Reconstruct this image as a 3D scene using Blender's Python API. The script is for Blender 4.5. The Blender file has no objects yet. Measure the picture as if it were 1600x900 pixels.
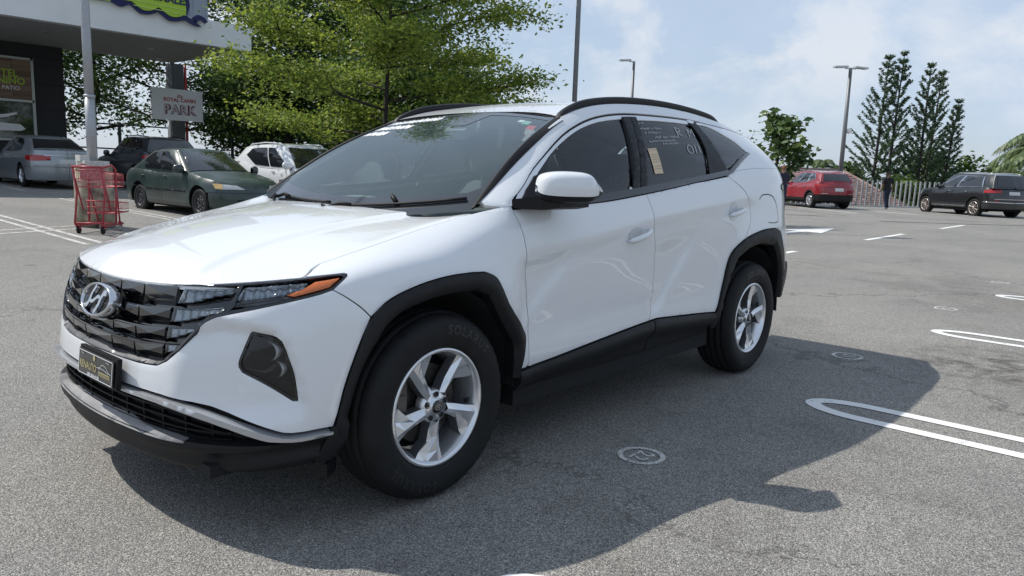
import bpy, bmesh, math, random
import numpy as np
from mathutils import Vector, Matrix, noise
from mathutils.geometry import delaunay_2d_cdt
random.seed(7)
SC = bpy.context.scene; COL = SC.collection
# ------------------------------------------------------------------ camera
cam = bpy.data.cameras.new('camera'); camo = bpy.data.objects.new('camera', cam); COL.objects.link(camo); SC.camera = camo
cam.sensor_width = 36.0; cam.lens = 36.0*1190.29/1600.0; cam.clip_start = .05; cam.clip_end = 5000
YAW, PITCH, ROLL = .8544, .1543, .0334
CAM = Vector((-1.9271, -2.9285, 1.2637))
fwd = Vector((math.sin(YAW)*math.cos(PITCH), math.cos(YAW)*math.cos(PITCH), -math.sin(PITCH)))
rgt = Vector((math.cos(YAW), -math.sin(YAW), 0)); upv = rgt.cross(fwd)
r2 = rgt*math.cos(ROLL)+upv*math.sin(ROLL); u2 = -rgt*math.sin(ROLL)+upv*math.cos(ROLL)
camo.matrix_world = Matrix(((r2.x, u2.x, -fwd.x, CAM.x), (r2.y, u2.y, -fwd.y, CAM.y), (r2.z, u2.z, -fwd.z, CAM.z), (0, 0, 0, 1)))
# ------------------------------------------------------------------ sky and sun
SUN_DIR = Vector((-.34, .785, 1.0)).normalized()          # towards the sun
elev = math.asin(SUN_DIR.z); azi = math.atan2(SUN_DIR.x, SUN_DIR.y)
world = bpy.data.worlds.new('World'); SC.world = world; world.use_nodes = True
wt = world.node_tree; wt.nodes.clear()
wout = wt.nodes.new('ShaderNodeOutputWorld'); wbg = wt.nodes.new('ShaderNodeBackground'); sky = wt.nodes.new('ShaderNodeTexSky')
sky.sky_type = 'NISHITA'; sky.sun_disc = False; sky.sun_elevation = elev; sky.sun_rotation = azi
sky.altitude = 20; sky.air_density = 1.0; sky.dust_density = 1.0; sky.ozone_density = 1.3
wbg.inputs['Strength'].default_value = .101
# thin high cloud and a cumulus bank low over the horizon, laid into the sky by direction
tc = wt.nodes.new('ShaderNodeTexCoord')
def wn(t, **k):
    n = wt.nodes.new(t)
    for a, b in k.items(): setattr(n, a, b)
    return n
mp = wn('ShaderNodeMapping'); mp.inputs['Scale'].default_value = (1, 1, 2.6)
wt.links.new(tc.outputs['Generated'], mp.inputs['Vector'])
nz = wn('ShaderNodeTexNoise'); nz.inputs['Scale'].default_value = 2.1; nz.inputs['Detail'].default_value = 9; nz.inputs['Roughness'].default_value = .56; nz.inputs['Distortion'].default_value = .35
wt.links.new(mp.outputs[0], nz.inputs['Vector'])
cr = wn('ShaderNodeValToRGB'); cr.color_ramp.elements[0].position = .36; cr.color_ramp.elements[1].position = .70
cr.color_ramp.elements[0].color = (.58, .58, .58, 1); cr.color_ramp.elements[1].color = (.88, .88, .88, 1)
wt.links.new(nz.outputs['Fac'], cr.inputs['Fac'])
mx = wn('ShaderNodeMixRGB'); mx.inputs[2].default_value = (5.0, 6.0, 7.5, 1)
wt.links.new(cr.outputs[0], mx.inputs[0]); wt.links.new(sky.outputs[0], mx.inputs[1])
# cumulus: only at 6..20 degrees up
nz2 = wn('ShaderNodeTexNoise'); nz2.inputs['Scale'].default_value = 6.5; nz2.inputs['Detail'].default_value = 10; nz2.inputs['Roughness'].default_value = .6; nz2.inputs['Distortion'].default_value = .2
mp2 = wn('ShaderNodeMapping'); mp2.inputs['Scale'].default_value = (1, 1, 1.5); mp2.inputs['Location'].default_value = (2.85, 1.50, .42)
wt.links.new(tc.outputs['Generated'], mp2.inputs['Vector']); wt.links.new(mp2.outputs[0], nz2.inputs['Vector'])
cr2 = wn('ShaderNodeValToRGB'); cr2.color_ramp.elements[0].position = .45; cr2.color_ramp.elements[1].position = .60
wt.links.new(nz2.outputs['Fac'], cr2.inputs['Fac'])
sx = wn('ShaderNodeSeparateXYZ'); wt.links.new(tc.outputs['Generated'], sx.inputs[0])
cz = wn('ShaderNodeValToRGB'); e = cz.color_ramp.elements; e[0].position = .02; e[0].color = (.1, .1, .1, 1); e[1].position = .36; e[1].color = (0, 0, 0, 1)
e2 = cz.color_ramp.elements.new(.14); e2.color = (1, 1, 1, 1); e3 = cz.color_ramp.elements.new(.22); e3.color = (.75, .75, .75, 1)
wt.links.new(sx.outputs[2], cz.inputs['Fac'])
mu = wn('ShaderNodeMath', operation='MULTIPLY'); wt.links.new(cr2.outputs[0], mu.inputs[0]); wt.links.new(cz.outputs[0], mu.inputs[1])
mu2 = wn('ShaderNodeMath', operation='MULTIPLY'); wt.links.new(mu.outputs[0], mu2.inputs[0]); mu2.inputs[1].default_value = .85
mx2 = wn('ShaderNodeMixRGB'); mx2.inputs[2].default_value = (6.6, 7.0, 7.6, 1)
wt.links.new(mu2.outputs[0], mx2.inputs[0]); wt.links.new(mx.outputs[0], mx2.inputs[1]); wt.links.new(mx2.outputs[0], wbg.inputs[0]); wt.links.new(wbg.outputs[0], wout.inputs[0])
sun = bpy.data.lights.new('sun', 'SUN'); suno = bpy.data.objects.new('sun', sun); COL.objects.link(suno)
sun.energy = 3.85; sun.angle = math.radians(.55); sun.color = (1, .955, .88)
suno.rotation_euler = SUN_DIR.to_track_quat('Z', 'Y').to_euler()
SC.view_settings.view_transform = 'Standard'; SC.view_settings.look = 'None'; SC.view_settings.exposure = .21; SC.view_settings.gamma = 1
SC.render.film_transparent = False
# ------------------------------------------------------------------ materials
def nodes(name):
    m = bpy.data.materials.new(name); m.use_nodes = True; t = m.node_tree; return m, t, t.nodes['Principled BSDF']
def mat(name, col, rough=.5, metal=0, coat=0, spec=.5, noise_amt=0, noise_scale=20, bump=0, bump_scale=200, emis=None, crough=.03, alpha=1):
    m, t, b = nodes(name)
    b.inputs['Base Color'].default_value = (*col, 1); b.inputs['Roughness'].default_value = rough; b.inputs['Metallic'].default_value = metal
    b.inputs['Coat Weight'].default_value = coat; b.inputs['Coat Roughness'].default_value = crough; b.inputs['Specular IOR Level'].default_value = spec
    if emis: b.inputs['Emission Color'].default_value = (*emis, 1); b.inputs['Emission Strength'].default_value = 1
    if noise_amt or bump:
        tc = t.nodes.new('ShaderNodeTexCoord')
    if noise_amt:
        n = t.nodes.new('ShaderNodeTexNoise'); n.inputs['Scale'].default_value = noise_scale; n.inputs['Detail'].default_value = 6
        t.links.new(tc.outputs['Object'], n.inputs['Vector'])
        r = t.nodes.new('ShaderNodeMapRange'); r.inputs['From Min'].default_value = .3; r.inputs['From Max'].default_value = .7
        r.inputs['To Min'].default_value = 1-noise_amt; r.inputs['To Max'].default_value = 1+noise_amt
        t.links.new(n.outputs['Fac'], r.inputs['Value'])
        x = t.nodes.new('ShaderNodeVectorMath'); x.operation = 'SCALE'; x.inputs[0].default_value = col; t.links.new(r.outputs[0], x.inputs['Scale']); t.links.new(x.outputs[0], b.inputs['Base Color'])
        r2_ = t.nodes.new('ShaderNodeMapRange'); r2_.inputs['To Min'].default_value = max(0, rough-.12); r2_.inputs['To Max'].default_value = min(1, rough+.12)
        t.links.new(n.outputs['Fac'], r2_.inputs['Value']); t.links.new(r2_.outputs[0], b.inputs['Roughness'])
    if bump:
        n = t.nodes.new('ShaderNodeTexNoise'); n.inputs['Scale'].default_value = bump_scale; n.inputs['Detail'].default_value = 3
        t.links.new(tc.outputs['Object'], n.inputs['Vector'])
        bp = t.nodes.new('ShaderNodeBump'); bp.inputs['Strength'].default_value = bump; bp.inputs['Distance'].default_value = .01
        t.links.new(n.outputs['Fac'], bp.inputs['Height']); t.links.new(bp.outputs[0], b.inputs['Normal'])
    return m
def glass(name, tint, refl=1.0, rough=.0, dark=(.012, .016, .02), frac=1.0):
    """thin tinted pane: fresnel mirror over a tinted see-through layer"""
    m = bpy.data.materials.new(name); m.use_nodes = True; t = m.node_tree; t.nodes.clear()
    o = t.nodes.new('ShaderNodeOutputMaterial'); tr = t.nodes.new('ShaderNodeBsdfTransparent'); tr.inputs[0].default_value = (*tint, 1)
    gl = t.nodes.new('ShaderNodeBsdfGlossy'); gl.inputs['Roughness'].default_value = rough; gl.inputs[0].default_value = (refl, refl, refl, 1)
    df = t.nodes.new('ShaderNodeBsdfDiffuse'); df.inputs[0].default_value = (*dark, 1)
    fr = t.nodes.new('ShaderNodeFresnel'); fr.inputs[0].default_value = 1.55
    ad = t.nodes.new('ShaderNodeMixShader'); ad.inputs[0].default_value = frac; t.links.new(df.outputs[0], ad.inputs[1]); t.links.new(tr.outputs[0], ad.inputs[2])
    mi = t.nodes.new('ShaderNodeMixShader'); t.links.new(fr.outputs[0], mi.inputs[0]); t.links.new(ad.outputs[0], mi.inputs[1]); t.links.new(gl.outputs[0], mi.inputs[2])
    t.links.new(mi.outputs[0], o.inputs[0]); return m
M = {}
M['white_paint'] = mat('white_paint', (.74, .755, .775), .35, coat=1, crough=.02)
M['black_plastic'] = mat('black_plastic', (.010, .0105, .012), .50, spec=.28, bump=.04, bump_scale=900, noise_amt=.12, noise_scale=9)
M['dark_plastic'] = mat('dark_plastic', (.006, .006, .007), .55, spec=.25)
M['gloss_black'] = mat('gloss_black', (.006, .006, .007), .09, coat=.6)
M['grille_gloss'] = mat('grille_gloss', (.006, .006, .007), .10, coat=.8, crough=.05)
M['satin_silver'] = mat('satin_silver', (.48, .485, .49), .33, metal=.75, noise_amt=.06, noise_scale=30)
M['silver_paint'] = mat('silver_trim', (.50, .51, .53), .30, metal=.55, coat=.5)
M['skid_grey'] = mat('skid_grey', (.24, .235, .235), .42, metal=.3, noise_amt=.15, noise_scale=12)
M['chrome'] = mat('chrome', (.62, .63, .65), .10, metal=1)
M['alloy'] = mat('alloy', (.74, .75, .77), .24, metal=.8, noise_amt=.025, noise_scale=6)
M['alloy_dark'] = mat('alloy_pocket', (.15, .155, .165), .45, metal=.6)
M['rubber'] = mat('tyre_rubber', (.0095, .0098, .0105), .66, spec=.3, noise_amt=.35, noise_scale=14, bump=.15, bump_scale=120)
M['rubber_letter'] = mat('tyre_lettering', (.013, .0135, .014), .45)
M['lining'] = mat('wheel_well', (.008, .008, .009), .9)
M['disc'] = mat('brake_disc', (.09, .085, .08), .4, metal=.8, noise_amt=.2, noise_scale=30)
M['caliper'] = mat('caliper', (.12, .11, .10), .6, metal=.3, noise_amt=.3, noise_scale=30)
M['windshield'] = glass('windshield_glass', (.80, .90, .88), refl=1, frac=.88, dark=(.22,.34,.35))  # teal diffuse share paints a light haze into the pane's colour
M['side_glass'] = glass('tinted_side_glass', (.50, .58, .60), refl=1, frac=.96, dark=(.03,.04,.045))
M['rear_glass'] = glass('tinted_rear_glass', (.13, .15, .17), refl=1, frac=.97, dark=(.02,.024,.028))
M['lamp_glass'] = glass('lamp_lens', (.92, .94, .95), refl=1, frac=.99, dark=(.05, .05, .055))
M['drl'] = mat('drl_reflector', (.40, .44, .48), .25, metal=.5, bump=.4, bump_scale=60)
M['amber'] = mat('amber_lens', (.50, .115, .012), .22, coat=.8, bump=.25, bump_scale=90)
M['red_lens'] = mat('red_lens', (.36, .012, .012), .18, coat=.8)
M['seat'] = mat('seat_cloth', (.15, .155, .16), .85, bump=.2, bump_scale=300)
M['dash'] = mat('dashboard', (.20, .22, .23), .62)
M['frit'] = mat('glass_border', (.02, .022, .024), .10, coat=.5)
M['sticker_white'] = mat('sticker_white', (.72, .74, .76), .5)
M['sticker_green'] = mat('sticker_green', (.16, .44, .36), .5)
M['sticker_red'] = mat('sticker_red', (.55, .05, .05), .5)
M['paper'] = mat('paper', (.66, .52, .36), .7)
M['chalk'] = mat('chalk_marker', (.55, .57, .58), .8)
M['print_dark'] = mat('print_dark', (.05, .05, .06), .7)
M['gold'] = mat('gold_print', (.42, .36, .18), .45)
# ------------------------------------------------------------------ tagging and mesh helpers
def tag(o, label=None, cat=None, group=None, kind=None):
    if label: o['label'] = label
    if cat: o['category'] = cat
    if group: o['group'] = group
    if kind: o['kind'] = kind
    return o
def empty(name, loc=(0, 0, 0), rz=0, label=None, cat=None, group=None):
    o = bpy.data.objects.new(name, None); COL.objects.link(o); o.location = loc; o.rotation_euler = (0, 0, rz); o.empty_display_size = .2
    return tag(o, label, cat, group)
def link(name, me, m=None, parent=None, loc=None):
    if m is not None:
        for mm in (m if isinstance(m, (list, tuple)) else [m]): me.materials.append(mm)
    o = bpy.data.objects.new(name, me); COL.objects.link(o)
    if parent is not None: o.parent = parent
    if loc is not None: o.location = loc
    return o
def mesh_from(name, V, F, m=None, parent=None, smooth=True, flat_from=None, loc=None, mats=None):
    me = bpy.data.meshes.new(name); me.from_pydata([tuple(map(float, v)) for v in V], [], [tuple(map(int, f)) for f in F])
    n = len(me.polygons); sm = np.full(n, bool(smooth))
    if flat_from is not None: sm[flat_from:] = False
    me.polygons.foreach_set('use_smooth', sm)
    if mats is not None: me.polygons.foreach_set('material_index', np.asarray(mats, dtype=np.int32))
    me.update(); return link(name, me, m, parent, loc)
class MB:
    """collects simple solids into ONE mesh"""
    def __init__(s): s.V = []; s.F = []; s.S = []; s.Mi = []
    def add(s, V, F, smooth=False, mi=0):
        k = len(s.V); s.V += [tuple(v) for v in V]; s.F += [tuple(i+k for i in f) for f in F]; s.S += [smooth]*len(F); s.Mi += [mi]*len(F); return s
    def box(s, c, d, rz=0, mi=0, rx=0, ry=0):
        h = [x/2 for x in d]; R = Matrix.Rotation(rz, 3, 'Z') @ Matrix.Rotation(ry, 3, 'Y') @ Matrix.Rotation(rx, 3, 'X'); c = Vector(c)
        V = [c+R @ Vector((x*h[0], y*h[1], z*h[2])) for x in (-1, 1) for y in (-1, 1) for z in (-1, 1)]
        return s.add(V, [(0, 1, 3, 2), (4, 6, 7, 5), (0, 4, 5, 1), (2, 3, 7, 6), (0, 2, 6, 4), (1, 5, 7, 3)], mi=mi)
    def tube(s, pts, r, n=8, mi=0, cap=True, smooth=True):
        pts = [Vector(p) for p in pts]; R = r if isinstance(r, (list, tuple)) else [r]*len(pts)
        V = []; F = []; prev = None
        for i, p in enumerate(pts):
            d = (pts[min(i+1, len(pts)-1)]-pts[max(i-1, 0)]).normalized()
            a = prev if prev is not None else (Vector((0, 0, 1)) if abs(d.z) < .9 else Vector((1, 0, 0)))
            a = (a-d*a.dot(d)).normalized(); b = d.cross(a); prev = a
            V += [p+(a*math.cos(2*math.pi*k/n)+b*math.sin(2*math.pi*k/n))*R[i] for k in range(n)]
        for i in range(len(pts)-1):
            for k in range(n): F.append((i*n+k, i*n+(k+1) % n, (i+1)*n+(k+1) % n, (i+1)*n+k))
        s.add(V, F, smooth, mi)
        if cap: s.add([], [], mi=mi); k0 = len(s.V)-len(V); s.F += [tuple(k0+i for i in range(n))[::-1], tuple(k0+(len(pts)-1)*n+i for i in range(n))]; s.S += [False]*2; s.Mi += [mi]*2
        return s
    def build(s, name, m=None, parent=None, loc=None):
        me = bpy.data.meshes.new(name); me.from_pydata([tuple(map(float, v)) for v in s.V], [], s.F)
        me.polygons.foreach_set('use_smooth', np.array(s.S, bool)); me.polygons.foreach_set('material_index', np.array(s.Mi, np.int32)); me.update()
        return link(name, me, m, parent, loc)
def lathe(profile, n=48, axis='Y'):
    """profile [(r, h)] spun round the axis; returns V, F"""
    V = []; F = []
    for k in range(n):
        a = 2*math.pi*k/n
        for r, h in profile:
            V.append((r*math.cos(a), h, r*math.sin(a)) if axis == 'Y' else (r*math.cos(a), r*math.sin(a), h))
    m = len(profile)
    for k in range(n):
        q = (k+1) % n
        for i in range(m-1): F.append((k*m+i, k*m+i+1, q*m+i+1, q*m+i))
    return V, F
def crv(pts, n=6):
    """Catmull-Rom through open 2-D points"""
    P = np.array(pts, float)
    if len(P) < 3: return [tuple(p) for p in P]
    Q = np.vstack([2*P[0]-P[1], P, 2*P[-1]-P[-2]]); out = []
    for i in range(1, len(Q)-2):
        for k in range(n):
            t = k/n; a, b, c_, d = Q[i-1], Q[i], Q[i+1], Q[i+2]
            out.append(tuple(.5*((2*b)+(c_-a)*t+(2*a-5*b+4*c_-d)*t*t+(3*b-a-3*c_+d)*t**3)))
    out.append(tuple(P[-1])); return out
def dens(poly, sp, closed=True):
    P = [np.array(p, float) for p in poly]; out = []
    n = len(P)
    for i in range(n if closed else n-1):
        a, b = P[i], P[(i+1) % n]; L = np.linalg.norm(b-a)
        if L < 1e-6: continue
        k = max(1, int(math.ceil(L/sp)))
        for j in range(k): out.append(a+(b-a)*j/k)
    if not closed: out.append(P[-1])
    return np.array(out)
def inpoly(P, poly):
    x, y = P[:, 0], P[:, 1]; c = np.zeros(len(P), bool); n = len(poly)
    for i in range(n):
        x1, y1 = poly[i]; x2, y2 = poly[(i+1) % n]
        if y1 == y2: continue
        k = ((y1 > y) != (y2 > y)) & (x < (x2-x1)*(y-y1)/(y2-y1)+x1); c ^= k
    return c
def area(p):
    p = np.array(p); return .5*np.sum(p[:, 0]*np.roll(p[:, 1], -1)-np.roll(p[:, 0], -1)*p[:, 1])
def inset(poly, d):
    P = np.array(poly, float); n = len(P); sgn = 1 if area(P) > 0 else -1; out = []
    for i in range(n):
        a = P[i]-P[i-1]; b = P[(i+1) % n]-P[i]
        a = a/(np.linalg.norm(a)+1e-12); b = b/(np.linalg.norm(b)+1e-12)
        na = np.array([-a[1], a[0]])*sgn; nb = np.array([-b[1], b[0]])*sgn; m = na+nb; L = m@m
        out.append(P[i]+(m*2/L*d if L > .5 else na*d))
    return np.array(out)
def fill(outline, sp, holes=(), sx=1.0):
    """triangulate a polygon (with holes) over a regular inner lattice; returns pts, tris, boundary loops"""
    loops = [dens(outline, sp)]+[dens(h, sp) for h in holes]
    if area(loops[0]) < 0: loops[0] = loops[0][::-1]
    for i in range(1, len(loops)):
        if area(loops[i]) > 0: loops[i] = loops[i][::-1]
    B = np.vstack(loops); lo = B.min(0); hi = B.max(0)
    gx = np.arange(lo[0]+sp/2, hi[0], sp*sx); gy = np.arange(lo[1]+sp/2, hi[1], sp*.92)
    G = np.array([(x+(sp*sx/2 if j % 2 else 0), y) for j, y in enumerate(gy) for x in gx]) if len(gx) and len(gy) else np.zeros((0, 2))
    if len(G):
        k = inpoly(G, loops[0])
        for h in loops[1:]: k &= ~inpoly(G, h)
        G = G[k]
    if len(G):
        d2 = np.full(len(G), 1e9)
        for i in range(0, len(B), 200):
            q = B[i:i+200]; d2 = np.minimum(d2, ((G[:, None, :]-q[None])**2).sum(2).min(1))
        G = G[d2 > (.45*sp)**2]
    allp = np.vstack([B, G]) if len(G) else B
    E = []; k = 0
    for l in loops:
        n = len(l); E += [(k+i, k+(i+1) % n) for i in range(n)]; k += n
    r = delaunay_2d_cdt([Vector(p) for p in allp], E, [], 0, 1e-7)
    P = np.array([(v.x, v.y) for v in r[0]]); T = np.array([f for f in r[2] if len(f) == 3])
    c = P[T].mean(1); k = inpoly(c, loops[0])
    for h in loops[1:]: k &= ~inpoly(c, h)
    T = T[k]; q = P[T]; a = (q[:, 1, 0]-q[:, 0, 0])*(q[:, 2, 1]-q[:, 0, 1])-(q[:, 2, 0]-q[:, 0, 0])*(q[:, 1, 1]-q[:, 0, 1])
    T = T[np.abs(a) > 1e-10]; a = a[np.abs(a) > 1e-10]; T[a < 0] = T[a < 0][:, ::-1]
    return P, T
def boundary_edges(T):
    from collections import Counter
    c = Counter(); d = {}
    for t in T:
        for i in range(3):
            a, b = int(t[i]), int(t[(i+1) % 3]); k = (min(a, b), max(a, b)); c[k] += 1; d[k] = (a, b)
    return [d[k] for k, v in c.items() if v == 1]
def panel(name, outline, fn, m, parent, sp=.02, off=0., thick=.014, gap=.0022, holes=(), both=True, sym=False, lip=.003, label=None, post=None, mirror_label=None, sx=1.0):
    """sheet part lying on a surface fn(domain points, offset) with a rounded lip and turned-in edges"""
    if gap: outline = inset(dens(outline, sp), gap); holes = [inset(dens(h, sp), -gap) for h in holes]
    P, T = fill(outline, sp, holes, sx)
    V = fn(P, off)
    if post is not None: V = post(P, V)
    BE = boundary_edges(T); bi = sorted({i for e in BE for i in e}); ix = {v: k for k, v in enumerate(bi)}
    n0 = len(V); Vb = fn(P[bi], off-thick)
    if post is not None: Vb = Vb+(V[bi]-fn(P[bi], off))
    # rounded lip: boundary ring sinks by `lip`
    V2 = V.copy(); nr = (V[bi]-Vb); nr = nr/np.maximum(np.linalg.norm(nr, axis=1, keepdims=True), 1e-9); V2[bi] = V[bi]-nr*lip*.5
    F = [tuple(t) for t in T]; nf = len(F)
    VV = np.vstack([V2, V2[bi], Vb]); nb = len(bi)
    for a, b in BE: F.append((n0+ix[a], n0+nb+ix[a], n0+nb+ix[b], n0+ix[b]))
    o = mesh_from(name, VV, F, m, parent, True, nf)
    if label: o['label'] = label
    if both and not sym:
        W = VV*np.array([1, -1, 1]); F2 = [f[::-1] for f in F]
        o2 = mesh_from(name, W, F2, m, parent, True, nf)
        if mirror_label: o2['label'] = mirror_label
        return o, o2
    return o
def symfn(fn):
    def g(P, off=0.):
        P = np.atleast_2d(P); s = np.sign(P[:, :1]); s[s == 0] = 1; Q = P.copy(); Q[:, 0] = np.abs(Q[:, 0])
        V = fn(Q, off) if (np.ndim(off) or off) else fn(Q); V = V.copy(); V[:, 1:2] *= s; return V
    return g
def symout(half):
    h = [tuple(p) for p in half]; return h+[(-x, y) for x, y in h[::-1]]
def text_pts(s, size=1.0, font=None, align='CENTER', bold=0.0, res=2, sp=1.0):
    c = bpy.data.curves.new('t', 'FONT'); c.body = s; c.size = size; c.align_x = align; c.align_y = 'CENTER'; c.resolution_u = res; c.offset = bold; c.space_character = sp
    o = bpy.data.objects.new('t', c); COL.objects.link(o); dg = bpy.context.evaluated_depsgraph_get(); dg.update()
    me = bpy.data.meshes.new_from_object(o.evaluated_get(dg)); V = np.array([v.co[:] for v in me.vertices]); F = [tuple(p.vertices) for p in me.polygons]
    bpy.data.objects.remove(o); bpy.data.curves.remove(c); bpy.data.meshes.remove(me)
    return (V[:, :2] if len(V) else np.zeros((0, 2))), F
def text_on(name, s, fn3, m, parent, size=1.0, **k):
    """fn3 maps flat text coordinates (n,2) to 3-D points"""
    V, F = text_pts(s, size, **k); P = fn3(V)
    return mesh_from(name, P, F, m, parent, False)
def ribbons(name, strokes, fn3, m, parent, w=.004):
    V = []; F = []
    for st in strokes:
        P = dens(st, .02 if w > .01 else w*2.5, False)
        if len(P) < 2: continue
        d = np.gradient(P, axis=0); d /= np.linalg.norm(d, axis=1, keepdims=True)+1e-9; n = np.stack([-d[:, 1], d[:, 0]], 1)*w/2
        k = len(V); A = P+n; B = P-n
        for a, b in zip(A, B): V += [a, b]
        for i in range(len(P)-1): F.append((k+2*i, k+2*i+1, k+2*i+3, k+2*i+2))
    return mesh_from(name, fn3(np.array(V)), F, m, parent, False)

import numpy as np
def pchip(x, y, xn):
    """monotone cubic through rows; y may be (n,k)"""
    x = np.asarray(x, float); y = np.asarray(y, float); one = y.ndim == 1
    if one: y = y[:, None]
    h = np.diff(x)[:, None]; dl = np.diff(y, axis=0)/h
    m = np.zeros_like(y)
    if len(x) > 2:
        w1 = 2*h[1:]+h[:-1]; w2 = h[1:]+2*h[:-1]
        ok = dl[:-1]*dl[1:] > 0
        with np.errstate(divide='ignore', invalid='ignore'):
            m[1:-1] = np.where(ok, (w1+w2)/(w1/np.where(ok, dl[:-1], 1)+w2/np.where(ok, dl[1:], 1)), 0)
    m[0] = dl[0]; m[-1] = dl[-1]
    xn = np.asarray(xn, float); i = np.clip(np.searchsorted(x, xn)-1, 0, len(x)-2)
    t = ((xn-x[i])/(x[i+1]-x[i]))[:, None]; H = h[i]
    r = (2*t**3-3*t**2+1)*y[i]+(t**3-2*t**2+t)*H*m[i]+(-2*t**3+3*t**2)*y[i+1]+(t**3-t**2)*H*m[i+1]
    return r[:, 0] if one else r
def cubic(x, y, xn):
    """natural cubic spline"""
    x = np.asarray(x, float); y = np.asarray(y, float); one = y.ndim == 1
    if one: y = y[:, None]
    n = len(x); h = np.diff(x)
    A = np.zeros((n, n)); b = np.zeros_like(y); A[0, 0] = A[-1, -1] = 1
    for i in range(1, n-1):
        A[i, i-1] = h[i-1]; A[i, i] = 2*(h[i-1]+h[i]); A[i, i+1] = h[i]
        b[i] = 6*((y[i+1]-y[i])/h[i]-(y[i]-y[i-1])/h[i-1])
    M = np.linalg.solve(A, b)
    xn = np.asarray(xn, float); i = np.clip(np.searchsorted(x, xn)-1, 0, n-2)
    H = h[i][:, None]; a = (x[i+1]-xn)[:, None]/H; c = (xn-x[i])[:, None]/H
    r = a*y[i]+c*y[i+1]+((a**3-a)*M[i]+(c**3-c)*M[i+1])*H**2/6
    return r[:, 0] if one else r
def smooth1(G, k, axis):
    for _ in range(k):
        P = np.concatenate([np.take(G, [0], axis), G, np.take(G, [-1], axis)], axis)
        n = G.shape[axis]
        G = (np.take(P, range(0, n), axis)+2*G+np.take(P, range(2, n+2), axis))/4
    return G
class Grid:
    """dense table of 3-D points over a metric (s,t) domain, bilinear lookup"""
    def __init__(s, S, T, P): s.S, s.T, s.P = S, T, P
    def __call__(s, st, off=0.0):
        st = np.atleast_2d(np.asarray(st, float))
        if np.ndim(off) or off: return s(st)+s.normal(st)*np.asarray(off).reshape(-1, 1)
        a = (np.clip(st[:, 0], s.S[0], s.S[-1])-s.S[0])/(s.S[1]-s.S[0]); b = (np.clip(st[:, 1], s.T[0], s.T[-1])-s.T[0])/(s.T[1]-s.T[0])
        i = np.clip(a.astype(int), 0, len(s.S)-2); j = np.clip(b.astype(int), 0, len(s.T)-2); a = (a-i)[:, None]; b = (b-j)[:, None]
        P = s.P
        return (P[i, j]*(1-a)*(1-b)+P[i+1, j]*a*(1-b)+P[i, j+1]*(1-a)*b+P[i+1, j+1]*a*b)
    def normal(s, st, e=.012):
        st = np.atleast_2d(np.asarray(st, float))
        def d(ax):
            q = st.copy(); r = st.copy(); L = (s.S, s.T)[ax]
            q[:, ax] = np.clip(q[:, ax]+e, L[0], L[-1]); r[:, ax] = np.clip(r[:, ax]-e, L[0], L[-1]); return s(q)-s(r)
        n = np.cross(d(0), d(1)); return n/np.maximum(np.linalg.norm(n, axis=1, keepdims=True), 1e-9)
def sstep(a, b, x):
    t = np.clip((np.asarray(x, float)-a)/(b-a), 0, 1); return t*t*(3-2*t)
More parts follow.
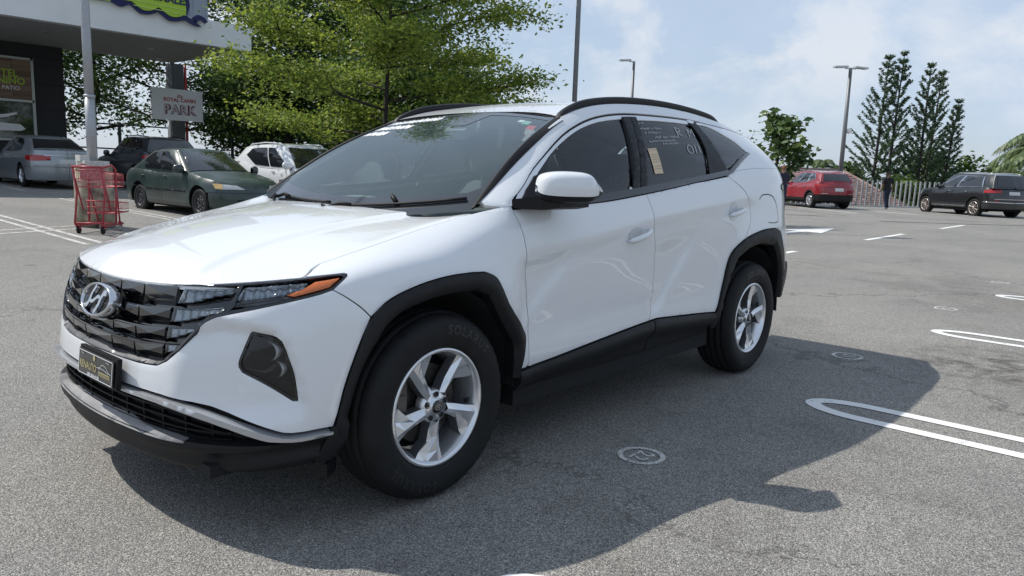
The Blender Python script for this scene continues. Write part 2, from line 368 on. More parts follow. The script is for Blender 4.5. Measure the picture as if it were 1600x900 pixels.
# ---- the white SUV's lower shell: plan curve (x, half width) and, per station, eight (height, inset) rows
PLAN = [(-.885, 0), (-.872, .25), (-.835, .48), (-.755, .67), (-.63, .805), (-.47, .885), (-.27, .918), (0, .925), (.38, .922), (1.0, .925), (1.5, .925), (2.1, .925), (2.75, .93), (3.1, .915), (3.35, .87), (3.55, .77), (3.67, .58), (3.72, .3), (3.735, 0)]
TROW = [.25, .38, .52, .66, .78, .88, .97, 1.08]
SECT = [
 (0,   [(.225,-.05),(.325,.0),(.46,.004),(.58,-.010),(.67,-.028),(.74,-.048),(.795,-.064),(.833,-.078)]),
 (1,   [(.225,-.05),(.325,.0),(.46,.004),(.58,-.010),(.67,-.028),(.74,-.048),(.795,-.064),(.838,-.08)]),
 (2,   [(.225,-.05),(.33,.0),(.47,.004),(.59,-.008),(.69,-.028),(.76,-.048),(.81,-.064),(.851,-.082)]),
 (3,   [(.235,-.045),(.345,.0),(.49,.003),(.62,-.006),(.73,-.026),(.80,-.052),(.84,-.076),(.868,-.10)]),
 (4,   [(.25,-.045),(.365,-.005),(.52,0),(.65,-.005),(.76,-.022),(.835,-.05),(.868,-.085),(.89,-.14)]),
 (5,   [(.265,-.05),(.385,-.02),(.53,-.003),(.66,0),(.775,-.008),(.855,-.03),(.893,-.075),(.92,-.17)]),
 (6,   [(.27,-.05),(.39,-.02),(.54,-.006),(.67,0),(.80,-.001),(.89,-.018),(.935,-.065),(.965,-.165)]),
 (7,   [(.28,-.05),(.40,-.02),(.54,-.008),(.67,0),(.80,0),(.915,-.02),(.975,-.075),(1.02,-.18)]),
 (7.8, [(.31,-.05),(.42,-.022),(.54,-.012),(.67,-.004),(.80,0),(.925,-.014),(1.015,-.045),(1.09,-.135)]),
 (8.1, [(.32,-.05),(.43,-.022),(.54,-.013),(.67,-.005),(.80,0),(.93,-.010),(1.03,-.03),(1.12,-.075)]),
 (9,   [(.33,-.05),(.43,-.022),(.55,-.014),(.68,-.008),(.83,-.002),(.955,-.001),(1.05,-.022),(1.145,-.06)]),
 (10,  [(.33,-.05),(.44,-.022),(.56,-.014),(.70,-.010),(.86,-.006),(.99,-.001),(1.09,-.020),(1.19,-.06)]),
 (11,  [(.33,-.05),(.44,-.022),(.56,-.012),(.71,-.008),(.88,-.004),(1.03,-.003),(1.15,-.026),(1.255,-.07)]),
 (12,  [(.33,-.05),(.43,-.02),(.56,-.006),(.72,0),(.88,0),(1.03,-.016),(1.20,-.045),(1.32,-.09)]),
 (13,  [(.34,-.05),(.43,-.02),(.56,-.006),(.72,0),(.88,0),(1.03,-.015),(1.20,-.035),(1.33,-.085)]),
 (14,  [(.36,-.05),(.46,-.02),(.58,0),(.74,0),(.88,-.008),(1.03,-.03),(1.20,-.05),(1.33,-.10)]),
 (15,  [(.38,-.05),(.48,-.02),(.60,0),(.75,-.005),(.88,-.03),(1.03,-.06),(1.19,-.075),(1.33,-.14)]),
 (16,  [(.39,-.05),(.49,-.02),(.60,0),(.75,-.01),(.88,-.05),(1.03,-.09),(1.19,-.10),(1.33,-.18)]),
 (18,  [(.39,-.05),(.49,-.02),(.60,0),(.75,-.01),(.88,-.06),(1.03,-.10),(1.19,-.11),(1.33,-.19)])]
def suv_shell():
    J = np.arange(len(PLAN)); pl = np.array(PLAN, float)
    L = np.concatenate([[0], np.cumsum(np.linalg.norm(np.diff(pl, axis=0), axis=1))])
    # mirror the ends so that the plan curve leaves the centre line squarely
    Lm = np.concatenate([[-L[1]], L, [L[-1]+L[-1]-L[-2]]]); pm = np.vstack([[pl[1][0], -pl[1][1]], pl, [pl[-2][0], -pl[-2][1]]])
    S = np.linspace(0, L[-1], 520); T = np.linspace(TROW[0], TROW[-1], 110)
    C = cubic(Lm, pm, S)
    D = np.gradient(C, S, axis=0); D /= np.linalg.norm(D, axis=1, keepdims=True)
    N = np.stack([-D[:, 1], D[:, 0]], 1)
    N[0] = (-1, 0); N[-1] = (1, 0)
    sec = np.array([[list(q) for q in r] for _, r in SECT], float)      # (st,8,2)
    sl = np.interp([j for j, _ in SECT], J, L)
    a = pchip(sl, sec.reshape(len(sl), -1), S).reshape(len(S), 8, 2)
    a = smooth1(a, 90, 0)
    P = np.zeros((len(S), len(T), 3))
    tab = np.stack([cubic(TROW, a[i], T) for i in range(len(S))])      # (S,T,2)
    for i in range(len(S)):
        z = tab[i, :, 0]; d = tab[i, :, 1]
        P[i, :, 0] = C[i, 0]+N[i, 0]*d; P[i, :, 1] = -(C[i, 1]+N[i, 1]*d); P[i, :, 2] = z
    # pressed creases of the doors and swelling round the wheels (all displace the side outwards/inwards)
    X = P[..., 0]; Z = P[..., 2]
    off = np.zeros_like(X)
    l1 = np.interp(X, [.3, .92, 1.47, 3.2], [.90, .972, 1.05, 1.20])
    side = sstep(-.2, .05, X)*(1-sstep(3.1, 3.5, X))
    dr = sstep(.40, .5, X)*(1-sstep(2.6, 3.0, X))
    off -= .016*sstep(0, .07, l1-Z)*sstep(.45, .62, Z)*dr
    dg = (X-.92)+(.96-Z)*1.25                     # >0 on the rear side of the first diagonal
    off -= .016*sstep(-.01, .09, -dg)*sstep(.0, .12, l1-Z)*sstep(.42, .5, X)
    dg2 = (X-2.05)+(1.0-Z)*.95
    off -= .014*sstep(-.01, .09, -dg2)*sstep(-.02, .10, .93+.16*(X-1.6)-Z)*sstep(1.45, 1.62, X)*sstep(.5, .62, Z)
    for cx in (0, 2.755):
        r = np.hypot(X-cx, Z-.36); off += .020*np.exp(-((r-.46)/.11)**2)*side_w(X, cx)
    off = smooth1(smooth1(off, 2, 0), 2, 1)
    P[..., 1] -= off
    return Grid(S, T, P), L
def side_w(X, cx): return sstep(cx-.75, cx-.45, X)*(1-sstep(cx+.45, cx+.62, X)) if cx else sstep(-.5, -.3, X)*(1-sstep(.4, .6, X))
SH, SL = suv_shell()
# upper sides (A-pillar, side glass, roof rail zone): domain (x, t) with t = 0 at the shell's top edge, 1 at the roof gutter
UX = [.22, .34, .45, .60, .80, 1.0, 1.5, 2.1, 2.6, 2.95, 3.20, 3.42]
UZ0 = None
def topcurve():
    top = SH.P[:, -1, :]; k = (top[:, 0] > .1) & (top[:, 0] < 3.6); t = top[k]; i = np.argsort(t[:, 0]); return t[i]
TOPC = topcurve()
ROOFZ = ([.22, .34, .60, .80, 1.0, 1.25, 1.6, 2.0, 2.4, 2.8, 3.1, 3.42], [1.06, 1.13, 1.285, 1.40, 1.505, 1.585, 1.630, 1.645, 1.635, 1.60, 1.555, 1.49])   # gutter height
ROOFW = ([.22, .34, .60, .80, 1.0, 1.25, 1.6, 2.0, 2.4, 2.8, 3.1, 3.42], [.775, .765, .705, .665, .635, .618, .610, .608, .604, .598, .588, .57])
def upper(xt, off=0.0):
    xt = np.atleast_2d(np.asarray(xt, float)); x = xt[:, 0]; t = xt[:, 1]
    w0 = np.interp(x, TOPC[:, 0], -TOPC[:, 1]); z0 = np.interp(x, TOPC[:, 0], TOPC[:, 2])
    z1 = cubic(*ROOFZ, x); w1 = cubic(*ROOFW, x)
    bul = .035*np.sin(np.pi*np.clip(t, 0, 1))*np.clip((z1-z0)/.45, 0, 1)
    w = w0+(w1-w0)*t+bul; z = z0+(z1-z0)*t
    P = np.stack([x, -w, z], 1)
    if np.ndim(off) or off:
        e = .01
        a = upper(np.stack([x+e, t], 1))-upper(np.stack([x-e, t], 1)); b = upper(np.stack([x, t+e], 1))-upper(np.stack([x, t-e], 1))
        n = np.cross(a, b); n /= np.linalg.norm(n, axis=1, keepdims=True); P = P+n*np.asarray(off).reshape(-1, 1)
    return P
def upper_xz(x, z):
    """domain coords from side-view coords"""
    z0 = np.interp(x, TOPC[:, 0], TOPC[:, 2]); z1 = cubic(*ROOFZ, np.atleast_1d(x))[0]
    return (x, (z-z0)/(z1-z0))

# ================================================================== ground
def gz(x, y):
    """the car park rises gently towards the left of the lane"""
    L = -(x-CAM.x)*.657+(y-CAM.y)*.754
    return .0285*.9*math.log1p(math.exp(min(30, (L-3.6)/.9)))-.0285*.9*math.log1p(math.exp(-3.6/.9*1.0))*0
def asphalt():
    m, t, b = nodes('asphalt'); N = t.nodes; Lk = t.links
    tc = N.new('ShaderNodeTexCoord')
    def noise_(s, d=4, r=.6, dist=0):
        n = N.new('ShaderNodeTexNoise'); n.inputs['Scale'].default_value = s; n.inputs['Detail'].default_value = d; n.inputs['Roughness'].default_value = r; n.inputs['Distortion'].default_value = dist; Lk.new(tc.outputs['Object'], n.inputs['Vector']); return n
    def ramp(src, stops):
        r = N.new('ShaderNodeValToRGB'); e = r.color_ramp.elements; e[0].position, e[0].color = stops[0]; e[1].position, e[1].color = stops[-1]
        for p, c in stops[1:-1]: q = e.new(p); q.color = c
        Lk.new(src, r.inputs[0]); return r
    g = lambda v, w=0: (v*(1.135+w), v*1.11, v*(1.055-w), 1)
    v1 = N.new('ShaderNodeTexVoronoi'); v1.inputs['Scale'].default_value = 205; Lk.new(tc.outputs['Object'], v1.inputs['Vector'])
    sep = N.new('ShaderNodeSeparateColor'); Lk.new(v1.outputs['Color'], sep.inputs[0])
    r1 = ramp(sep.outputs[0], [(0, g(.13)), (.30, g(.185)), (.70, g(.25, .01)), (.90, g(.33, .015)), (1, g(.44, .02))])
    edge = ramp(v1.outputs['Distance'], [(.0, (1, 1, 1, 1)), (.45, (1, 1, 1, 1)), (.75, (.35, .35, .35, 1))])
    m1 = N.new('ShaderNodeMixRGB'); m1.blend_type = 'MULTIPLY'; m1.inputs[0].default_value = .9; Lk.new(r1.outputs[0], m1.inputs[1]); Lk.new(edge.outputs[0], m1.inputs[2])
    n2 = noise_(.55, 7, .62, .4); r2_ = ramp(n2.outputs['Fac'], [(.30, (.94, .94, .94, 1)), (.70, (1.28, 1.26, 1.22, 1))])
    m2 = N.new('ShaderNodeMixRGB'); m2.blend_type = 'MULTIPLY'; m2.inputs[0].default_value = 1; Lk.new(m1.outputs[0], m2.inputs[1]); Lk.new(r2_.outputs[0], m2.inputs[2])
    n3 = noise_(9, 8, .7, .6); r3 = ramp(n3.outputs['Fac'], [(.60, (1, 1, 1, 1)), (.72, (.55, .54, .53, 1))])
    m3 = N.new('ShaderNodeMixRGB'); m3.blend_type = 'MULTIPLY'; m3.inputs[0].default_value = .55; Lk.new(m2.outputs[0], m3.inputs[1]); Lk.new(r3.outputs[0], m3.inputs[2])
    # darker stained patches of their own shape
    n4 = noise_(1.3, 8, .7, 1.0); n5 = noise_(.18, 3, .5, 0)
    mm = N.new('ShaderNodeMath'); mm.operation = 'MULTIPLY'; Lk.new(n4.outputs['Fac'], mm.inputs[0]); Lk.new(n5.outputs['Fac'], mm.inputs[1])
    r4 = ramp(mm.outputs[0], [(.30, (1, 1, 1, 1)), (.38, (.80, .79, .78, 1))])
    m4 = N.new('ShaderNodeMixRGB'); m4.blend_type = 'MULTIPLY'; m4.inputs[0].default_value = .8; Lk.new(m3.outputs[0], m4.inputs[1]); Lk.new(r4.outputs[0], m4.inputs[2])
    # one darker, dirtier patch near the bay lines and drip spots along the bays
    vd = N.new('ShaderNodeVectorMath'); vd.operation = 'DISTANCE'; vd.inputs[1].default_value = (4.3, -2.2, 0); Lk.new(tc.outputs['Object'], vd.inputs[0])
    r5 = ramp(vd.outputs['Value'], [(.30, (1, 1, 1, 1)), (.95, (0, 0, 0, 1))]); n6 = noise_(3.5, 9, .75, 1.2); r6 = ramp(n6.outputs['Fac'], [(.44, (0, 0, 0, 1)), (.62, (1, 1, 1, 1))])
    mk = N.new('ShaderNodeMath'); mk.operation = 'MULTIPLY'; Lk.new(r5.outputs[0], mk.inputs[0]); Lk.new(r6.outputs[0], mk.inputs[1])
    v2 = N.new('ShaderNodeTexVoronoi'); v2.inputs['Scale'].default_value = .9; Lk.new(tc.outputs['Object'], v2.inputs['Vector']); r7 = ramp(v2.outputs['Distance'], [(.0, (.55, .55, .55, 1)), (.045, (.35, .35, .35, 1)), (.075, (0, 0, 0, 1))])
    ma = N.new('ShaderNodeMath'); ma.operation = 'MAXIMUM'; Lk.new(mk.outputs[0], ma.inputs[0]); Lk.new(r7.outputs[0], ma.inputs[1])
    m5 = N.new('ShaderNodeMixRGB'); m5.inputs[2].default_value = (.075, .068, .06, 1); Lk.new(ma.outputs[0], m5.inputs[0]); Lk.new(m4.outputs[0], m5.inputs[1]); m4 = m5
    # hairline cracks
    v3 = N.new('ShaderNodeTexVoronoi'); v3.feature = 'DISTANCE_TO_EDGE'; v3.inputs['Scale'].default_value = .16; nd = noise_(1.4, 5, .7); mvv = N.new('ShaderNodeVectorMath'); mvv.operation = 'MULTIPLY_ADD'; Lk.new(nd.outputs['Color'], mvv.inputs[0]); mvv.inputs[1].default_value = (1.6, 1.6, 0); Lk.new(tc.outputs['Object'], mvv.inputs[2]); Lk.new(mvv.outputs[0], v3.inputs['Vector'])
    r8 = ramp(v3.outputs['Distance'], [(.0, (.55, .55, .55, 1)), (.0022, (0, 0, 0, 1))]); m6 = N.new('ShaderNodeMixRGB'); m6.inputs[2].default_value = (.04, .038, .036, 1); Lk.new(r8.outputs[0], m6.inputs[0]); Lk.new(m5.outputs[0], m6.inputs[1]); m4 = m6
    Lk.new(m4.outputs[0], b.inputs['Base Color']); b.inputs['Roughness'].default_value = .86; b.inputs['Specular IOR Level'].default_value = .35
    bp = N.new('ShaderNodeBump'); bp.inputs['Strength'].default_value = .8; bp.inputs['Distance'].default_value = .004
    inv = N.new('ShaderNodeMath'); inv.operation = 'SUBTRACT'; inv.inputs[0].default_value = 1; Lk.new(v1.outputs['Distance'], inv.inputs[1]); Lk.new(inv.outputs[0], bp.inputs['Height']); Lk.new(bp.outputs[0], b.inputs['Normal'])
    return m
M['asphalt'] = asphalt()
def sheet(name, xs, ys, zf, m, kind='structure'):
    V = [(x, y, zf(x, y)) for x in xs for y in ys]; n = len(ys)
    F = [(i*n+j, (i+1)*n+j, (i+1)*n+j+1, i*n+j+1) for i in range(len(xs)-1) for j in range(n-1)]
    o = mesh_from(name, V, F, m, None, True); o['kind'] = kind; return o
V = []; F = []; xs_ = np.arange(-60, 64, 2.); ys_ = np.arange(-70, 80, 2.); nn = len(ys_)
for x in xs_:
    for y in ys_: V.append((x, y, gz(x, y)-(3.2*sstep(4.2, 6.2, (x-35.3)*.64+(y-8.4)*.77) if x > 26 else 0)))
for i in range(len(xs_)-1):
    for j in range(nn-1):
        cx_, cy_ = xs_[i]+1, ys_[j]+1
        F.append((i*nn+j, (i+1)*nn+j, (i+1)*nn+j+1, i*nn+j+1))
ground = mesh_from('car_park_surface', V, F, M['asphalt'], None, True); ground['kind'] = 'structure'

# ================================================================== the white SUV
SUV = empty('white_suv', (0, 0, 0), 0, 'large white SUV with black wheel-arch cladding and jewel-pattern black grille in the foreground', 'car')
WP = M['white_paint']
SHS = symfn(lambda P, off=0.: SH(P, off))
# ---- outlines in the shell's own (length, height) coordinates
arch_f = crv([(1.066,.395),(1.096,.524),(1.142,.664),(1.185,.747),(1.264,.794),(1.389,.824),(1.529,.837),(1.660,.838)], 4)+crv([(1.735,.834),(1.775,.822),(1.806,.800),(1.859,.722)], 3)+crv([(1.997,.575),(2.004,.555),(2.003,.519),(1.972,.386)], 3)
fd_gap = crv([(2.046,.397),(2.044,.510),(2.042,.624),(2.036,.737),(2.007,.844),(1.995,.904),(1.981,.991),(1.974,1.048),(1.978,1.08)], 3)
dd_gap = crv([(3.022,.459),(3.045,.512),(3.062,.64),(3.058,.76),(3.020,.846),(2.992,.941),(2.980,.995),(2.972,1.053)], 3)
arch_r1 = crv([(3.756,.418),(3.812,.563),(3.864,.684),(3.934,.742),(4.083,.787)], 3)
arch_r2 = crv([(4.083,.787),(4.20,.805),(4.365,.821),(4.548,.822)], 3)+crv([(4.620,.806),(4.663,.758),(4.735,.678),(4.741,.616),(4.690,.55)], 2)
r_door = crv([(4.083,.787),(4.165,.850),(4.172,.90),(4.120,.945),(4.03,.985),(3.955,1.02),(3.915,1.053)], 3)
zone_b = [(.0,.648),(.111,.650),(.308,.647),(.424,.650)]
zone_s = crv([(.474,.672),(.529,.717),(.590,.785),(.623,.813),(.661,.828),(.699,.831),(.807,.836),(.935,.849),(1.065,.872),(1.101,.905)], 3)+[(1.126,.930),(1.130,.945),(1.121,.956)]
bump_gap = crv([(1.065,.872),(1.115,.822),(1.155,.782),(1.185,.747)], 3)
# bumper
bh = [(0,.553),(.227,.549),(.452,.538),(.642,.500),(.834,.424),(.921,.392),(1.060,.385)]
bump = crv(bh, 3)+crv([(1.066,.395),(1.096,.524),(1.142,.664),(1.185,.747)], 4)[1:]+bump_gap[::-1][1:]
zs = [p for p in zone_s if p[0] < 1.06]
bump += zs[::-1]+[(.424,.650),(.308,.647),(.111,.650),(0,.648)]
FOG = crv([(.790,.752),(.876,.722)], 2)+crv([(.892,.706),(.908,.652),(.931,.574),(.944,.485)], 3)+crv([(.928,.487),(.84,.552),(.757,.611)], 3)+crv([(.745,.632),(.747,.660),(.782,.748)], 3)
def fogfn(h): return [(-x, y) for x, y in h]
def bumper_fn(P, off=0.):
    """bumper face: the cheeks are dished round the grille and lamps"""
    V = SHS(P, off); s = np.abs(P[:, 0]); t = P[:, 1]
    n = SH.normal(np.stack([s, t], 1)); n[:, 1] *= np.where(P[:, 0] < 0, -1, 1)
    # crease that sweeps from the lamp row round the main lamp; the cheek inside it is sunk
    line = np.interp(s, [.60, .66, .74, .86, .905, .94, .98], [.800, .815, .795, .752, .70, .60, .44])
    d = sstep(0, .028, line-t)*sstep(.50, .66, s)*(1-sstep(.955, .975, s))*sstep(.40, .50, t)
    low = .010*sstep(.60, .56, t)*0
    dd = -.030*d-low
    return V+n*dd[:, None]
bumper = panel('front_bumper', symout(bump), bumper_fn, WP, SUV, sp=.020, thick=.016, sym=True, holes=[FOG, fogfn(FOG)])
# fender
fend = crv([(1.185,.747),(1.264,.794),(1.389,.824),(1.529,.837),(1.660,.838)], 4)+crv([(1.735,.834),(1.775,.822),(1.806,.800),(1.859,.722)], 3)+crv([(1.997,.575),(2.004,.555),(2.003,.519),(1.972,.386)], 3)+[(2.03,.382)]+fd_gap
fend += [(1.80,1.08),(1.6,1.08),(1.4,1.08),(1.2,1.08),(1.12,1.08),(1.075,1.08),(1.035,1.055),(1.003,1.022),(.984,.998),(1.05,.979),(1.121,.957),(1.130,.946),(1.126,.930),(1.101,.905),(1.065,.872)]+bump_gap[1:-1]
panel('fender', fend, lambda P, off=0.: SH(P, off), WP, SUV, sp=.020)
fdoor = [(2.046,.384)]+crv([(2.060,.380),(2.230,.396),(2.550,.430),(3.022,.459)], 3)+dd_gap[1:]+crv([(2.972,1.055),(2.594,1.052),(2.2,1.053),(1.974,1.056)], 3)+fd_gap[::-1][2:-1]
panel('front_door', fdoor, lambda P, off=0.: SH(P, off), WP, SUV, sp=.022)
rdoor = [(3.022,.459)]+crv([(3.099,.464),(3.4,.442),(3.750,.415)], 3)+arch_r1[1:]+r_door[1:]+[(3.5,1.060),(2.972,1.055)]+dd_gap[::-1][1:-1]
panel('rear_door', rdoor, lambda P, off=0.: SH(P, off), WP, SUV, sp=.022)
quart = arch_r2+[(4.735,.55),(4.80,.60),(4.90,.62),(5.02,.62),(5.02,.93),(4.80,.950),(4.70,.968),(4.70,.980),(4.78,.990),(4.90,.99),(5.02,.995),(5.02,1.08),(4.72,1.08),(4.4,1.08),(4.0,1.08),(3.90,1.08),(3.915,1.053)]+r_door[::-1][1:-1]
panel('quarter_panel', quart, lambda P, off=0.: SH(P, off), WP, SUV, sp=.024)
# rear end: bumper, tailgate, lamps
TL = SH.S[-1]
panel('rear_bumper', symout([(TL-5.913+0, 0)]) if False else [(5.02,.36),(TL,.36),(TL,.60),(5.02,.60)], lambda P, off=0.: SH(P, off), M['black_plastic'], SUV, sp=.04)
panel('tailgate', [(5.02,.60),(TL,.60),(TL,1.08),(5.02,1.08),(5.02,.99)], lambda P, off=0.: SH(P, off), WP, SUV, sp=.035)
panel('tail_light', [(4.72,.965),(4.80,.955),(5.02,.935),(5.02,.99),(4.78,.985),(4.70,.975)], lambda P, off=0.: SH(P, off), M['gloss_black'], SUV, sp=.02, off=.0)
panel('tail_light', [(5.03,.96),(TL,.96),(TL,.985),(5.03,.99)], lambda P, off=0.: SH(P, off), M['red_lens'], SUV, sp=.03, off=.006)
# cladding
def clad(name, outline, base_off=.014, **k):
    return panel(name, outline, lambda P, off=0.: SH(P, off), M['black_plastic'], SUV, off=base_off, thick=.045, lip=.006, sp=.02, **k)
fi = [(1.119,.412),(1.156,.544),(1.192,.626),(1.248,.705),(1.318,.745),(1.451,.773),(1.594,.782),(1.688,.779)]
fi2 = [(1.754,.757),(1.809,.689),(1.912,.558)]; fi3 = [(1.930,.52),(1.938,.45),(1.946,.36)]
def arch_fn(cx, inner):
    """cladding of the arch rolls inwards towards the wheel opening"""
    I = np.array(inner)
    def f(P, off=0.):
        V = SH(P, off)
        d = np.full(len(P), 9.)
        for a, b in zip(I[:-1], I[1:]):
            ab = b-a; t = np.clip(((P-a)@ab)/(ab@ab), 0, 1); d = np.minimum(d, np.linalg.norm(P-(a+t[:, None]*ab), axis=1))
        V[:, 1] += .022*(1-sstep(0, .028, d)); return V
    return f
cf = [(1.066,.392)]+arch_f[1:]+[(1.975,.345)]+[(1.946,.35)]+(crv(fi3, 3)[::-1])+crv(fi2, 3)[::-1]+crv(fi, 3)[::-1]+[(1.110,.33),(1.06,.252),(.99,.252),(1.05,.385)]
panel('arch_cladding', cf, arch_fn(0, fi+fi2+fi3), M['black_plastic'], SUV, off=.014, thick=.05, lip=.006, sp=.019)
ri = [(3.79,.30),(3.843,.499),(3.915,.622),(3.987,.692),(4.132,.735),(4.276,.752),(4.413,.754)]
ri2 = [(4.497,.738),(4.56,.69),(4.610,.63),(4.65,.55),(4.667,.464),(4.675,.42)]
cr_ = arch_r1+arch_r2[1:]+[(4.76,.60),(4.90,.60),(5.02,.60),(5.02,.37),(4.72,.40),(4.68,.41)]+crv(ri2, 3)[::-1]+crv(ri, 3)[::-1][1:]+[(3.72,.30),(3.748,.418)]
panel('arch_cladding', cr_, arch_fn(1, ri+ri2), M['black_plastic'], SUV, off=.014, thick=.05, lip=.006, sp=.019)
sillc = [(1.972,.376)]+crv([(2.060,.376),(2.230,.392),(2.550,.426),(3.022,.455)], 3)+crv([(3.099,.460),(3.4,.438),(3.750,.412)], 3)+[(3.72,.262),(3.3,.25),(2.9,.25),(2.4,.25),(1.975,.255)]
def sill_fn(P, off=0.):
    V = SH(P, off); t = P[:, 1]; top = np.interp(P[:, 0], [1.97, 3.05, 3.75], [.376, .46, .412])
    V[:, 1] += -.010*sstep(0, .03, top-t)+.035*sstep(.06, .13, top-t); return V
for a, b in ((1.972, 3.052), (3.056, 3.76)):
    q = [p for p in dens(sillc, .03)]; q = [(min(max(p[0], a), b), p[1]) for p in q]
    o = []; [o.append(p) for p in q if not o or math.hypot(p[0]-o[-1][0], p[1]-o[-1][1]) > 1e-3]
    panel('sill_cladding', o, sill_fn, M['black_plastic'], SUV, off=.012, thick=.05, lip=.006, sp=.024)
for sgn in (1, -1):   # red reflector let into the rear cladding
    f = lambda P, off=0., s_=sgn: SH(P, off+.018)*np.array([1, s_, 1])
    P_, T_ = fill([(4.70,.60),(4.715,.60),(4.700,.70),(4.690,.74),(4.672,.74),(4.69,.68)], .012); mesh_from('reflector', f(P_), [tuple(t) for t in T_], M['red_lens'], SUV, True)
# silver blade, lower intake, skid lip
blade = crv([(0,.544),(.202,.541),(.452,.529),(.642,.490),(.834,.414),(.921,.383),(1.058,.376)], 3)+crv([(1.056,.366),(.950,.366),(.864,.382),(.825,.395),(.665,.462),(.452,.512),(.202,.526),(0,.529)], 3)
panel('bumper_blade', symout(blade), lambda P, off=0.: SHS(P, off), M['silver_paint'], SUV, sym=True, off=.020, thick=.045, sp=.02, gap=.001)
intake = crv([(0,.524),(.202,.521),(.452,.507),(.665,.457),(.825,.392),(.90,.375)], 3)+[(.90,.35),(.70,.37),(.554,.392),(.315,.402),(0,.405)]
def intake_fn(P, off=0.): return SHS(P, off)
panel('lower_intake', symout([(0,.56),(.202,.56),(.452,.54),(.665,.49),(.90,.40),(.95,.34),(0,.34)]), intake_fn, M['lining'], SUV, sym=True, off=-.062, thick=.004, sp=.03)
for q in (.497, .470, .443, .418):                          # louvres and uprights of the lower grille
    l = [(0, q), (.3, q-.002), (.5, q-.014), (.72, q-.06 if q > .45 else q-.03)]
    half = crv(l, 3)+[(x, y-.006) for x, y in crv(l, 3)[::-1]]
    panel('louvre', symout(half), lambda P, off=0.: SHS(P, off), M['dark_plastic'], SUV, sym=True, off=-.022, thick=.035, sp=.02, gap=0)
for s0 in (.10, .21, .32, .43, .54, .65):
    for sg in (1, -1):
        x = s0*sg; panel('louvre_upright', [(x-.003,.525-(.08 if s0>.6 else 0)),(x+.003,.525-(.08 if s0>.6 else 0)),(x+.003,.400),(x-.003,.400)], lambda P, off=0.: SHS(P, off), M['dark_plastic'], SUV, sym=True, off=-.026, thick=.03, sp=.03, gap=0)
skid = crv([(0,.430),(.15,.432),(.242,.424),(.315,.416),(.42,.408),(.560,.392)], 3)+crv([(.560,.386),(.45,.388),(.311,.392),(.114,.393),(0,.393)], 3)
def skid_fn(P, off=0.):
    """the grey lip juts out like a tray: its rear (upper) edge lies further back"""
    V = SHS(P, off); t = P[:, 1]; s = np.abs(P[:, 0])
    return V+np.array([1, 0, 0])*(.055*sstep(.388, .44, t))[:, None]
panel('skid_lip', symout(skid), skid_fn, M['skid_grey'], SUV, sym=True, off=.012, thick=.03, sp=.016, gap=.0)
lipo = [(0,.400),(.15,.400),(.311,.400),(.45,.396),(.560,.393),(.75,.378),(.90,.368),(1.056,.372),(1.056,.30),(1.02,.252),(.9,.252),(.6,.252),(.3,.252),(0,.252)]
def lip_fn(P, off=0.):
    V = SHS(P, off); t = P[:, 1]; s = np.abs(P[:, 0]); g = .010*np.sin((t-.26)*70)*sstep(.24, .30, t)*(1-sstep(.36, .385, t))
    n = SH.normal(np.stack([s, t], 1)); n[:, 1] *= np.where(P[:, 0] < 0, -1, 1); return V+n*g[:, None]
panel('front_lip', symout(lipo), lip_fn, M['black_plastic'], SUV, sym=True, off=.006, thick=.05, sp=.018, gap=.0015)
panel('front_lip', symout([(0,.43),(.5,.41),(.75,.375),(1.0,.37),(1.0,.34),(0,.36)]), lambda P, off=0.: SHS(P, off), M['dark_plastic'], SUV, sym=True, off=-.03, thick=.03, sp=.03, gap=0)
for sg in (1, -1): MB().box((-.42,-.80*sg,.215), (.07,.012,.05), rz=.5*sg).build('air_deflector', M['black_plastic'], SUV)
# ---- grille zone
M['trim_dark'] = mat('dark_trim', (.10, .10, .105), .35, metal=.3)
zone = [(0,.648)]+zone_b[1:]+zone_s+[(.966,.996),(.90,1.018),(.80,1.046),(.684,1.072),(.60,1.08),(0,1.08)]
panel('grille_housing', symout(zone), lambda P, off=0.: SHS(P, off), M['gloss_black'], SUV, sym=True, off=-.034, thick=.004, sp=.025)
# raised rim round the lamps + black line under the bonnet
rimtop = crv([(0,1.070),(.3,1.068),(.468,1.062),(.60,1.050),(.75,1.026),(.90,.995),(.966,.984),(1.05,.968),(1.095,.955),(1.112,.944)], 3)
rimo = [(0,1.08),(.45,1.08),(.60,1.076),(.70,1.066),(.80,1.046),(.90,1.018),(.966,.998),(1.05,.978),(1.121,.956),(1.130,.945),(1.126,.930)]
panel('lamp_surround', symout([rimo[0]]+rimo[1:]+[(1.115,.928)]+rimtop[::-1]), lambda P, off=0.: SHS(P, off), M['gloss_black'], SUV, sym=True, off=-.002, thick=.03, sp=.016, gap=.0)
low_o = [(.590,.785),(.623,.813),(.661,.828),(.699,.831),(.807,.836),(.935,.849),(1.065,.872),(1.101,.905),(1.126,.930)]
low_i = [(1.113,.930),(1.088,.908),(1.055,.882),(.935,.860),(.82,.846),(.715,.850),(.665,.848),(.62,.832),(.575,.79)]
panel('lamp_surround', crv(low_o, 3)+crv(low_i, 3), lambda P, off=0.: SH(P, off), M['gloss_black'], SUV, off=-.002, thick=.03, sp=.014, gap=.0)
trim = [(0,.650),(.111,.652),(.308,.650),(.424,.653),(.474,.675),(.529,.719),(.590,.787),(.582,.789),(.520,.727),(.466,.686),(.42,.668),(.308,.667),(.111,.672),(0,.674)]
def trim_fn(P, off=0.):
    V = SHS(P, off); return V+np.array([1, 0, 0])*(.028*sstep(.652, .676, P[:, 1])*(1-sstep(.40, .48, np.abs(P[:, 0]))))[:, None]
panel('grille_trim', symout(trim), trim_fn, M['trim_dark'], SUV, sym=True, off=.0, thick=.03, sp=.014, gap=.0012)
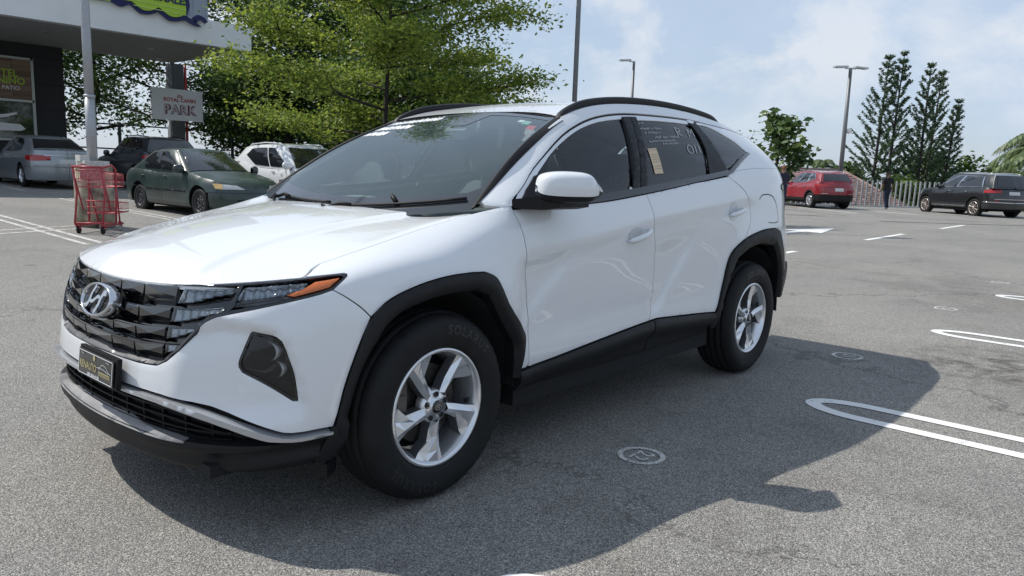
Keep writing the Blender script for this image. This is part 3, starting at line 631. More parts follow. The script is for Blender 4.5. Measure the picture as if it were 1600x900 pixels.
# jewel cells
colb = [[(.104, .1055), (.284, .466), (.466, .466)]]
T_ROW = [(1.062, .912), (.902, .818), (.808, .745), (.735, .672)]
SB = [(.098, .262, .462), (.100, .262, .452), (.112, .270, .446), (.122, .280, .450)]
def cell(s0, s1, t1, t0, parent, nm='grille_cell'):
    h = t1-t0; w = s1-s0; g = .0035
    a, b = s0+g, s1-g
    D = [((a, t1-.10*h), .000), ((b, t1-.10*h), .000), ((b-.02*w, t0+.40*h), -.006), ((a+.70*w, t0+.30*h), -.020), ((a+.30*w, t0+.30*h), -.020), ((a+.02*w, t0+.40*h), -.006),
         ((a+.06*w, t1), -.004), ((b-.06*w, t1), -.004), ((a+.03*w, t1+.02*h), -.030), ((b-.03*w, t1+.02*h), -.030),
         ((b-.05*w, t0+.05*h), -.030), ((a+.05*w, t0+.05*h), -.030), ((a+.5*w, t0+.56*h), -.001),
         ((a, t0+.0*h), -.010), ((b, t0), -.010), ((a-.002, t0+.40*h), -.030), ((b+.002, t0+.40*h), -.030)]
    P = np.array([d[0] for d in D]); V = SHS(P, np.array([d[1] for d in D]))
    F = [(0, 12, 1), (1, 12, 2), (12, 3, 2), (12, 4, 3), (12, 5, 4), (0, 5, 12), (0, 1, 7, 6), (6, 7, 9, 8), (5, 11, 4), (4, 11, 10, 3), (3, 10, 2), (0, 15, 5), (1, 2, 16), (5, 15, 13, 11), (2, 10, 14, 16)]
    if s0 >= 0: pass
    return mesh_from(nm, V, [f[::-1] for f in F], M['grille_gloss'], parent, False)
for (t1, t0), sb in zip(T_ROW, SB):
    cell(-sb[0], sb[0], t1, t0, SUV)
    for sg in (1, -1):
        for k in range(2):
            a, b = sb[k]*sg, sb[k+1]*sg; cell(min(a, b), max(a, b), t1, t0, SUV)
    # bright upper ridge of each row
    half = [(0, t1+.004), (sb[2], t1+.004), (sb[2]-.004, t1-.006), (0, t1-.006)]
    if t1 < 1: panel('grille_ridge', symout(half), lambda P, off=0.: SHS(P, off), M['grille_gloss'], SUV, sym=True, off=-.001, thick=.01, sp=.03, gap=0)
# hidden lamps in the grille wings, each a reflector behind a clear lens
LENS = [[(.487,1.036),(.725,1.004),(.717,.985),(.545,.935),(.473,.928)], [(.458,.900),(.684,.872),(.672,.855),(.536,.838),(.457,.832)],
        [(.450,.808),(.588,.797),(.569,.783),(.490,.765),(.452,.760)], [(.451,.737),(.515,.737),(.503,.717),(.456,.700)], [(.745,.998),(.985,.948),(.968,.909),(.871,.888),(.729,.895)]]
for L_ in LENS:
    for sg in (1, -1):
        Q = [(x*sg, y) for x, y in L_]
        lamp = panel('headlight', Q, lambda P, off=0.: SHS(P, off), M['lamp_glass'], SUV, sym=True, off=-.004, thick=.022, sp=.016, gap=.001)
        P_, T_ = fill(inset(Q, .004), .010); n_ = np.cos(P_[:, 0]*150)*.004+np.cos(P_[:, 1]*60+P_[:, 0]*30)*.002
        mesh_from('reflector', SHS(P_, -.020+n_), [tuple(t) for t in T_], M['drl'], lamp, False)
for L_, mt, nm in (([(.730,.888),(.893,.884),(.927,.864),(.828,.852),(.719,.860)], M['lamp_glass'], 'headlight'), ([(.906,.882),(.967,.905),(1.012,.945),(1.102,.936),(1.057,.890),(.936,.868)], M['amber'], 'indicator_lamp')):
    for sg in (1, -1): panel(nm, [(x*sg, y) for x, y in L_], lambda P, off=0.: SHS(P, off), mt, SUV, sym=True, off=-.003, thick=.02, sp=.014, gap=.0012)
# divider between wing lamps
for sg in (1, -1):
    panel('lamp_divider', [(x*sg, y) for x, y in [(.722,1.022),(.742,1.018),(.728,.865),(.708,.845),(.700,.85),(.722,.93)]], lambda P, off=0.: SHS(P, off), M['gloss_black'], SUV, sym=True, off=.0, thick=.03, sp=.014, gap=.0)
M['lamp_inner'] = mat('lamp_inner', (.30, .305, .31), .35, metal=.4)
# main lamp in the cheek
for sg in (1, -1):
    fo = [(x*sg, y) for x, y in FOG]
    lamp = panel('main_headlight', inset(fo, .004), bumper_fn, M['lamp_glass'], SUV, sym=True, off=-.006, thick=.02, sp=.016, gap=.001)
    panel('lamp_bezel', fo, bumper_fn, M['gloss_black'], lamp, sym=True, off=-.002, thick=.04, sp=.012, gap=.001, holes=[inset(fo, .008)])
    P_, T_ = fill(inset(fo, .002), .02); mesh_from('lamp_housing', bumper_fn(P_, -.034+.006*np.sin(P_[:, 1]*90)), [tuple(t) for t in T_], M['lamp_inner'], lamp, False)
    for (c0, c1), r_ in (((.855,.672), .030), ((.880,.600), .026)):
        p = bumper_fn(np.array([[c0*sg, c1]]), -.030)[0]; n_ = SH.normal(np.array([[c0, c1]]))[0]; n_[1] *= sg
        V, F = lathe([(0, .0), (r_*.7, .004), (r_, .016), (r_*1.1, .016), (r_*1.1, -.02)], 20)
        q = Vector((-1, -.25*sg, 0)).normalized().rotation_difference(Vector((0, 1, 0))).inverted(); V = [q @ Vector(v)+Vector(p) for v in V]
        mesh_from('lamp_bowl', V, F, M['lamp_inner'], lamp, True)
    for tt in (.690, .640, .626, .575):
        panel('lamp_fin', [(x*sg, y) for x, y in [(.80,tt),(.915,tt-.012),(.915,tt-.017),(.80,tt-.005)]], bumper_fn, M['drl'], lamp, sym=True, off=-.016, thick=.02, sp=.02, gap=0)
# ---- bonnet
gx = TOPC  # shell top edge
fe = SH.P[:, -1, :]; fs = SH.S
lipk = [i for i in range(len(fs)) if fs[i] <= .60]; sidek = [i for i in range(len(fs)) if 1.075 < fs[i] <= 1.80]
HG = .004
lipx = SH(np.array(crv([(.62,1.080),(.684,1.076),(.75,1.064),(.80,1.050),(.90,1.021),(.965,1.001)], 4)+crv([(.978,1.003),(.998,1.028),(1.028,1.062),(1.068,1.08)], 4)))
edge_pts = [(fe[i, 0], -fe[i, 1], fe[i, 2]) for i in lipk][::3]+[(p[0], -p[1]-(.002 if k > 20 else 0), p[2]) for k, p in enumerate(lipx)]+[(fe[i, 0], -fe[i, 1]-HG, fe[i, 2]) for i in sidek][::3]
edge = np.array(edge_pts)
HZC = ([-.82, -.78, -.70, -.60, -.45, -.25, 0, .17, .32], [.822, .852, .893, .925, .965, 1.008, 1.048, 1.070, 1.085])
HK = ([-.82, -.76, -.66, -.5, -.25, 0, .3], [0, .02, .06, .094, .070, .056, .04])
cowl = [(.300, .752), (.275, .70), (.235, .55), (.195, .35), (.175, .15), (.17, 0)]
hood_out = [(p[0], p[1]) for p in edge]+cowl[0:]
hh = [(x, y) for x, y in hood_out]
def hood_z(x, w):
    w = np.abs(w)
    z = cubic(*HZC, x)-np.interp(x, *HK)*w**2
    cw = np.interp(x, [-.80, -.72, -.55, -.40, -.08, .18, .3], [.47, .445, .40, .395, .43, .50, .54])
    z = z+.015*(1-sstep(-.012, .026, w-cw))*sstep(-.80, -.66, x)-.004
    return z
eD = edge[:, 2]-hood_z(edge[:, 0], edge[:, 1])
def hood_fn(P, off=0.):
    P = np.atleast_2d(P); x = P[:, 0]; w = P[:, 1]; a = np.abs(w)
    z = hood_z(x, a)
    d2 = (x[:, None]-edge[None, :, 0])**2+(a[:, None]-edge[None, :, 1])**2
    i = d2.argmin(1); d = np.sqrt(d2[np.arange(len(x)), i])
    wt_ = 1/(d2+1e-6); corr = (wt_*eD[None]).sum(1)/wt_.sum(1)
    z = z+corr*np.exp(-(d/.16)**2)
    V = np.stack([x, -w, z], 1)
    if np.ndim(off) or off: V = V+np.array([0, 0, 1.])*np.asarray(off).reshape(-1, 1)
    return V
# domain x, w (w = half width; symmetric outline)
full = [(x, w) for x, w in hh]+[(x, -w) for x, w in hh[::-1]]
hood = panel('bonnet', full, hood_fn, WP, SUV, sp=.022, sym=True, off=.001, thick=.022, gap=.0012, lip=.006)
# cowl strip, wipers
def ws_fn(P, off=0.):
    """a = -1..1 across, b = 0..1 upwards"""
    P = np.atleast_2d(P); a = P[:, 0]; b = P[:, 1]; aa = np.abs(a)
    x0 = .155+.185*aa**2.2; w0 = .762; z0 = 1.072+.058*aa**2
    x1 = 1.150-.125*aa**2.2; w1 = .603; z1 = 1.563-.050*aa**2
    t = b
    V = np.stack([x0+(x1-x0)*t, -a*(w0+(w1-w0)*t), z0+(z1-z0)*t], 1)
    nn = np.array([-.42, 0, .9]); V = V+nn*(.030*np.sin(np.pi*np.clip(t, -.1, 1.1)))[:, None]
    if np.ndim(off) or off:
        e = .01; q = np.cross(ws_fn(P+[e, 0])-ws_fn(P-[e, 0]), ws_fn(P+[0, e])-ws_fn(P-[0, e])); q /= np.linalg.norm(q, axis=1, keepdims=True)
        q *= np.sign(q[:, 2:3]); V = V+q*np.asarray(off).reshape(-1, 1)
    return V
def quadgrid(name, fn, u, v, m, parent, off=0., flip=False, smooth=True):
    A, B = np.meshgrid(u, v, indexing='ij'); V = fn(np.stack([A.ravel(), B.ravel()], 1), off); n = len(v)
    F = [(i*n+j, (i+1)*n+j, (i+1)*n+j+1, i*n+j+1) for i in range(len(u)-1) for j in range(n-1)]
    if flip: F = [f[::-1] for f in F]
    return mesh_from(name, V, F, m, parent, smooth)
ws = quadgrid('windshield', ws_fn, np.linspace(-1, 1, 33), np.linspace(-.07, 1, 22), M['windshield'], SUV)
# printed border of the windscreen (a real frame just inside the pane)
bo = [(-1,-.07),(1,-.07),(1,1),(-1,1)]; bi_ = crv([(-.965,.13),(-.972,.5),(-.955,.94)],4)+crv([(-.6,.950),(-.17,.955)],3)+crv([(-.12,.83),(-.09,.80),(.09,.80),(.12,.83)],2)+crv([(.17,.955),(.6,.950)],3)+crv([(.955,.94),(.972,.5),(.965,.13)],4)+crv([(.90,.085),(.5,.078),(0,.075),(-.5,.078),(-.90,.085)],3)
P_, T_ = fill(bo, .05, [bi_]); mesh_from('glass_border', ws_fn(P_, .0015), [tuple(t) for t in T_], M['frit'], ws, True)
for sg in (1, -1):       # rubber strip up each windscreen side
    V = []
    for b in np.linspace(-.06, 1.0, 30):
        p1 = ws_fn(np.array([[.985*sg, b]]), .004)[0]; pe = ws_fn(np.array([[sg*1.0, b]]), .007)[0]; x_ = min(max(pe[0]+.004, .30), 1.05); p2 = upper(np.array([[x_, .962]]), .0035)[0]; p2[1] *= sg if sg < 0 else 1
        p2 = upper(np.array([[x_, .958]]), .0035)[0]; p2[1] = -abs(p2[1]) if pe[1] < 0 else abs(p2[1]); V += [p1, pe, p2]
    F = []
    for i in range(29):
        for j in (0, 1): F.append((3*i+j, 3*i+j+1, 3*i+j+4, 3*i+j+3))
    mesh_from('windshield_seal', V, F, M['dark_plastic'], SUV, True)
quadgrid('cowl_panel', lambda P, off=0.: np.stack([.135+.18*np.abs(P[:, 0])**2.2+P[:, 1]*.07, -P[:, 0]*.76, 1.052+.05*np.abs(P[:, 0])**2+P[:, 1]*.02+.0], 1), np.linspace(-1, 1, 25), np.linspace(0, 1, 3), M['dark_plastic'], SUV)
def wsp(a, b, o): return Vector(ws_fn(np.array([[a, b]]), o)[0])
def hp(x, w, o=0.): return Vector(hood_fn(np.array([[x, w]]), o)[0])
for (pa, pb, pc) in ((( .02, -.03), (.20, .0), (.93, .02)), ((-.66, -.03), (-.50, .0), (-.02, .015))):
    w_ = empty('wiper'); w_.parent = SUV
    MB().tube([wsp(*pa, .012), wsp((pa[0]+pb[0])/2, .0, .020), wsp(*pb, .016)], [.009, .008, .006], 8).build('wiper_arm', M['dark_plastic'], w_)
    MB().tube([wsp(pb[0]+(pc[0]-pb[0])*k/8-.12*(1-k/8), pb[1]+(pc[1]-pb[1])*k/8, .010) for k in range(9)], .0065, 6).build('wiper_blade', M['dark_plastic'], w_)
    p = wsp(pa[0], pa[1]-.01, .02); MB().tube([p-Vector((.02, 0, .02)), p+Vector((0, 0, .012))], [.016, .012], 10).build('wiper_pivot', M['gloss_black'], w_)
# washer/pivot cap and raised wiper tip that shows beyond the bonnet
MB().tube([wsp(.52, .02, .012), wsp(.47, .05, .020), wsp(.42, .085, .015)], [.010, .012, .003], 6).build('wiper_arm', M['dark_plastic'], SUV)
# ---- roof
RZ = ([1.0, 1.15, 1.4, 1.7, 2.0, 2.4, 2.8, 3.1, 3.45], [1.530, 1.566, 1.628, 1.664, 1.676, 1.668, 1.640, 1.602, 1.535])
def roof_fn(P, off=0.):
    P = np.atleast_2d(P); x = P[:, 0]; v = P[:, 1]; a = np.abs(v)
    W = cubic(ROOFW[0], ROOFW[1], x); zg = cubic(ROOFZ[0], ROOFZ[1], x); zc = cubic(*RZ, x)
    z = zg+(zc-zg)*(1-a**2.6)
    V = np.stack([x, -v*W, z], 1)
    if np.ndim(off) or off: V = V+np.array([0, 0, 1.])*np.asarray(off).reshape(-1, 1)
    return V
aw = np.linspace(-1, 1, 29)
def roof_grid(P, off=0.):
    P = np.atleast_2d(P); a = P[:, 1]; x0 = 1.152-.125*np.abs(a)**2.2; return roof_fn(np.stack([x0+(3.44-x0)*P[:, 0], a], 1), off)
quadgrid('roof', roof_grid, np.linspace(0, 1, 60), aw, WP, SUV, flip=True)
quadgrid('roof_seam', lambda P, off=0.: roof_grid(np.stack([P[:, 0]*.012-.006, P[:, 1]], 1))-np.array([0, 0, .006]), np.linspace(0, 1, 3), aw, M['dark_plastic'], SUV, flip=True)
# spoiler
def sp_fn(P, off=0.):
    P = np.atleast_2d(P); x = 3.44+P[:, 0]*.16; V = roof_fn(np.stack([np.full(len(P), 3.44), P[:, 1]], 1)); V[:, 0] = x; V[:, 2] -= P[:, 0]*.055+.03*(P[:, 0] > .99); return V
quadgrid('spoiler', sp_fn, np.linspace(0, 1, 5), aw, WP, SUV, flip=True)
quadgrid('spoiler', lambda P, off=0.: sp_fn(P)-np.array([0, 0, .03]), np.linspace(0, 1, 5), aw, M['dark_plastic'], SUV)
# rear window
top_r = SH.P[:, -1, :]
def rw_fn(P, off=0.):
    P = np.atleast_2d(P); a = P[:, 0]; b = P[:, 1]; aa = np.abs(a)
    s = TL-(aa*.86); q = SH(np.stack([s, np.full(len(s), 1.08)], 1)); w0 = -q[:, 1]; x0 = q[:, 0]
    x1 = 3.50-.08*aa**2; w1 = .56*aa; V = np.stack([x0+(x1-x0)*b, -np.sign(a)*(w0+(w1-w0)*b), 1.32+(1.465-1.32)*b], 1); return V
quadgrid('rear_window', rw_fn, np.linspace(-1, 1, 21), np.linspace(0, 1, 5), M['rear_glass'], SUV)
# ---- upper sides
def UP(P, off=0.): return upper(P, off)
seal = crv([(.470,.20),(.500,.32),(.580,.50),(.690,.69),(.90,.812),(1.105,.858),(1.290,.880),(1.562,.884),(1.883,.868),(2.282,.862),(2.515,.850),(2.836,.878),(3.041,.921)], 3)
sealb = [(x, y-.018) for x, y in seal]
rail_out = [(.342,1.0)]+[(.345,.5),(.37,.22),(.40,-.02),(.455,-.02),(.462,.10)]+[(x, y+.004) for x, y in seal]+[(3.10,.93),(3.42,.98),(3.42,1.0),(3.1,1),(2.6,1),(2.0,1),(1.5,1),(1.2,1),(1.0,1),(.8,1.0),(.6,1.0),(.45,1.0)]
panel('side_rail', rail_out, UP, WP, SUV, sp=.03, gap=.001, thick=.02, off=.001)
# door window frames (body-coloured strip under the seal)
fr_o = [(.478,.05),(.49,.20)]+[(x, y-.016) for x, y in seal if .50 < x < 2.285]+[(2.285,.84),(2.285,.790),(2.20,.790),(1.625,.808),(1.505,.826)]+crv([(.706,.595),(.800,.696),(.901,.755),(1.105,.808),(1.270,.825)], 2)[::-1]+[(.606,.38),(.553,.17),(.528,.03),(.48,.03)]
FGL = crv([(.60,.02),(.645,.20),(.700,.48),(.780,.63),(.901,.755),(1.105,.820),(1.270,.836),(1.500,.836)], 2)+[(1.345,.02)]
FGL = [(.52,.03),(.545,.17),(.600,.38)]+crv([(.706,.60),(.800,.702),(.901,.762),(1.105,.815),(1.270,.832),(1.505,.832)], 2)+[(1.345,.02)]
RGL = [(1.455,.02),(1.625,.815),(2.20,.795)]+crv([(2.228,.76),(2.240,.60),(2.235,.404),(2.175,.03)], 3)
QGL = [(2.300,.780),(2.40,.783),(2.48,.765),(2.564,.705),(2.710,.560),(2.807,.350),(2.395,.03),(2.36,.33),(2.335,.55)]
panel('door_frame', fr_o, UP, M['white_paint'], SUV, sp=.03, off=-.004, thick=.02, gap=.0)
q_o = [(2.292,.83)]+[(x, y-.016) for x, y in seal if 2.30 < x]+[(3.08,.92),(3.42,.97),(3.42,0),(2.9,0),(2.43,0),(2.62,.17),(2.815,.345),(2.714,.575),(2.566,.722),(2.48,.782),(2.40,.800),(2.30,.797)]
panel('rear_pillar', q_o, UP, WP, SUV, sp=.03, off=.0005, thick=.02, gap=.0)
for g, nm, mt in ((FGL, 'front_side_window', M['side_glass']), (RGL, 'rear_side_window', M['rear_glass']), (QGL, 'quarter_window', M['rear_glass'])):
    panel(nm, g, UP, mt, SUV, sp=.05, off=-.010 if nm[0] != 'q' else -.003, thick=.003, gap=-.002)
# black pillar covers and belt moulding
def bl(nm, o, off=.002, **k): return panel(nm, o, UP, M['black_plastic'], SUV, sp=.03, off=off, thick=.008, gap=.0008, lip=.0, **k)
bl('pillar_cover', [(1.335,.012),(1.398,.012),(1.574,.842),(1.495,.842)]); bl('pillar_cover', [(1.402,.012),(1.462,.012),(1.632,.836),(1.578,.842)])
bl('pillar_cover', [(2.160,.012),(2.400,.012),(2.366,.33),(2.338,.56),(2.302,.79),(2.295,.84),(2.19,.80),(2.216,.76),(2.228,.60),(2.222,.404)])
panel('door_frame', [(2.205,.80),(2.285,.797),(2.287,.85),(2.205,.85)], UP, M['white_paint'], SUV, sp=.03, off=.003, thick=.01, gap=0)
panel('window_moulding', [(2.36,-.03),(2.46,-.03),(2.84,.33),(2.808,.365)], UP, M['gloss_black'], SUV, sp=.02, off=.005, thick=.015, gap=0)
panel('window_moulding', [(1.985,1.057),(2.2,1.055),(2.594,1.055),(2.972,1.058),(3.5,1.062),(3.93,1.060),(3.96,1.08),(1.985,1.08)], lambda P, off=0.: SH(P, off), M['gloss_black'], SUV, sp=.02, off=.006, thick=.02, gap=0)
panel('mirror_base', [(.500,.02),(.640,.02),(.650,.30),(.700,.55),(.660,.56),(.575,.38),(.525,.18)], UP, M['dark_plastic'], SUV, sp=.02, off=.002, thick=.01, gap=0)
panel('window_seal', [(.483,.19)]+[(x, y-.012) for x, y in seal if x > .49]+[(x, y+.002) for x, y in seal[::-1] if x > .49]+[(.476,.20)], UP, M['dark_plastic'], SUV, sp=.03, off=-.006, thick=.012, gap=0)
for P0, P1, nm in (((.52,.03),(1.35,.045),'window_seal'),):
    panel('window_moulding', [(.47,-.03),(2.40,-.03),(2.42,.035),(1.5,.035),(.49,.035)], UP, M['gloss_black'], SUV, sp=.03, off=.004, thick=.016, gap=0)
# roof rails
for sg in (-1, 1):
    pts = []
    for x, h in ((1.03,-.006),(1.08,.008),(1.16,.018),(1.30,.022),(1.6,.022),(2.0,.022),(2.35,.022),(2.58,.020),(2.68,.012),(2.755,-.008)):
        q = roof_fn(np.array([[x, .955]]))[0]; pts.append(Vector((x, sg*(-q[1]+.0), q[2]+h)))
    pp = [tuple(p) for p in pts]; cc = []
    A = np.array(pp); cc = cubic(np.arange(len(A)), A, np.linspace(0, len(A)-1, 50))
    V = []; F = []
    for i, p in enumerate(cc):
        e_ = min(1, min(i, 49-i)/4+.35)
        for k in range(8):
            a_ = 2*math.pi*k/8; V.append((p[0], p[1]+.020*math.cos(a_), p[2]+(.013*e_ if math.sin(a_) > 0 else .034)*math.sin(a_)))
    for i in range(49):
        for k in range(8): F.append((i*8+k, i*8+(k+1) % 8, (i+1)*8+(k+1) % 8, (i+1)*8+k))
    mesh_from('roof_rail', V, F, M['black_plastic'], SUV, True)
# door handles
def handle(s0, t0, L, tilt):
    for sg in (-1, 1):
        h = empty('door_handle'); h.parent = SUV
        # grip: a bowed bar standing off the skin
        V = []; F = []; N_ = 22; K = 10
        for i in range(N_):
            u = i/(N_-1); st = (s0+(u-.5)*L, t0+tilt*(u-.5)); o = .006+.034*math.sin(math.pi*min(1, max(0, u*.96+.02)))**.6
            p = SH(np.array([st]), o)[0]; hw = (.0155-.004*abs(u-.45))*(min(1, 9*u+.25))*(min(1, 9*(1-u)+.25)); d_ = .011
            for k in range(K):
                a_ = 2*math.pi*k/K; V.append((p[0], sg*(-p[1])+(-sg)*0+ -sg*-0+0, p[2]+hw*math.sin(a_))); V[-1] = (p[0], (p[1]-d_*math.cos(a_))*(-1 if sg > 0 else 1), p[2]+hw*math.sin(a_))
        for i in range(N_-1):
            for k in range(K): F.append((i*K+k, i*K+(k+1) % K, (i+1)*K+(k+1) % K, (i+1)*K+k))
        F += [tuple(range(K))[::-1], tuple((N_-1)*K+k for k in range(K))]
        mesh_from('handle_grip', V, F, WP, h, True)
        # flat disc behind the grip; its greyer tone paints the shade of a dish
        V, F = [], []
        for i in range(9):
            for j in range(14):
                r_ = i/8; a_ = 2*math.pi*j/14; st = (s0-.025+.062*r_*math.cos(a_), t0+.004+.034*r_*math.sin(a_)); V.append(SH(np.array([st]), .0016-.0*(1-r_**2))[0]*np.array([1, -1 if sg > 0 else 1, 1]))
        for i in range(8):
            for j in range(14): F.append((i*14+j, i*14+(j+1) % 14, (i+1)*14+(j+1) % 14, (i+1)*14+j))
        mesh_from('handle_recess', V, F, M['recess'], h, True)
M['recess'] = mat('handle_recess_shade', (.62, .64, .66), .3, coat=1)
handle(2.858, .866, .20, .03); handle(3.955, .893, .20, .02)
# fuel flap line
o_ = crv([(4.30,.930),(4.34,.944),(4.44,.946),(4.52,.935),(4.575,.905),(4.60,.862),(4.59,.850),(4.50,.846),(4.42,.850)], 3)
ribbons('fuel_flap_line', [o_], lambda P: SH(P, .0012), M['dark_plastic'], SUV, .0032)
# wing mirrors
def mirror(sg):
    mr = empty('wing_mirror'); mr.parent = SUV
    # sections along y (outwards): centre x, centre z, half depth, half height, squareness
    secs = [(.893,.560,1.192,.012,.014),(.900,.557,1.196,.040,.044),(.920,.552,1.198,.062,.058),(.955,.552,1.199,.074,.064),(1.0,.556,1.199,.078,.065),(1.05,.566,1.197,.074,.060),(1.080,.584,1.190,.050,.042),(1.106,.600,1.183,.024,.022),(1.120,.608,1.180,.006,.006)]
    A = np.array(secs); Q = cubic(np.arange(len(A)), A, np.linspace(0, len(A)-1, 26)); K = 28
    V = []; F = []
    for y, cx, cz_, hx, hz in Q:
        for k in range(K):
            a_ = 2*math.pi*k/K; c_, s_ = math.cos(a_), math.sin(a_); e_ = .72
            xx = hx*np.sign(c_)*abs(c_)**e_; zz = hz*np.sign(s_)*abs(s_)**e_
            if xx > 0: xx *= .62
            if zz < 0: zz *= 1.02
            X_ = cx+xx; Y_ = .955+(y-.955)*1.42; dx, dw = X_-.575, Y_-.955; th_ = math.radians(60 if sg < 0 else 82); cc_, ss_ = math.cos(th_), math.sin(th_)
            V.append((.575+dx*cc_+dw*ss_, sg*(.965-dx*ss_+dw*cc_-(.065 if sg > 0 else 0)), cz_+zz)); V[-1] = (V[-1][0]+(.15 if sg > 0 else 0), V[-1][1], V[-1][2]-(.02 if sg > 0 else 0))
    for i in range(25):
        for k in range(K): F.append((i*K+k, i*K+(k+1) % K, (i+1)*K+(k+1) % K, (i+1)*K+k))
    F += [tuple(range(K)), tuple(25*K+k for k in range(K))][::1]
    if sg > 0: F = [f[::-1] for f in F]
    def isblk(n_): i, k = divmod(n_, K); s_ = math.sin((k+.5)*2*math.pi/K); return n_ < 25*K and (s_ < -.42 or (i > 19 and s_ < -.05))
    Fb = [f for n_, f in enumerate(F) if isblk(n_)]; Fw = [f for n_, f in enumerate(F) if not isblk(n_)]; Fx = [f for f in F if np.mean([V[i][2] for i in f])-(1.170+.02*max(0, np.mean([V[i][0] for i in f])-.76)/.05) > 0]
    mesh_from('mirror_cap', V, [f[::-1] for f in Fw], WP, mr, True); mesh_from('mirror_shell', V, [f[::-1] for f in Fb], M['black_plastic'], mr, True)
    # arm: flat wedge from the door to the head
    V = []; 
    for y, x0, x1, z0, z1 in ((.855,.435,.66,1.108,1.143),(.90,.455,.70,1.104,1.150),(.965,.49,.74,1.104,1.162),(1.01,.55,.76,1.115,1.165)):
        V += [(x0, sg*y, z1), (x0+.01, sg*y, z0), (x1, sg*y, z0), (x1, sg*y, z1)]
    F = []
    for i in range(3):
        for k in range(4): F.append((i*4+k, i*4+(k+1) % 4, (i+1)*4+(k+1) % 4, (i+1)*4+k))
    F += [(3, 2, 1, 0), (12, 13, 14, 15)]; 
    if sg < 0: F = [f[::-1] for f in F]
    mesh_from('mirror_arm', V, F, M['black_plastic'], mr, False)
mirror(-1); mirror(1)
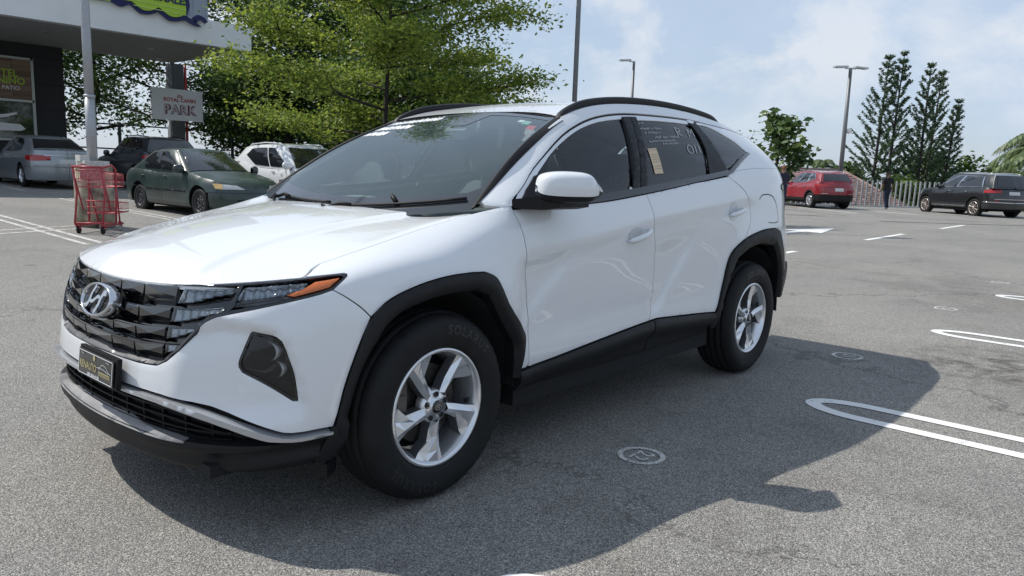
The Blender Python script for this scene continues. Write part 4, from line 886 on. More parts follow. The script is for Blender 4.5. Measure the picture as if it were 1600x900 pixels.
# ---- wheels
def build_wheel(parent, rot, side):
    """wheel in its own frame: face towards -Y, hub at the origin"""
    w = empty('wheel'); w.parent = parent
    R = .2275; TR = .3665
    tw = [(.232,.0),(.236,-.008),(.250,-.013),(.275,-.019),(.300,-.021),(.325,-.018),(.343,-.008),(.353,.008),(.3595,.024),(.3595,.030),(.352,.031),(.352,.037),(.363,.038),(.3655,.060),(.3655,.066),(.357,.067),(.357,.075),(.3655,.076),(TR,.105),(TR,.108),(.357,.109),(.357,.117),(TR,.118),(.3655,.150),(.357,.151),(.357,.159),(.364,.160),(.360,.190),(.345,.214),(.31,.222),(.25,.215),(.232,.205)]
    n = 96; V, F = lathe(tw, n); V = np.array(V)
    m_ = len(tw)
    # shoulder blocks: notch the outer tread edge
    for k in range(n):
        if k % 2 == 0:
            for i in (6, 7, 8, 9, 27, 28): V[k*m_+i, 0] *= .990; V[k*m_+i, 2] *= .990
    tyre = mesh_from('tyre', V, F, M['rubber'], w, True)
    # moulded letters
    def lett(s, a0, size, r0):
        Vt, Ft = text_pts(s, size, bold=.002, sp=1.25)
        ang = a0-Vt[:, 0]/r0*1.0; rr = r0-Vt[:, 1]*-1.0
        rr = r0+Vt[:, 1]
        hh_ = np.interp(rr, [.250,.275,.300,.325,.343], [-.013,-.019,-.021,-.018,-.008])-.0012
        mesh_from('tyre_lettering', np.stack([rr*np.cos(ang), hh_, rr*np.sin(ang)], 1), Ft, M['rubber_letter'], tyre, False)
    lett('SOLARUS', math.radians(-118), .050, .300)
    lett('SOLARUS', math.radians(62), .050, .300)
    rim = mesh_from('rim', *lathe([(.2275,.012),(R+.004,.002),(R+.003,-.004),(R-.004,-.008),(R-.010,-.006),(R-.016,.004),(R-.022,.02),(.196,.050),(.190,.10),(.196,.17),(.222,.20)], 72), M['alloy'], w, True)
    # barrel floor behind the spokes
    mesh_from('brake_disc', *lathe([(.03,.085),(.155,.085),(.155,.10),(.03,.10)], 40), M['disc'], w, False)
    MB().box((-.135, .085, .035), (.055, .05, .15), 0).box((-.14, .07, .03), (.04, .04, .06)).build('brake_caliper', M['caliper'], w)
    mesh_from('wheel_back', *lathe([(0,.150),(.19,.150)], 40), M['lining'], w, False)
    def pol(r, a): return (r*math.cos(a), r*math.sin(a))
    for k in range(5):
        b = rot+k*2*math.pi/5; A_ = math.radians
        # (r/R, angle offset deg, depth)
        top = [(.24,20,.016),(.50,10,.022),(.72,7,.018),(.965,7,.006),(.965,-31,.012),(.80,-27,.022),(.62,-15,.030),(.40,-16,.030),(.24,-24,.018)]
        ridge = [(.27,-2,.008),(.50,-1,.008),(.75,-.5,.004),(.962,0,.002)]
        mid = [(.55,-7,.024),(.80,-12,.016),(.955,-15,.009)]
        V = [(*pol(r*R, b+A_(a)), d) for r, a, d in top]+[(*pol(r*R, b+A_(a)), d) for r, a, d in ridge]+[(*pol(r*R, b+A_(a)), d) for r, a, d in mid]
        V = [(x, d, z) for x, z, d in V]
        F = [(0,9,10,1),(1,10,11,2),(2,11,12,3),(12,15,4),(15,14,5,4),(11,14,15,12),(10,13,14,11),(13,6,5,14),(9,13,10),(9,8,7,13),(13,7,6)]
        nt = len(top); nV = len(V)
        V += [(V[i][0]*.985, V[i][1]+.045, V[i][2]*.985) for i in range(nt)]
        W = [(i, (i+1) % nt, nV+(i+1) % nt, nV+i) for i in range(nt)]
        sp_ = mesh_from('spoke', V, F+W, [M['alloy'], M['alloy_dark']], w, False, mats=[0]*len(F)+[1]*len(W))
    hubm = mesh_from('hub', *lathe([(0,.008),(.028,.008),(.0285,.012),(.052,.016),(.064,.020),(.066,.06)], 40), M['alloy'], w, True)
    cap = mesh_from('hub_cap', *lathe([(0,.002),(.022,.003),(.026,.006),(.0265,.012)], 32), M['gloss_black'], w, True)
    ribbons('emblem', [[(.015*math.cos(a)*1.0, .010*math.sin(a)) for a in np.linspace(0, 2*math.pi, 24)], [(-.006,-.006),(-.004,.006)], [(.004,-.006),(.006,.006)], [(-.005,-.001),(.005,.001)]], lambda P: np.stack([P[:, 0], np.full(len(P), .0005), P[:, 1]], 1), M['chrome'], cap, .0028)
    for k in range(5):
        a_ = rot+math.radians(36)+k*2*math.pi/5; c_ = Vector((.047*math.cos(a_), .010, .047*math.sin(a_)))
        V, F = lathe([(0,.0),(.0075,.0),(.0095,.004),(.0095,.018)], 12); mesh_from('wheel_nut', [Vector(v)+c_ for v in V], F, M['gloss_black'], hubm, False)
        V, F = lathe([(.0095,.006),(.013,.002),(.0135,.004)], 14); mesh_from('nut_seat', [Vector(v)+c_ for v in V], F, M['alloy_dark'], hubm, False)
    a_ = rot+math.radians(-60); MB().box((.18*math.cos(a_), .03, .18*math.sin(a_)), (.022, .006, .018), 0).build('tyre_valve', M['dark_plastic'], rim)
    return w
def copy_tree(o, parent=None):
    c = o.copy(); COL.objects.link(c); c.parent = parent
    for ch in list(o.children): copy_tree(ch, c)
    return c
w1 = build_wheel(SUV, math.radians(55), -1); w1.location = (0, -.902, .3635); w1.rotation_euler = (0, 0, math.radians(0))
w2 = copy_tree(w1, SUV); w2.location = (2.755, -.905, .3635); w2.rotation_euler = (0, math.radians(-28), 0)
w3 = copy_tree(w1, SUV); w3.location = (0, .902, .3635); w3.rotation_euler = (0, 0, math.pi)
w4 = copy_tree(w1, SUV); w4.location = (2.755, .905, .3635); w4.rotation_euler = (0, 0, math.pi)
# wheel wells and underbody
for cx in (0, 2.755):
    for sg in (-1, 1):
        V = []; F = []; n = 20
        for i in range(n+1):
            a_ = math.radians(-2+184*i/n); r_ = .445 if cx == 0 else .450
            for y in (.895, .52): V.append((cx+r_*math.cos(a_), sg*y, .372+r_*math.sin(a_)))
        for i in range(n): F.append((2*i, 2*i+1, 2*i+3, 2*i+2))
        k = len(V); V.append((cx, sg*.52, .37)); F += [(2*i+1, k, 2*i+3) for i in range(n)]
        mesh_from('wheel_well', V, F, M['lining'], SUV, True)
MB().box((1.38, 0, .24), (3.5, 1.02, .05)).box((1.38, 0, .30), (1.78, 1.70, .10)).box((-.60, 0, .25), (.36, 1.30, .04)).box((3.40,0,.36), (.35,1.3,.06)).build('underbody', M['lining'], SUV)
for cx in (0, 2.755): MB().tube([(cx, -.8, .36), (cx, .8, .36)], .04, 10).build('axle', M['lining'], SUV)
# inner skin that closes the gaps
inner = [(0,.30),(1.05,.30),(1.10,.50),(1.20,.74),(1.4,.81),(1.7,.81),(1.86,.70),(1.96,.50),(1.96,.30),(3.76,.30),(3.83,.56),(3.95,.73),(4.3,.79),(4.55,.78),(4.68,.6),(4.70,.36),(TL,.36),(TL,1.07),(.985,1.04),(.9,1.0),(.6,1.05),(0,1.055)]
panel('inner_body', inner, lambda P, off=0.: SH(P, off), M['lining'], SUV, sp=.05, off=-.045, thick=.002, gap=0)
panel('inner_body', [(.38,-.04),(.48,.02),(.52,.3),(.70,.66),(.95,.79),(1.29,.86),(2.29,.84),(2.5,.83),(3.04,.9),(3.4,.9),(3.42,1),(2,1),(1,1),(.36,.93)], UP, M['lining'], SUV, sp=.05, off=-.028, thick=.002, gap=0)
# ---- cabin
MB().box((1.9, 0, .42), (3.0, 1.5, .04)).build('cabin_floor', M['seat'], SUV)
quadgrid('headlining', lambda P, off=0.: roof_grid(np.stack([.03+P[:, 0]*.93, P[:, 1]*.93], 1))-np.array([0, 0, .045]), np.linspace(0, 1, 12), np.linspace(-1, 1, 9), mat('headlining', (.28, .28, .27), .9), SUV)
V = []; F = []
for i, a in enumerate(np.linspace(-1, 1, 21)):
    for x, z in ((.24, 1.02), (.36, 1.060), (.60, 1.085+.02*math.exp(-((a+.48)/.25)**2)), (.80, 1.06), (.86, 1.0), (.84, .7)): V.append((x+.12*a*a*(x < .5), -a*.70, z))
for i in range(20):
    for j in range(5): F.append((i*6+j, i*6+j+1, (i+1)*6+j+1, (i+1)*6+j))
mesh_from('dashboard', V, F, M['dash'], SUV, True)
def seat(x, y, w_=.50, back=True):
    s = empty('seat'); s.parent = SUV
    def cush(nm, secs):
        V = []; F = []; K = 16
        for c_, hx, hy, ux in secs:
            for k in range(K):
                a_ = 2*math.pi*k/K; e_ = .55; cx_ = np.sign(math.cos(a_))*abs(math.cos(a_))**e_; sy_ = np.sign(math.sin(a_))*abs(math.sin(a_))**e_
                V.append((c_[0]+hx*cx_, c_[1]+hy*sy_, c_[2]+ux*cx_))
        n_ = len(secs)
        for i in range(n_-1):
            for k in range(K): F.append((i*K+k, i*K+(k+1) % K, (i+1)*K+(k+1) % K, (i+1)*K+k))
        F += [tuple(range(K))[::-1], tuple((n_-1)*K+k for k in range(K))]
        mesh_from(nm, V, F, M['seat'], s, True)
    h = w_/2
    cush('seat_base', [((x-.02, y, .52), .24, h*.9, 0), ((x-.02, y, .60), .26, h, 0), ((x-.02, y, .68), .25, h*.96, 0), ((x-.02, y, .70), .2, h*.8, 0)])
    cush('seat_back', [((x+.22, y, .62), .07, h*.95, 0), ((x+.28, y, .85), .075, h, 0), ((x+.34, y, 1.08), .065, h*.92, 0), ((x+.375, y, 1.17), .05, h*.72, 0), ((x+.38, y, 1.19), .03, h*.5, 0)])
    cush('headrest', [((x+.385, y, 1.215), .03, .09, 0), ((x+.380, y, 1.24), .05, .125, 0), ((x+.385, y, 1.31), .055, .14, 0), ((x+.39, y, 1.37), .045, .12, 0), ((x+.395, y, 1.39), .02, .07, 0)])
    MB().tube([(x+.385, y-.05, 1.15), (x+.385, y-.05, 1.25)], .007).tube([(x+.385, y+.05, 1.15), (x+.385, y+.05, 1.25)], .007).build('headrest_post', M['chrome'], s)
seat(1.22, -.38); seat(1.22, .38)
s_ = None
for y in (-.45, 0, .45): seat(2.10, y, .44)
MB().box((1.15, 0, .68), (.7, .22, .35)).box((.95,0,.82), (.25,.24,.2)).build('centre_console', M['dash'], SUV)
sw = MB(); c_ = Vector((.93, -.38, 1.02)); ax = Vector((-.45, 0, -.35)).normalized(); e1 = Vector((0, 1, 0)); e2 = ax.cross(e1)
sw.tube([c_+(e1*math.cos(a)+e2*math.sin(a))*.185 for a in np.linspace(0, 2*math.pi, 33)], .015, 8); sw.tube([c_, c_+ax*.2], .05, 10)
for a in (0, math.pi, -math.pi/2): sw.tube([c_, c_+(e1*math.cos(a)+e2*math.sin(a))*.18], .014, 6)
sw.build('steering_wheel', M['dash'], SUV)
MB().box((1.02, 0, 1.475), (.03, .22, .06), ry=.3).build('rear_view_mirror', M['dash'], SUV)
MB().box((.98, -.0, 1.455), (.10, .16, .05), ry=-.45).build('camera_housing', M['dash'], SUV)
# door trims that darken the cabin sides
panel('door_trim', [(2.08,.44),(3.9,.44),(3.9,1.05),(2.08,1.05)], lambda P, off=0.: SH(P, off), M['seat'], SUV, sp=.08, off=-.09, thick=.002, gap=0)
# ---- badge, plate, stickers
em = empty('emblem'); em.parent = SUV
EC = Vector((-.872, -.027, .752)); tl = math.radians(20)       # leans back with the grille
def emf(P, off=0.):
    P = np.atleast_2d(P); c_, s_ = math.cos(tl), math.sin(tl); V = np.stack([EC.x+P[:, 1]*s_+.25*P[:, 0]**2, EC.y-P[:, 0], EC.z+P[:, 1]*c_], 1); return V+np.array([-c_, 0, s_])*np.asarray(off).reshape(-1, 1)
EW, EH = .128, .062
V = []; F = []; n = 64; prof = [(1.0,-.03),(1.0,0),(.99,.008),(.95,.011),(.90,.010),(.865,.004),(.86,-.008)]
for k in range(n):
    a_ = 2*math.pi*k/n
    for r_, h_ in prof: V.append(emf([(EW*(1-(1-r_)*.75)*math.cos(a_), EH*(1-(1-r_)*1.25)*math.sin(a_))], h_)[0])
m_ = len(prof)
for k in range(n):
    for i in range(m_-1): F.append((k*m_+i, k*m_+i+1, ((k+1) % n)*m_+i+1, ((k+1) % n)*m_+i))
mesh_from('emblem_ring', V, F, M['chrome'], em, True)
P_, T_ = fill([(EW*.92*math.cos(a), EH*.86*math.sin(a)) for a in np.linspace(0, 2*math.pi, 48, endpoint=False)], .02); mesh_from('emblem_back', emf(P_, -.006), [tuple(t) for t in T_], M['gloss_black'], em, True)
# the slanted H: two curved uprights and a swept bar
def stroke(pts, w0, w1):
    P = np.array(crv(pts, 5)); d = np.gradient(P, axis=0); d /= np.linalg.norm(d, axis=1, keepdims=True); n = np.stack([-d[:, 1], d[:, 0]], 1)*np.linspace(w0, w1, len(P))[:, None]/2; return [tuple(q) for q in P+n]+[tuple(q) for q in (P-n)[::-1]]
for q in (stroke([(-.092,-.034),(-.066,-.030),(-.050,-.006),(-.046,.018),(-.022,.056)], .024, .019), stroke([(.092,.034),(.066,.030),(.050,.006),(.046,-.018),(.022,-.056)], .024, .019), stroke([(-.056,-.006),(-.02,-.012),(.02,.012),(.056,.006)], .015, .015)):
    panel('emblem_stroke', [(x_*.86, y_*.90) for x_, y_ in q], emf, M['chrome'], em, sp=.008, sym=True, off=.009, thick=.013, gap=0, lip=.003)
# plate and bracket
def plf(P, off=0.):
    P = np.atleast_2d(P); return np.stack([np.full(len(P), -.916)+P[:, 1]*.10-0.0*P[:, 0], -.100-P[:, 0], .523+P[:, 1]], 1)+np.array([-1, 0, .1])*np.asarray(off).reshape(-1, 1)
pl = panel('number_plate', [(-.153,-.046),(.153,-.046),(.153,.046),(-.153,.046)], plf, M['gloss_black'], SUV, sp=.03, sym=True, off=0, thick=.004, gap=0)
panel('plate_bracket', [(-.160,-.053),(.166,-.050),(.166,.056),(-.160,.056)], plf, M['dark_plastic'], SUV, sp=.04, sym=True, off=-.006, thick=.018, gap=0)
ribbons('plate_border', [[(-.147,-.041),(.147,-.041),(.147,.041),(-.147,.041),(-.147,-.041)]], lambda P: plf(P, .0012), M['sticker_white'], pl, .003)
fl = lambda cx, cy, kx=1., ky=1., o=.0016: (lambda P: plf(np.stack([P[:, 0]*kx*-1*-1+cx, P[:, 1]*ky+cy], 1)*np.array([1, 1]), o))
def ptxt(s, cx, cy, size, kx, ky, mt): text_on('plate_lettering', s, lambda P: plf(np.stack([cx+P[:, 0]*kx, cy+P[:, 1]*ky], 1), .0016), mt, pl, size, bold=.0006)
ptxt('RENAUTO', -.060, -.007, .040, .80, .95, M['gold']); ptxt('809-620-0138', -.01, -.034, .018, 1, .75, M['sticker_white'])
ribbons('plate_drawing', [crv([(.015,.002),(.045,.006),(.062,.018),(.092,.016),(.115,.002),(.14,-.004)], 5), crv([(.03,.0),(.07,.004),(.12,-.004)], 4)], lambda P: plf(P, .0016), M['sticker_white'], pl, .0016)
ribbons('plate_print', [[(.035+k*.0085,-.010),(.037+k*.0085,-.024)] for k in range(12)]+[[(.035,-.010),(.13,-.010)]], lambda P: plf(P, .0016), M['gold'], pl, .0035)['kind'] = 'stuff'
P_, T_ = fill([(-.008+.010*math.cos(a), .029+.010*math.sin(a)) for a in np.linspace(0, 2*math.pi, 20, endpoint=False)], .01); mesh_from('plate_crest', plf(P_, .0016), [tuple(t) for t in T_], M['gold'], pl, False)
for x in (-.11, .11):
    P_, T_ = fill([(x-.014,.030),(x+.014,.030),(x+.014,.034),(x-.014,.034)], .02); mesh_from('plate_slot', plf(P_, .002), [tuple(t) for t in T_], M['satin_silver'], pl, False)
# windscreen stickers
def wsq(poly, nm, mt, parent=ws, off=-.003):
    P_, T_ = fill(poly, .03); return mesh_from(nm, ws_fn(P_, off), [tuple(t) for t in T_], mt, parent, False)
def inv_ws(px): pass
wsq([(.60,.885),(.67,.88),(.665,.915),(.60,.918)], 'sticker', M['sticker_white']); wsq([(.68,.86),(.775,.855),(.76,.905),(.675,.912)], 'sticker', M['sticker_green']); wsq([(.80,.80),(.90,.79),(.895,.845),(.80,.852)], 'sticker', M['sticker_red'])
wsq([(.60,.892),(.78,.885),(.77,.893),(.60,.90)], 'sticker_print', M['sticker_white'], off=-.002)
# hand-painted lettering high on the far side of the windscreen
def wst(s, cx, cy, size, kx, ky): text_on('windshield_writing', s, lambda P: ws_fn(np.stack([cx+P[:, 0]*kx, cy+P[:, 1]*ky], 1), .0015), M['sticker_white'], ws, size, bold=.012)
rq = random.Random(8); sc_ = []
for y0, x0, n_ in ((.90, -.93, 13), (.79, -.93, 9), (.69, -.93, 6)):
    for k in range(n_):
        x = x0+k*.042; h_ = .075; sc_.append([(x, y0), (x+.012, y0+h_*rq.uniform(.6, 1))]); sc_.append([(x+.012, y0+h_*.5), (x+.034, y0+h_*rq.uniform(-.1, 1))]); sc_.append([(x+.034, y0), (x+.036, y0+h_*rq.uniform(.5, 1))])
ribbons('windshield_writing', sc_, lambda P: ws_fn(P, .0015), M['sticker_white'], ws, .017)['kind'] = 'stuff'
# chalk and paper on the side windows
def upq(P, off=-.004): return upper(P, off)
pp_ = [(1.591,.461),(1.679,.461),(1.669,.150),(1.584,.160)]
P_, T_ = fill(pp_, .05); pap = mesh_from('paper_notice', upper(P_, -.006), [tuple(t) for t in T_], M['paper'], SUV, False)
ribbons('paper_print', [[(1.60,.44-k*.028),(1.668,.44-k*.028)] for k in range(9) if k not in (1,6)], lambda P: upper(P, -.0055), M['print_dark'], pap, .004)
st_ = []
def hw(strokes, x, y, sx_, sy_): return [[(x+a*sx_, y+b*sy_) for a, b in s] for s in strokes]
gl_ = {'R': [[(0,0),(.1,1)], [(.1,1),(.5,.9),(.5,.6),(.08,.5),(.5,0)]], '.': [[(0,0),(.1,.04)]], 'M': [[(0,0),(.1,.9)],[(.1,.9),(.4,.4),(.8,1),(.7,0)]], '0': [crv([(.3,1),(0,.6),(.1,0),(.5,.1),(.6,.7),(.3,1)],4)], '1': [[(.2,1),(.1,0)]]}
st_ += hw(gl_['R'], 1.985, .60, .10, .12)+hw(gl_['.'], 2.07, .60, .08, .1)+hw(gl_['M'], 2.12, .60, .09, .12)+hw(gl_['0'], 2.02, .36, .10, .12)+hw(gl_['1'], 2.10, .36, .1, .12)+hw(gl_['1'], 2.145, .36, .1, .12)
ribbons('window_writing', st_, lambda P: upper(P, -.006), M['chalk'], SUV, .007)['kind'] = 'stuff'
rr_ = random.Random(3); st_ = []
for (x0, y0, n_, h_) in ((1.60,.76,3,.03),(1.60,.69,9,.03),(1.64,.635,6,.03),(1.72,.575,10,.035),(1.64,.53,12,.03),(1.77,.49,7,.035)):
    x = x0
    for k in range(n_):
        st_.append([(x, y0), (x+.008, y0+h_*rr_.uniform(.5, 1)), (x+.016, y0+h_*rr_.uniform(-.1, .4)), (x+.022, y0+h_*rr_.uniform(.2, .9))]); x += .024+.012*(rr_.random() > .75)
ribbons('window_writing', st_, lambda P: upper(P, -.006), M['chalk'], SUV, .0028)['kind'] = 'stuff'
P_, T_ = fill([(.70,.18),(.73,.17),(.80,.30),(.77,.31)], .05)

# ================================================================== the other parked vehicles
def paint(name, col, rough=.32, metal=0., dirty=0.):
    return mat(name, col, rough, metal=metal, coat=.8, crough=.06, noise_amt=dirty, noise_scale=1.6) if dirty else mat(name, col, rough, metal=metal, coat=.9, crough=.04)
M['car_glass'] = mat('parked_car_glass', (.012, .014, .017), .04, coat=1, crough=.02)
M['plate_white'] = mat('plate_white', (.6, .61, .6), .5)
M['lens_clear'] = mat('lens_clear', (.45, .46, .45), .15, metal=.4, coat=.8, bump=.2)
M['lens_yellow'] = mat('lens_yellowed', (.62, .42, .16), .3, coat=.5)
M['steel_wheel'] = mat('steel_wheel', (.05, .05, .052), .5, metal=.5, noise_amt=.3, noise_scale=20)
class GCar:
    """x runs from nose to tail, near side is -y; everything in metres"""
    def __init__(s, sp):
        s.__dict__.update(sp); s.x0 = -s.fo; s.x1 = s.wb+s.ro; W = s.w/2; s.W = W
        nr, rr = s.nose_r, s.tail_r
        n = 14; a = [(s.x0+nr*(1-math.cos(t)**.8 if 0 else 0), 0) for t in ()]
        P = []
        for i in range(n+1):
            t = i/n*math.pi/2; P.append((s.x0+nr*(1-abs(math.cos(t))**.9), W*abs(math.sin(t))**.62*1.0 if i else 0))
        # superellipse nose: widen quickly, then sweep back
        P = [(s.x0+nr*(1-(1-(k/n)**2.6)**(1/1.9)), W*(k/n)) for k in range(n)]+[(s.x0+nr, W)]
        Q = [(s.x1-rr*(1-(1-(k/n)**2.8)**(1/1.9)), W*(k/n)) for k in range(n)]+[(s.x1-rr, W)]
        mid = [(x, W*(1+.0)) for x in np.linspace(s.x0+nr, s.x1-rr, 14)[1:-1]]
        C = np.array(P+mid+Q[::-1]); L = np.concatenate([[0], np.cumsum(np.linalg.norm(np.diff(C, axis=0), axis=1))])
        s.Sd = np.linspace(0, L[-1], 360); s.C = smooth1(np.stack([np.interp(s.Sd, L, C[:, 0]), np.interp(s.Sd, L, C[:, 1])], 1), 12, 0)
        s.C[0, 1] = 0; s.C[-1, 1] = 0; D = np.gradient(s.C, axis=0); D /= np.linalg.norm(D, axis=1, keepdims=True); s.N = np.stack([-D[:, 1], D[:, 0]], 1); s.TLn = L[-1]
    def zt(s, x): return pchip(*s.belt, np.clip(x, s.belt[0][0], s.belt[0][-1]))
    def zb(s, x): return np.interp(x, *s.sill)
    def low(s, P, off=0.):
        P = np.atleast_2d(P); sg = np.sign(P[:, 0]); sg[sg == 0] = 1; S = np.abs(P[:, 0])
        cx = np.interp(S, s.Sd, s.C[:, 0]); cy = np.interp(S, s.Sd, s.C[:, 1]); nx = np.interp(S, s.Sd, s.N[:, 0]); ny = np.interp(S, s.Sd, s.N[:, 1])
        zt = s.zt(cx); zb = s.zb(cx); t = np.clip((P[:, 1]-zb)/(zt-zb), -.05, 1.0)
        d = np.interp(t, [0, .08, .25, .5, .72, .88, .96, 1], [-.05, -.022, -.006, 0, -.004, -.022, -.05, -.085]) if s.round else np.interp(t, [0, .1, .3, .6, .75, .92, 1], [-.04, -.015, -.003, 0, -.004, -.03, -.06])
        fr = sstep(s.x0+.75, s.x0+.1, cx); re = sstep(s.x1-.6, s.x1-.1, cx)
        d = d-fr*s.nose_lean*sstep(.45, 1, t)-re*s.tail_lean*sstep(.5, 1, t)
        z = zb+(zt-zb)*t; dd = d+np.asarray(off)
        return np.stack([cx+nx*dd, -(cy+ny*dd)*sg, z], 1)
    def deck(s, P, off=0.):
        P = np.atleast_2d(P); x, w = P[:, 0], P[:, 1]; We = s.edge_w(x)
        z = s.edge_z(x)+s.crown*(1-np.clip(np.abs(w)/We, 0, 1)**2.2)*np.clip(We/.5, 0, 1); return np.stack([x, -w, z+np.asarray(off)], 1)
    def top_edge(s):
        S = s.Sd[::3]; S = np.append(S, s.Sd[-1]); return s.low(np.stack([S, np.full(len(S), 9.)], 1))
    def edge_w(s, x): T = s.top_edge(); i = np.argsort(T[:, 0]); return np.maximum(np.interp(x, T[i, 0], -T[i, 1]), .02)
    def edge_z(s, x): T = s.top_edge(); i = np.argsort(T[:, 0]); return np.interp(x, T[i, 0], T[i, 2])
    def cab(s, P, off=0.):
        """cabin skin. domain: u in [0,1] front half, [1,2] side, [2,3] rear half (negative u = far side), t 0..1"""
        P = np.atleast_2d(P); sg = np.sign(P[:, 0]); sg[sg == 0] = 1; u = np.abs(P[:, 0]); t = P[:, 1]
        (xa, xb, wa, wb_), (xc, xd, wc, wd) = s.cb, s.ct
        def ring(xf, xr, wf, wr, bow):
            x = np.where(u < 1, xf+bow*(u**2)*1.0, np.where(u < 2, xf+bow+(xr-xf-2*bow*.6)*(u-1), 0)); xr2 = xr-bow*.6*1.0
            x = np.where(u < 1, xf+bow*u**2.2, np.where(u < 2, xf+bow+(xr-bow*.6-xf-bow)*(u-1), xr-bow*.6*np.clip(3-u, 0, 1)**2.2))
            y = np.where(u < 1, wf*u, np.where(u < 2, wf+(wr-wf)*(u-1)+.03*np.sin(np.pi*np.clip(u-1, 0, 1)), wr*(3-u))); return x, y
        bx, by = ring(xa, xb, wa, wb_, .16); tx, ty = ring(xc, xd, wc, wd, .10)
        zbse = s.zt(bx)-.01; front = (u < 1)|(u > 2)
        zbse = np.where(front, s.edge_z(bx)+s.crown*(1-np.clip(by/np.maximum(s.edge_w(bx), .1), 0, 1)**2.2)-.012, zbse-.0)
        ztop = pchip(*s.roof, tx)-.05*(by/(s.W))**2*0
        x = bx+(tx-bx)*t; y = by+(ty-by)*t; z = zbse+(ztop-zbse)*t
        b = .035*np.sin(np.pi*np.clip(t, 0, 1)); y = y+b*sstep(1, 1.10, u)*(1-sstep(1.9, 2, u)); z = z+b*.6*((1-sstep(.75, 1, u))+sstep(2, 2.25, u))
        V = np.stack([x, -y*sg, z], 1)
        o = np.asarray(off)
        if np.ndim(o) or o:
            nrm = np.stack([np.where(u < 1, -.55, np.where(u > 2, .6, 0)), -np.where(front, 0, .93)*sg, np.where(front, .8, .35)], 1); V = V+nrm*o.reshape(-1, 1)
        return V
    def roofp(s, P, off=0.):
        P = np.atleast_2d(P); a, v = P[:, 0], P[:, 1]; xc, xd, wc, wd = s.ct
        x = xc+.10*np.abs(v)**2.2+(xd-.06*np.abs(v)**2.2-xc-.10*np.abs(v)**2.2)*a; w = wc+(wd-wc)*a+.03*np.sin(np.pi*a); z = pchip(*s.roof, x)+.045*(1-np.abs(v)**2.4)*np.clip(np.minimum(a, 1-a)*12, 0, 1)
        return np.stack([x, -v*w, z+np.asarray(off)], 1)
def build_gcar(name, label, cat, sp, loc, heading, group=None):
    g = GCar(sp); s = g
    R = empty(name, loc, 0, label, cat, group)
    R.rotation_euler = (0, 0, math.atan2(heading[1], heading[0])+math.pi)
    P_ = sp['paint']; lo = g.low; zs = []
    def sx_(x): i = np.searchsorted(g.C[:180, 0], x) if x < (g.x0+g.x1)/2 else 180+np.searchsorted(g.C[180:, 0], x); return float(g.Sd[min(i, 359)])
    def zt1(x): return float(g.zt(np.array([x]))[0])
    def topline(a, b, n=10):
        ss = np.linspace(a, b, n); xs = np.interp(ss, g.Sd, g.C[:, 0]); return [(float(q), float(z)) for q, z in zip(ss, g.zt(xs))]
    def botline(a, b, n=5):
        ss = np.linspace(a, b, n); xs = np.interp(ss, g.Sd, g.C[:, 0]); return [(float(q), float(z)) for q, z in zip(ss, g.zb(xs))]
    ar = s.tyre+.055
    def arch(cx, a0, a1, n=12, r=None, flip=False):
        r = r or ar; o = []
        for k in range(n+1):
            a = math.radians(a0+(a1-a0)*k/n); o.append((sx_(cx)+r*math.cos(a), s.tyre+.01+r*math.sin(a)))
        return o
    lowcut = lambda x: float(g.zb(np.array([x]))[0])
    aL = math.degrees(math.acos(0))
    def pan(nm, o, m=None, **k): return panel(nm, o, lo, m or P_, R, sp=.085, thick=.03, gap=.003, **k)
    sA, sB = sx_(0)-ar, sx_(0)+ar; rA, rB = sx_(s.wb)-ar, sx_(s.wb)+ar
    d1, d2, d3 = [sx_(x) for x in s.doors]
    def az(r, cx): return math.degrees(math.asin(max(-.9, (lowcut(cx)-s.tyre-.01)/r)))
    fz = sx_(-ar*.55); e0 = az(ar, 0); e1 = az(ar, s.wb)
    a_f = arch(0, 180-e0, e0); a_r = arch(s.wb, 180-e1, e1)
    def clipz(o): return [(x, max(z, lowcut(np.interp(x, g.Sd, g.C[:, 0])))) for x, z in o]
    bum_top = s.bump_z
    # bumper spans both sides; fender; doors; quarter; rear bumper
    fb = [(0, g.zb(np.array([g.x0]))[0])]+botline(0, a_f[0][0], 8)[1:]+[p for p in clipz(a_f) if p[1] < bum_top-.02 and p[0] < sx_(0)]
    sj = fb[-1][0]; fb += [(sj, bum_top), (sx_(g.x0+.35), bum_top), (0, bum_top)]
    panel('front_bumper', symout(fb), lo, s.bumper or P_, R, sp=.08, sym=True, thick=.03, gap=.003)
    nb = [(0, bum_top), (sx_(g.x0+.35), bum_top), (sj, bum_top)]
    fr_top = g.Sd[0]; hx = s.hood_front
    up = [p for p in clipz(a_f) if p[1] >= bum_top-.02 or p[0] > sx_(0)]
    fend = [(sx_(g.x0+.35), bum_top), (sj, bum_top)]+up+botline(a_f[-1][0], d1, 3)+topline(d1, sx_(g.x0+.35), 12)
    pan('fender', fend)
    panel('front_panel', symout([(0, bum_top), (sx_(g.x0+.35), bum_top)]+topline(sx_(g.x0+.35), 0, 6)), lo, P_, R, sp=.07, sym=True, thick=.03, gap=.003)
    pan('front_door', botline(d1, d2, 3)+topline(d2, d1, 6))
    aL_ = [p for p in clipz(a_r)]
    pre = [p for p in aL_ if p[0] <= d3]; post = [p for p in aL_ if p[0] > d3]
    if d3 < rA: pan('rear_door', botline(d2, d3, 3)+topline(d3, d2, 6)); q0 = botline(d3, rA, 2)+aL_
    else: pan('rear_door', botline(d2, aL_[0][0], 3)+pre+[(d3, pre[-1][1] if pre else s.tyre+ar)]+topline(d3, d2, 6)); q0 = [(d3, pre[-1][1])]+post
    rz_ = s.rbump_z
    se = sx_(g.x1-.30); q0 = [p for p in q0 if not (p[1] < rz_ and p[0] > sx_(s.wb))]; sj2 = q0[-1][0]
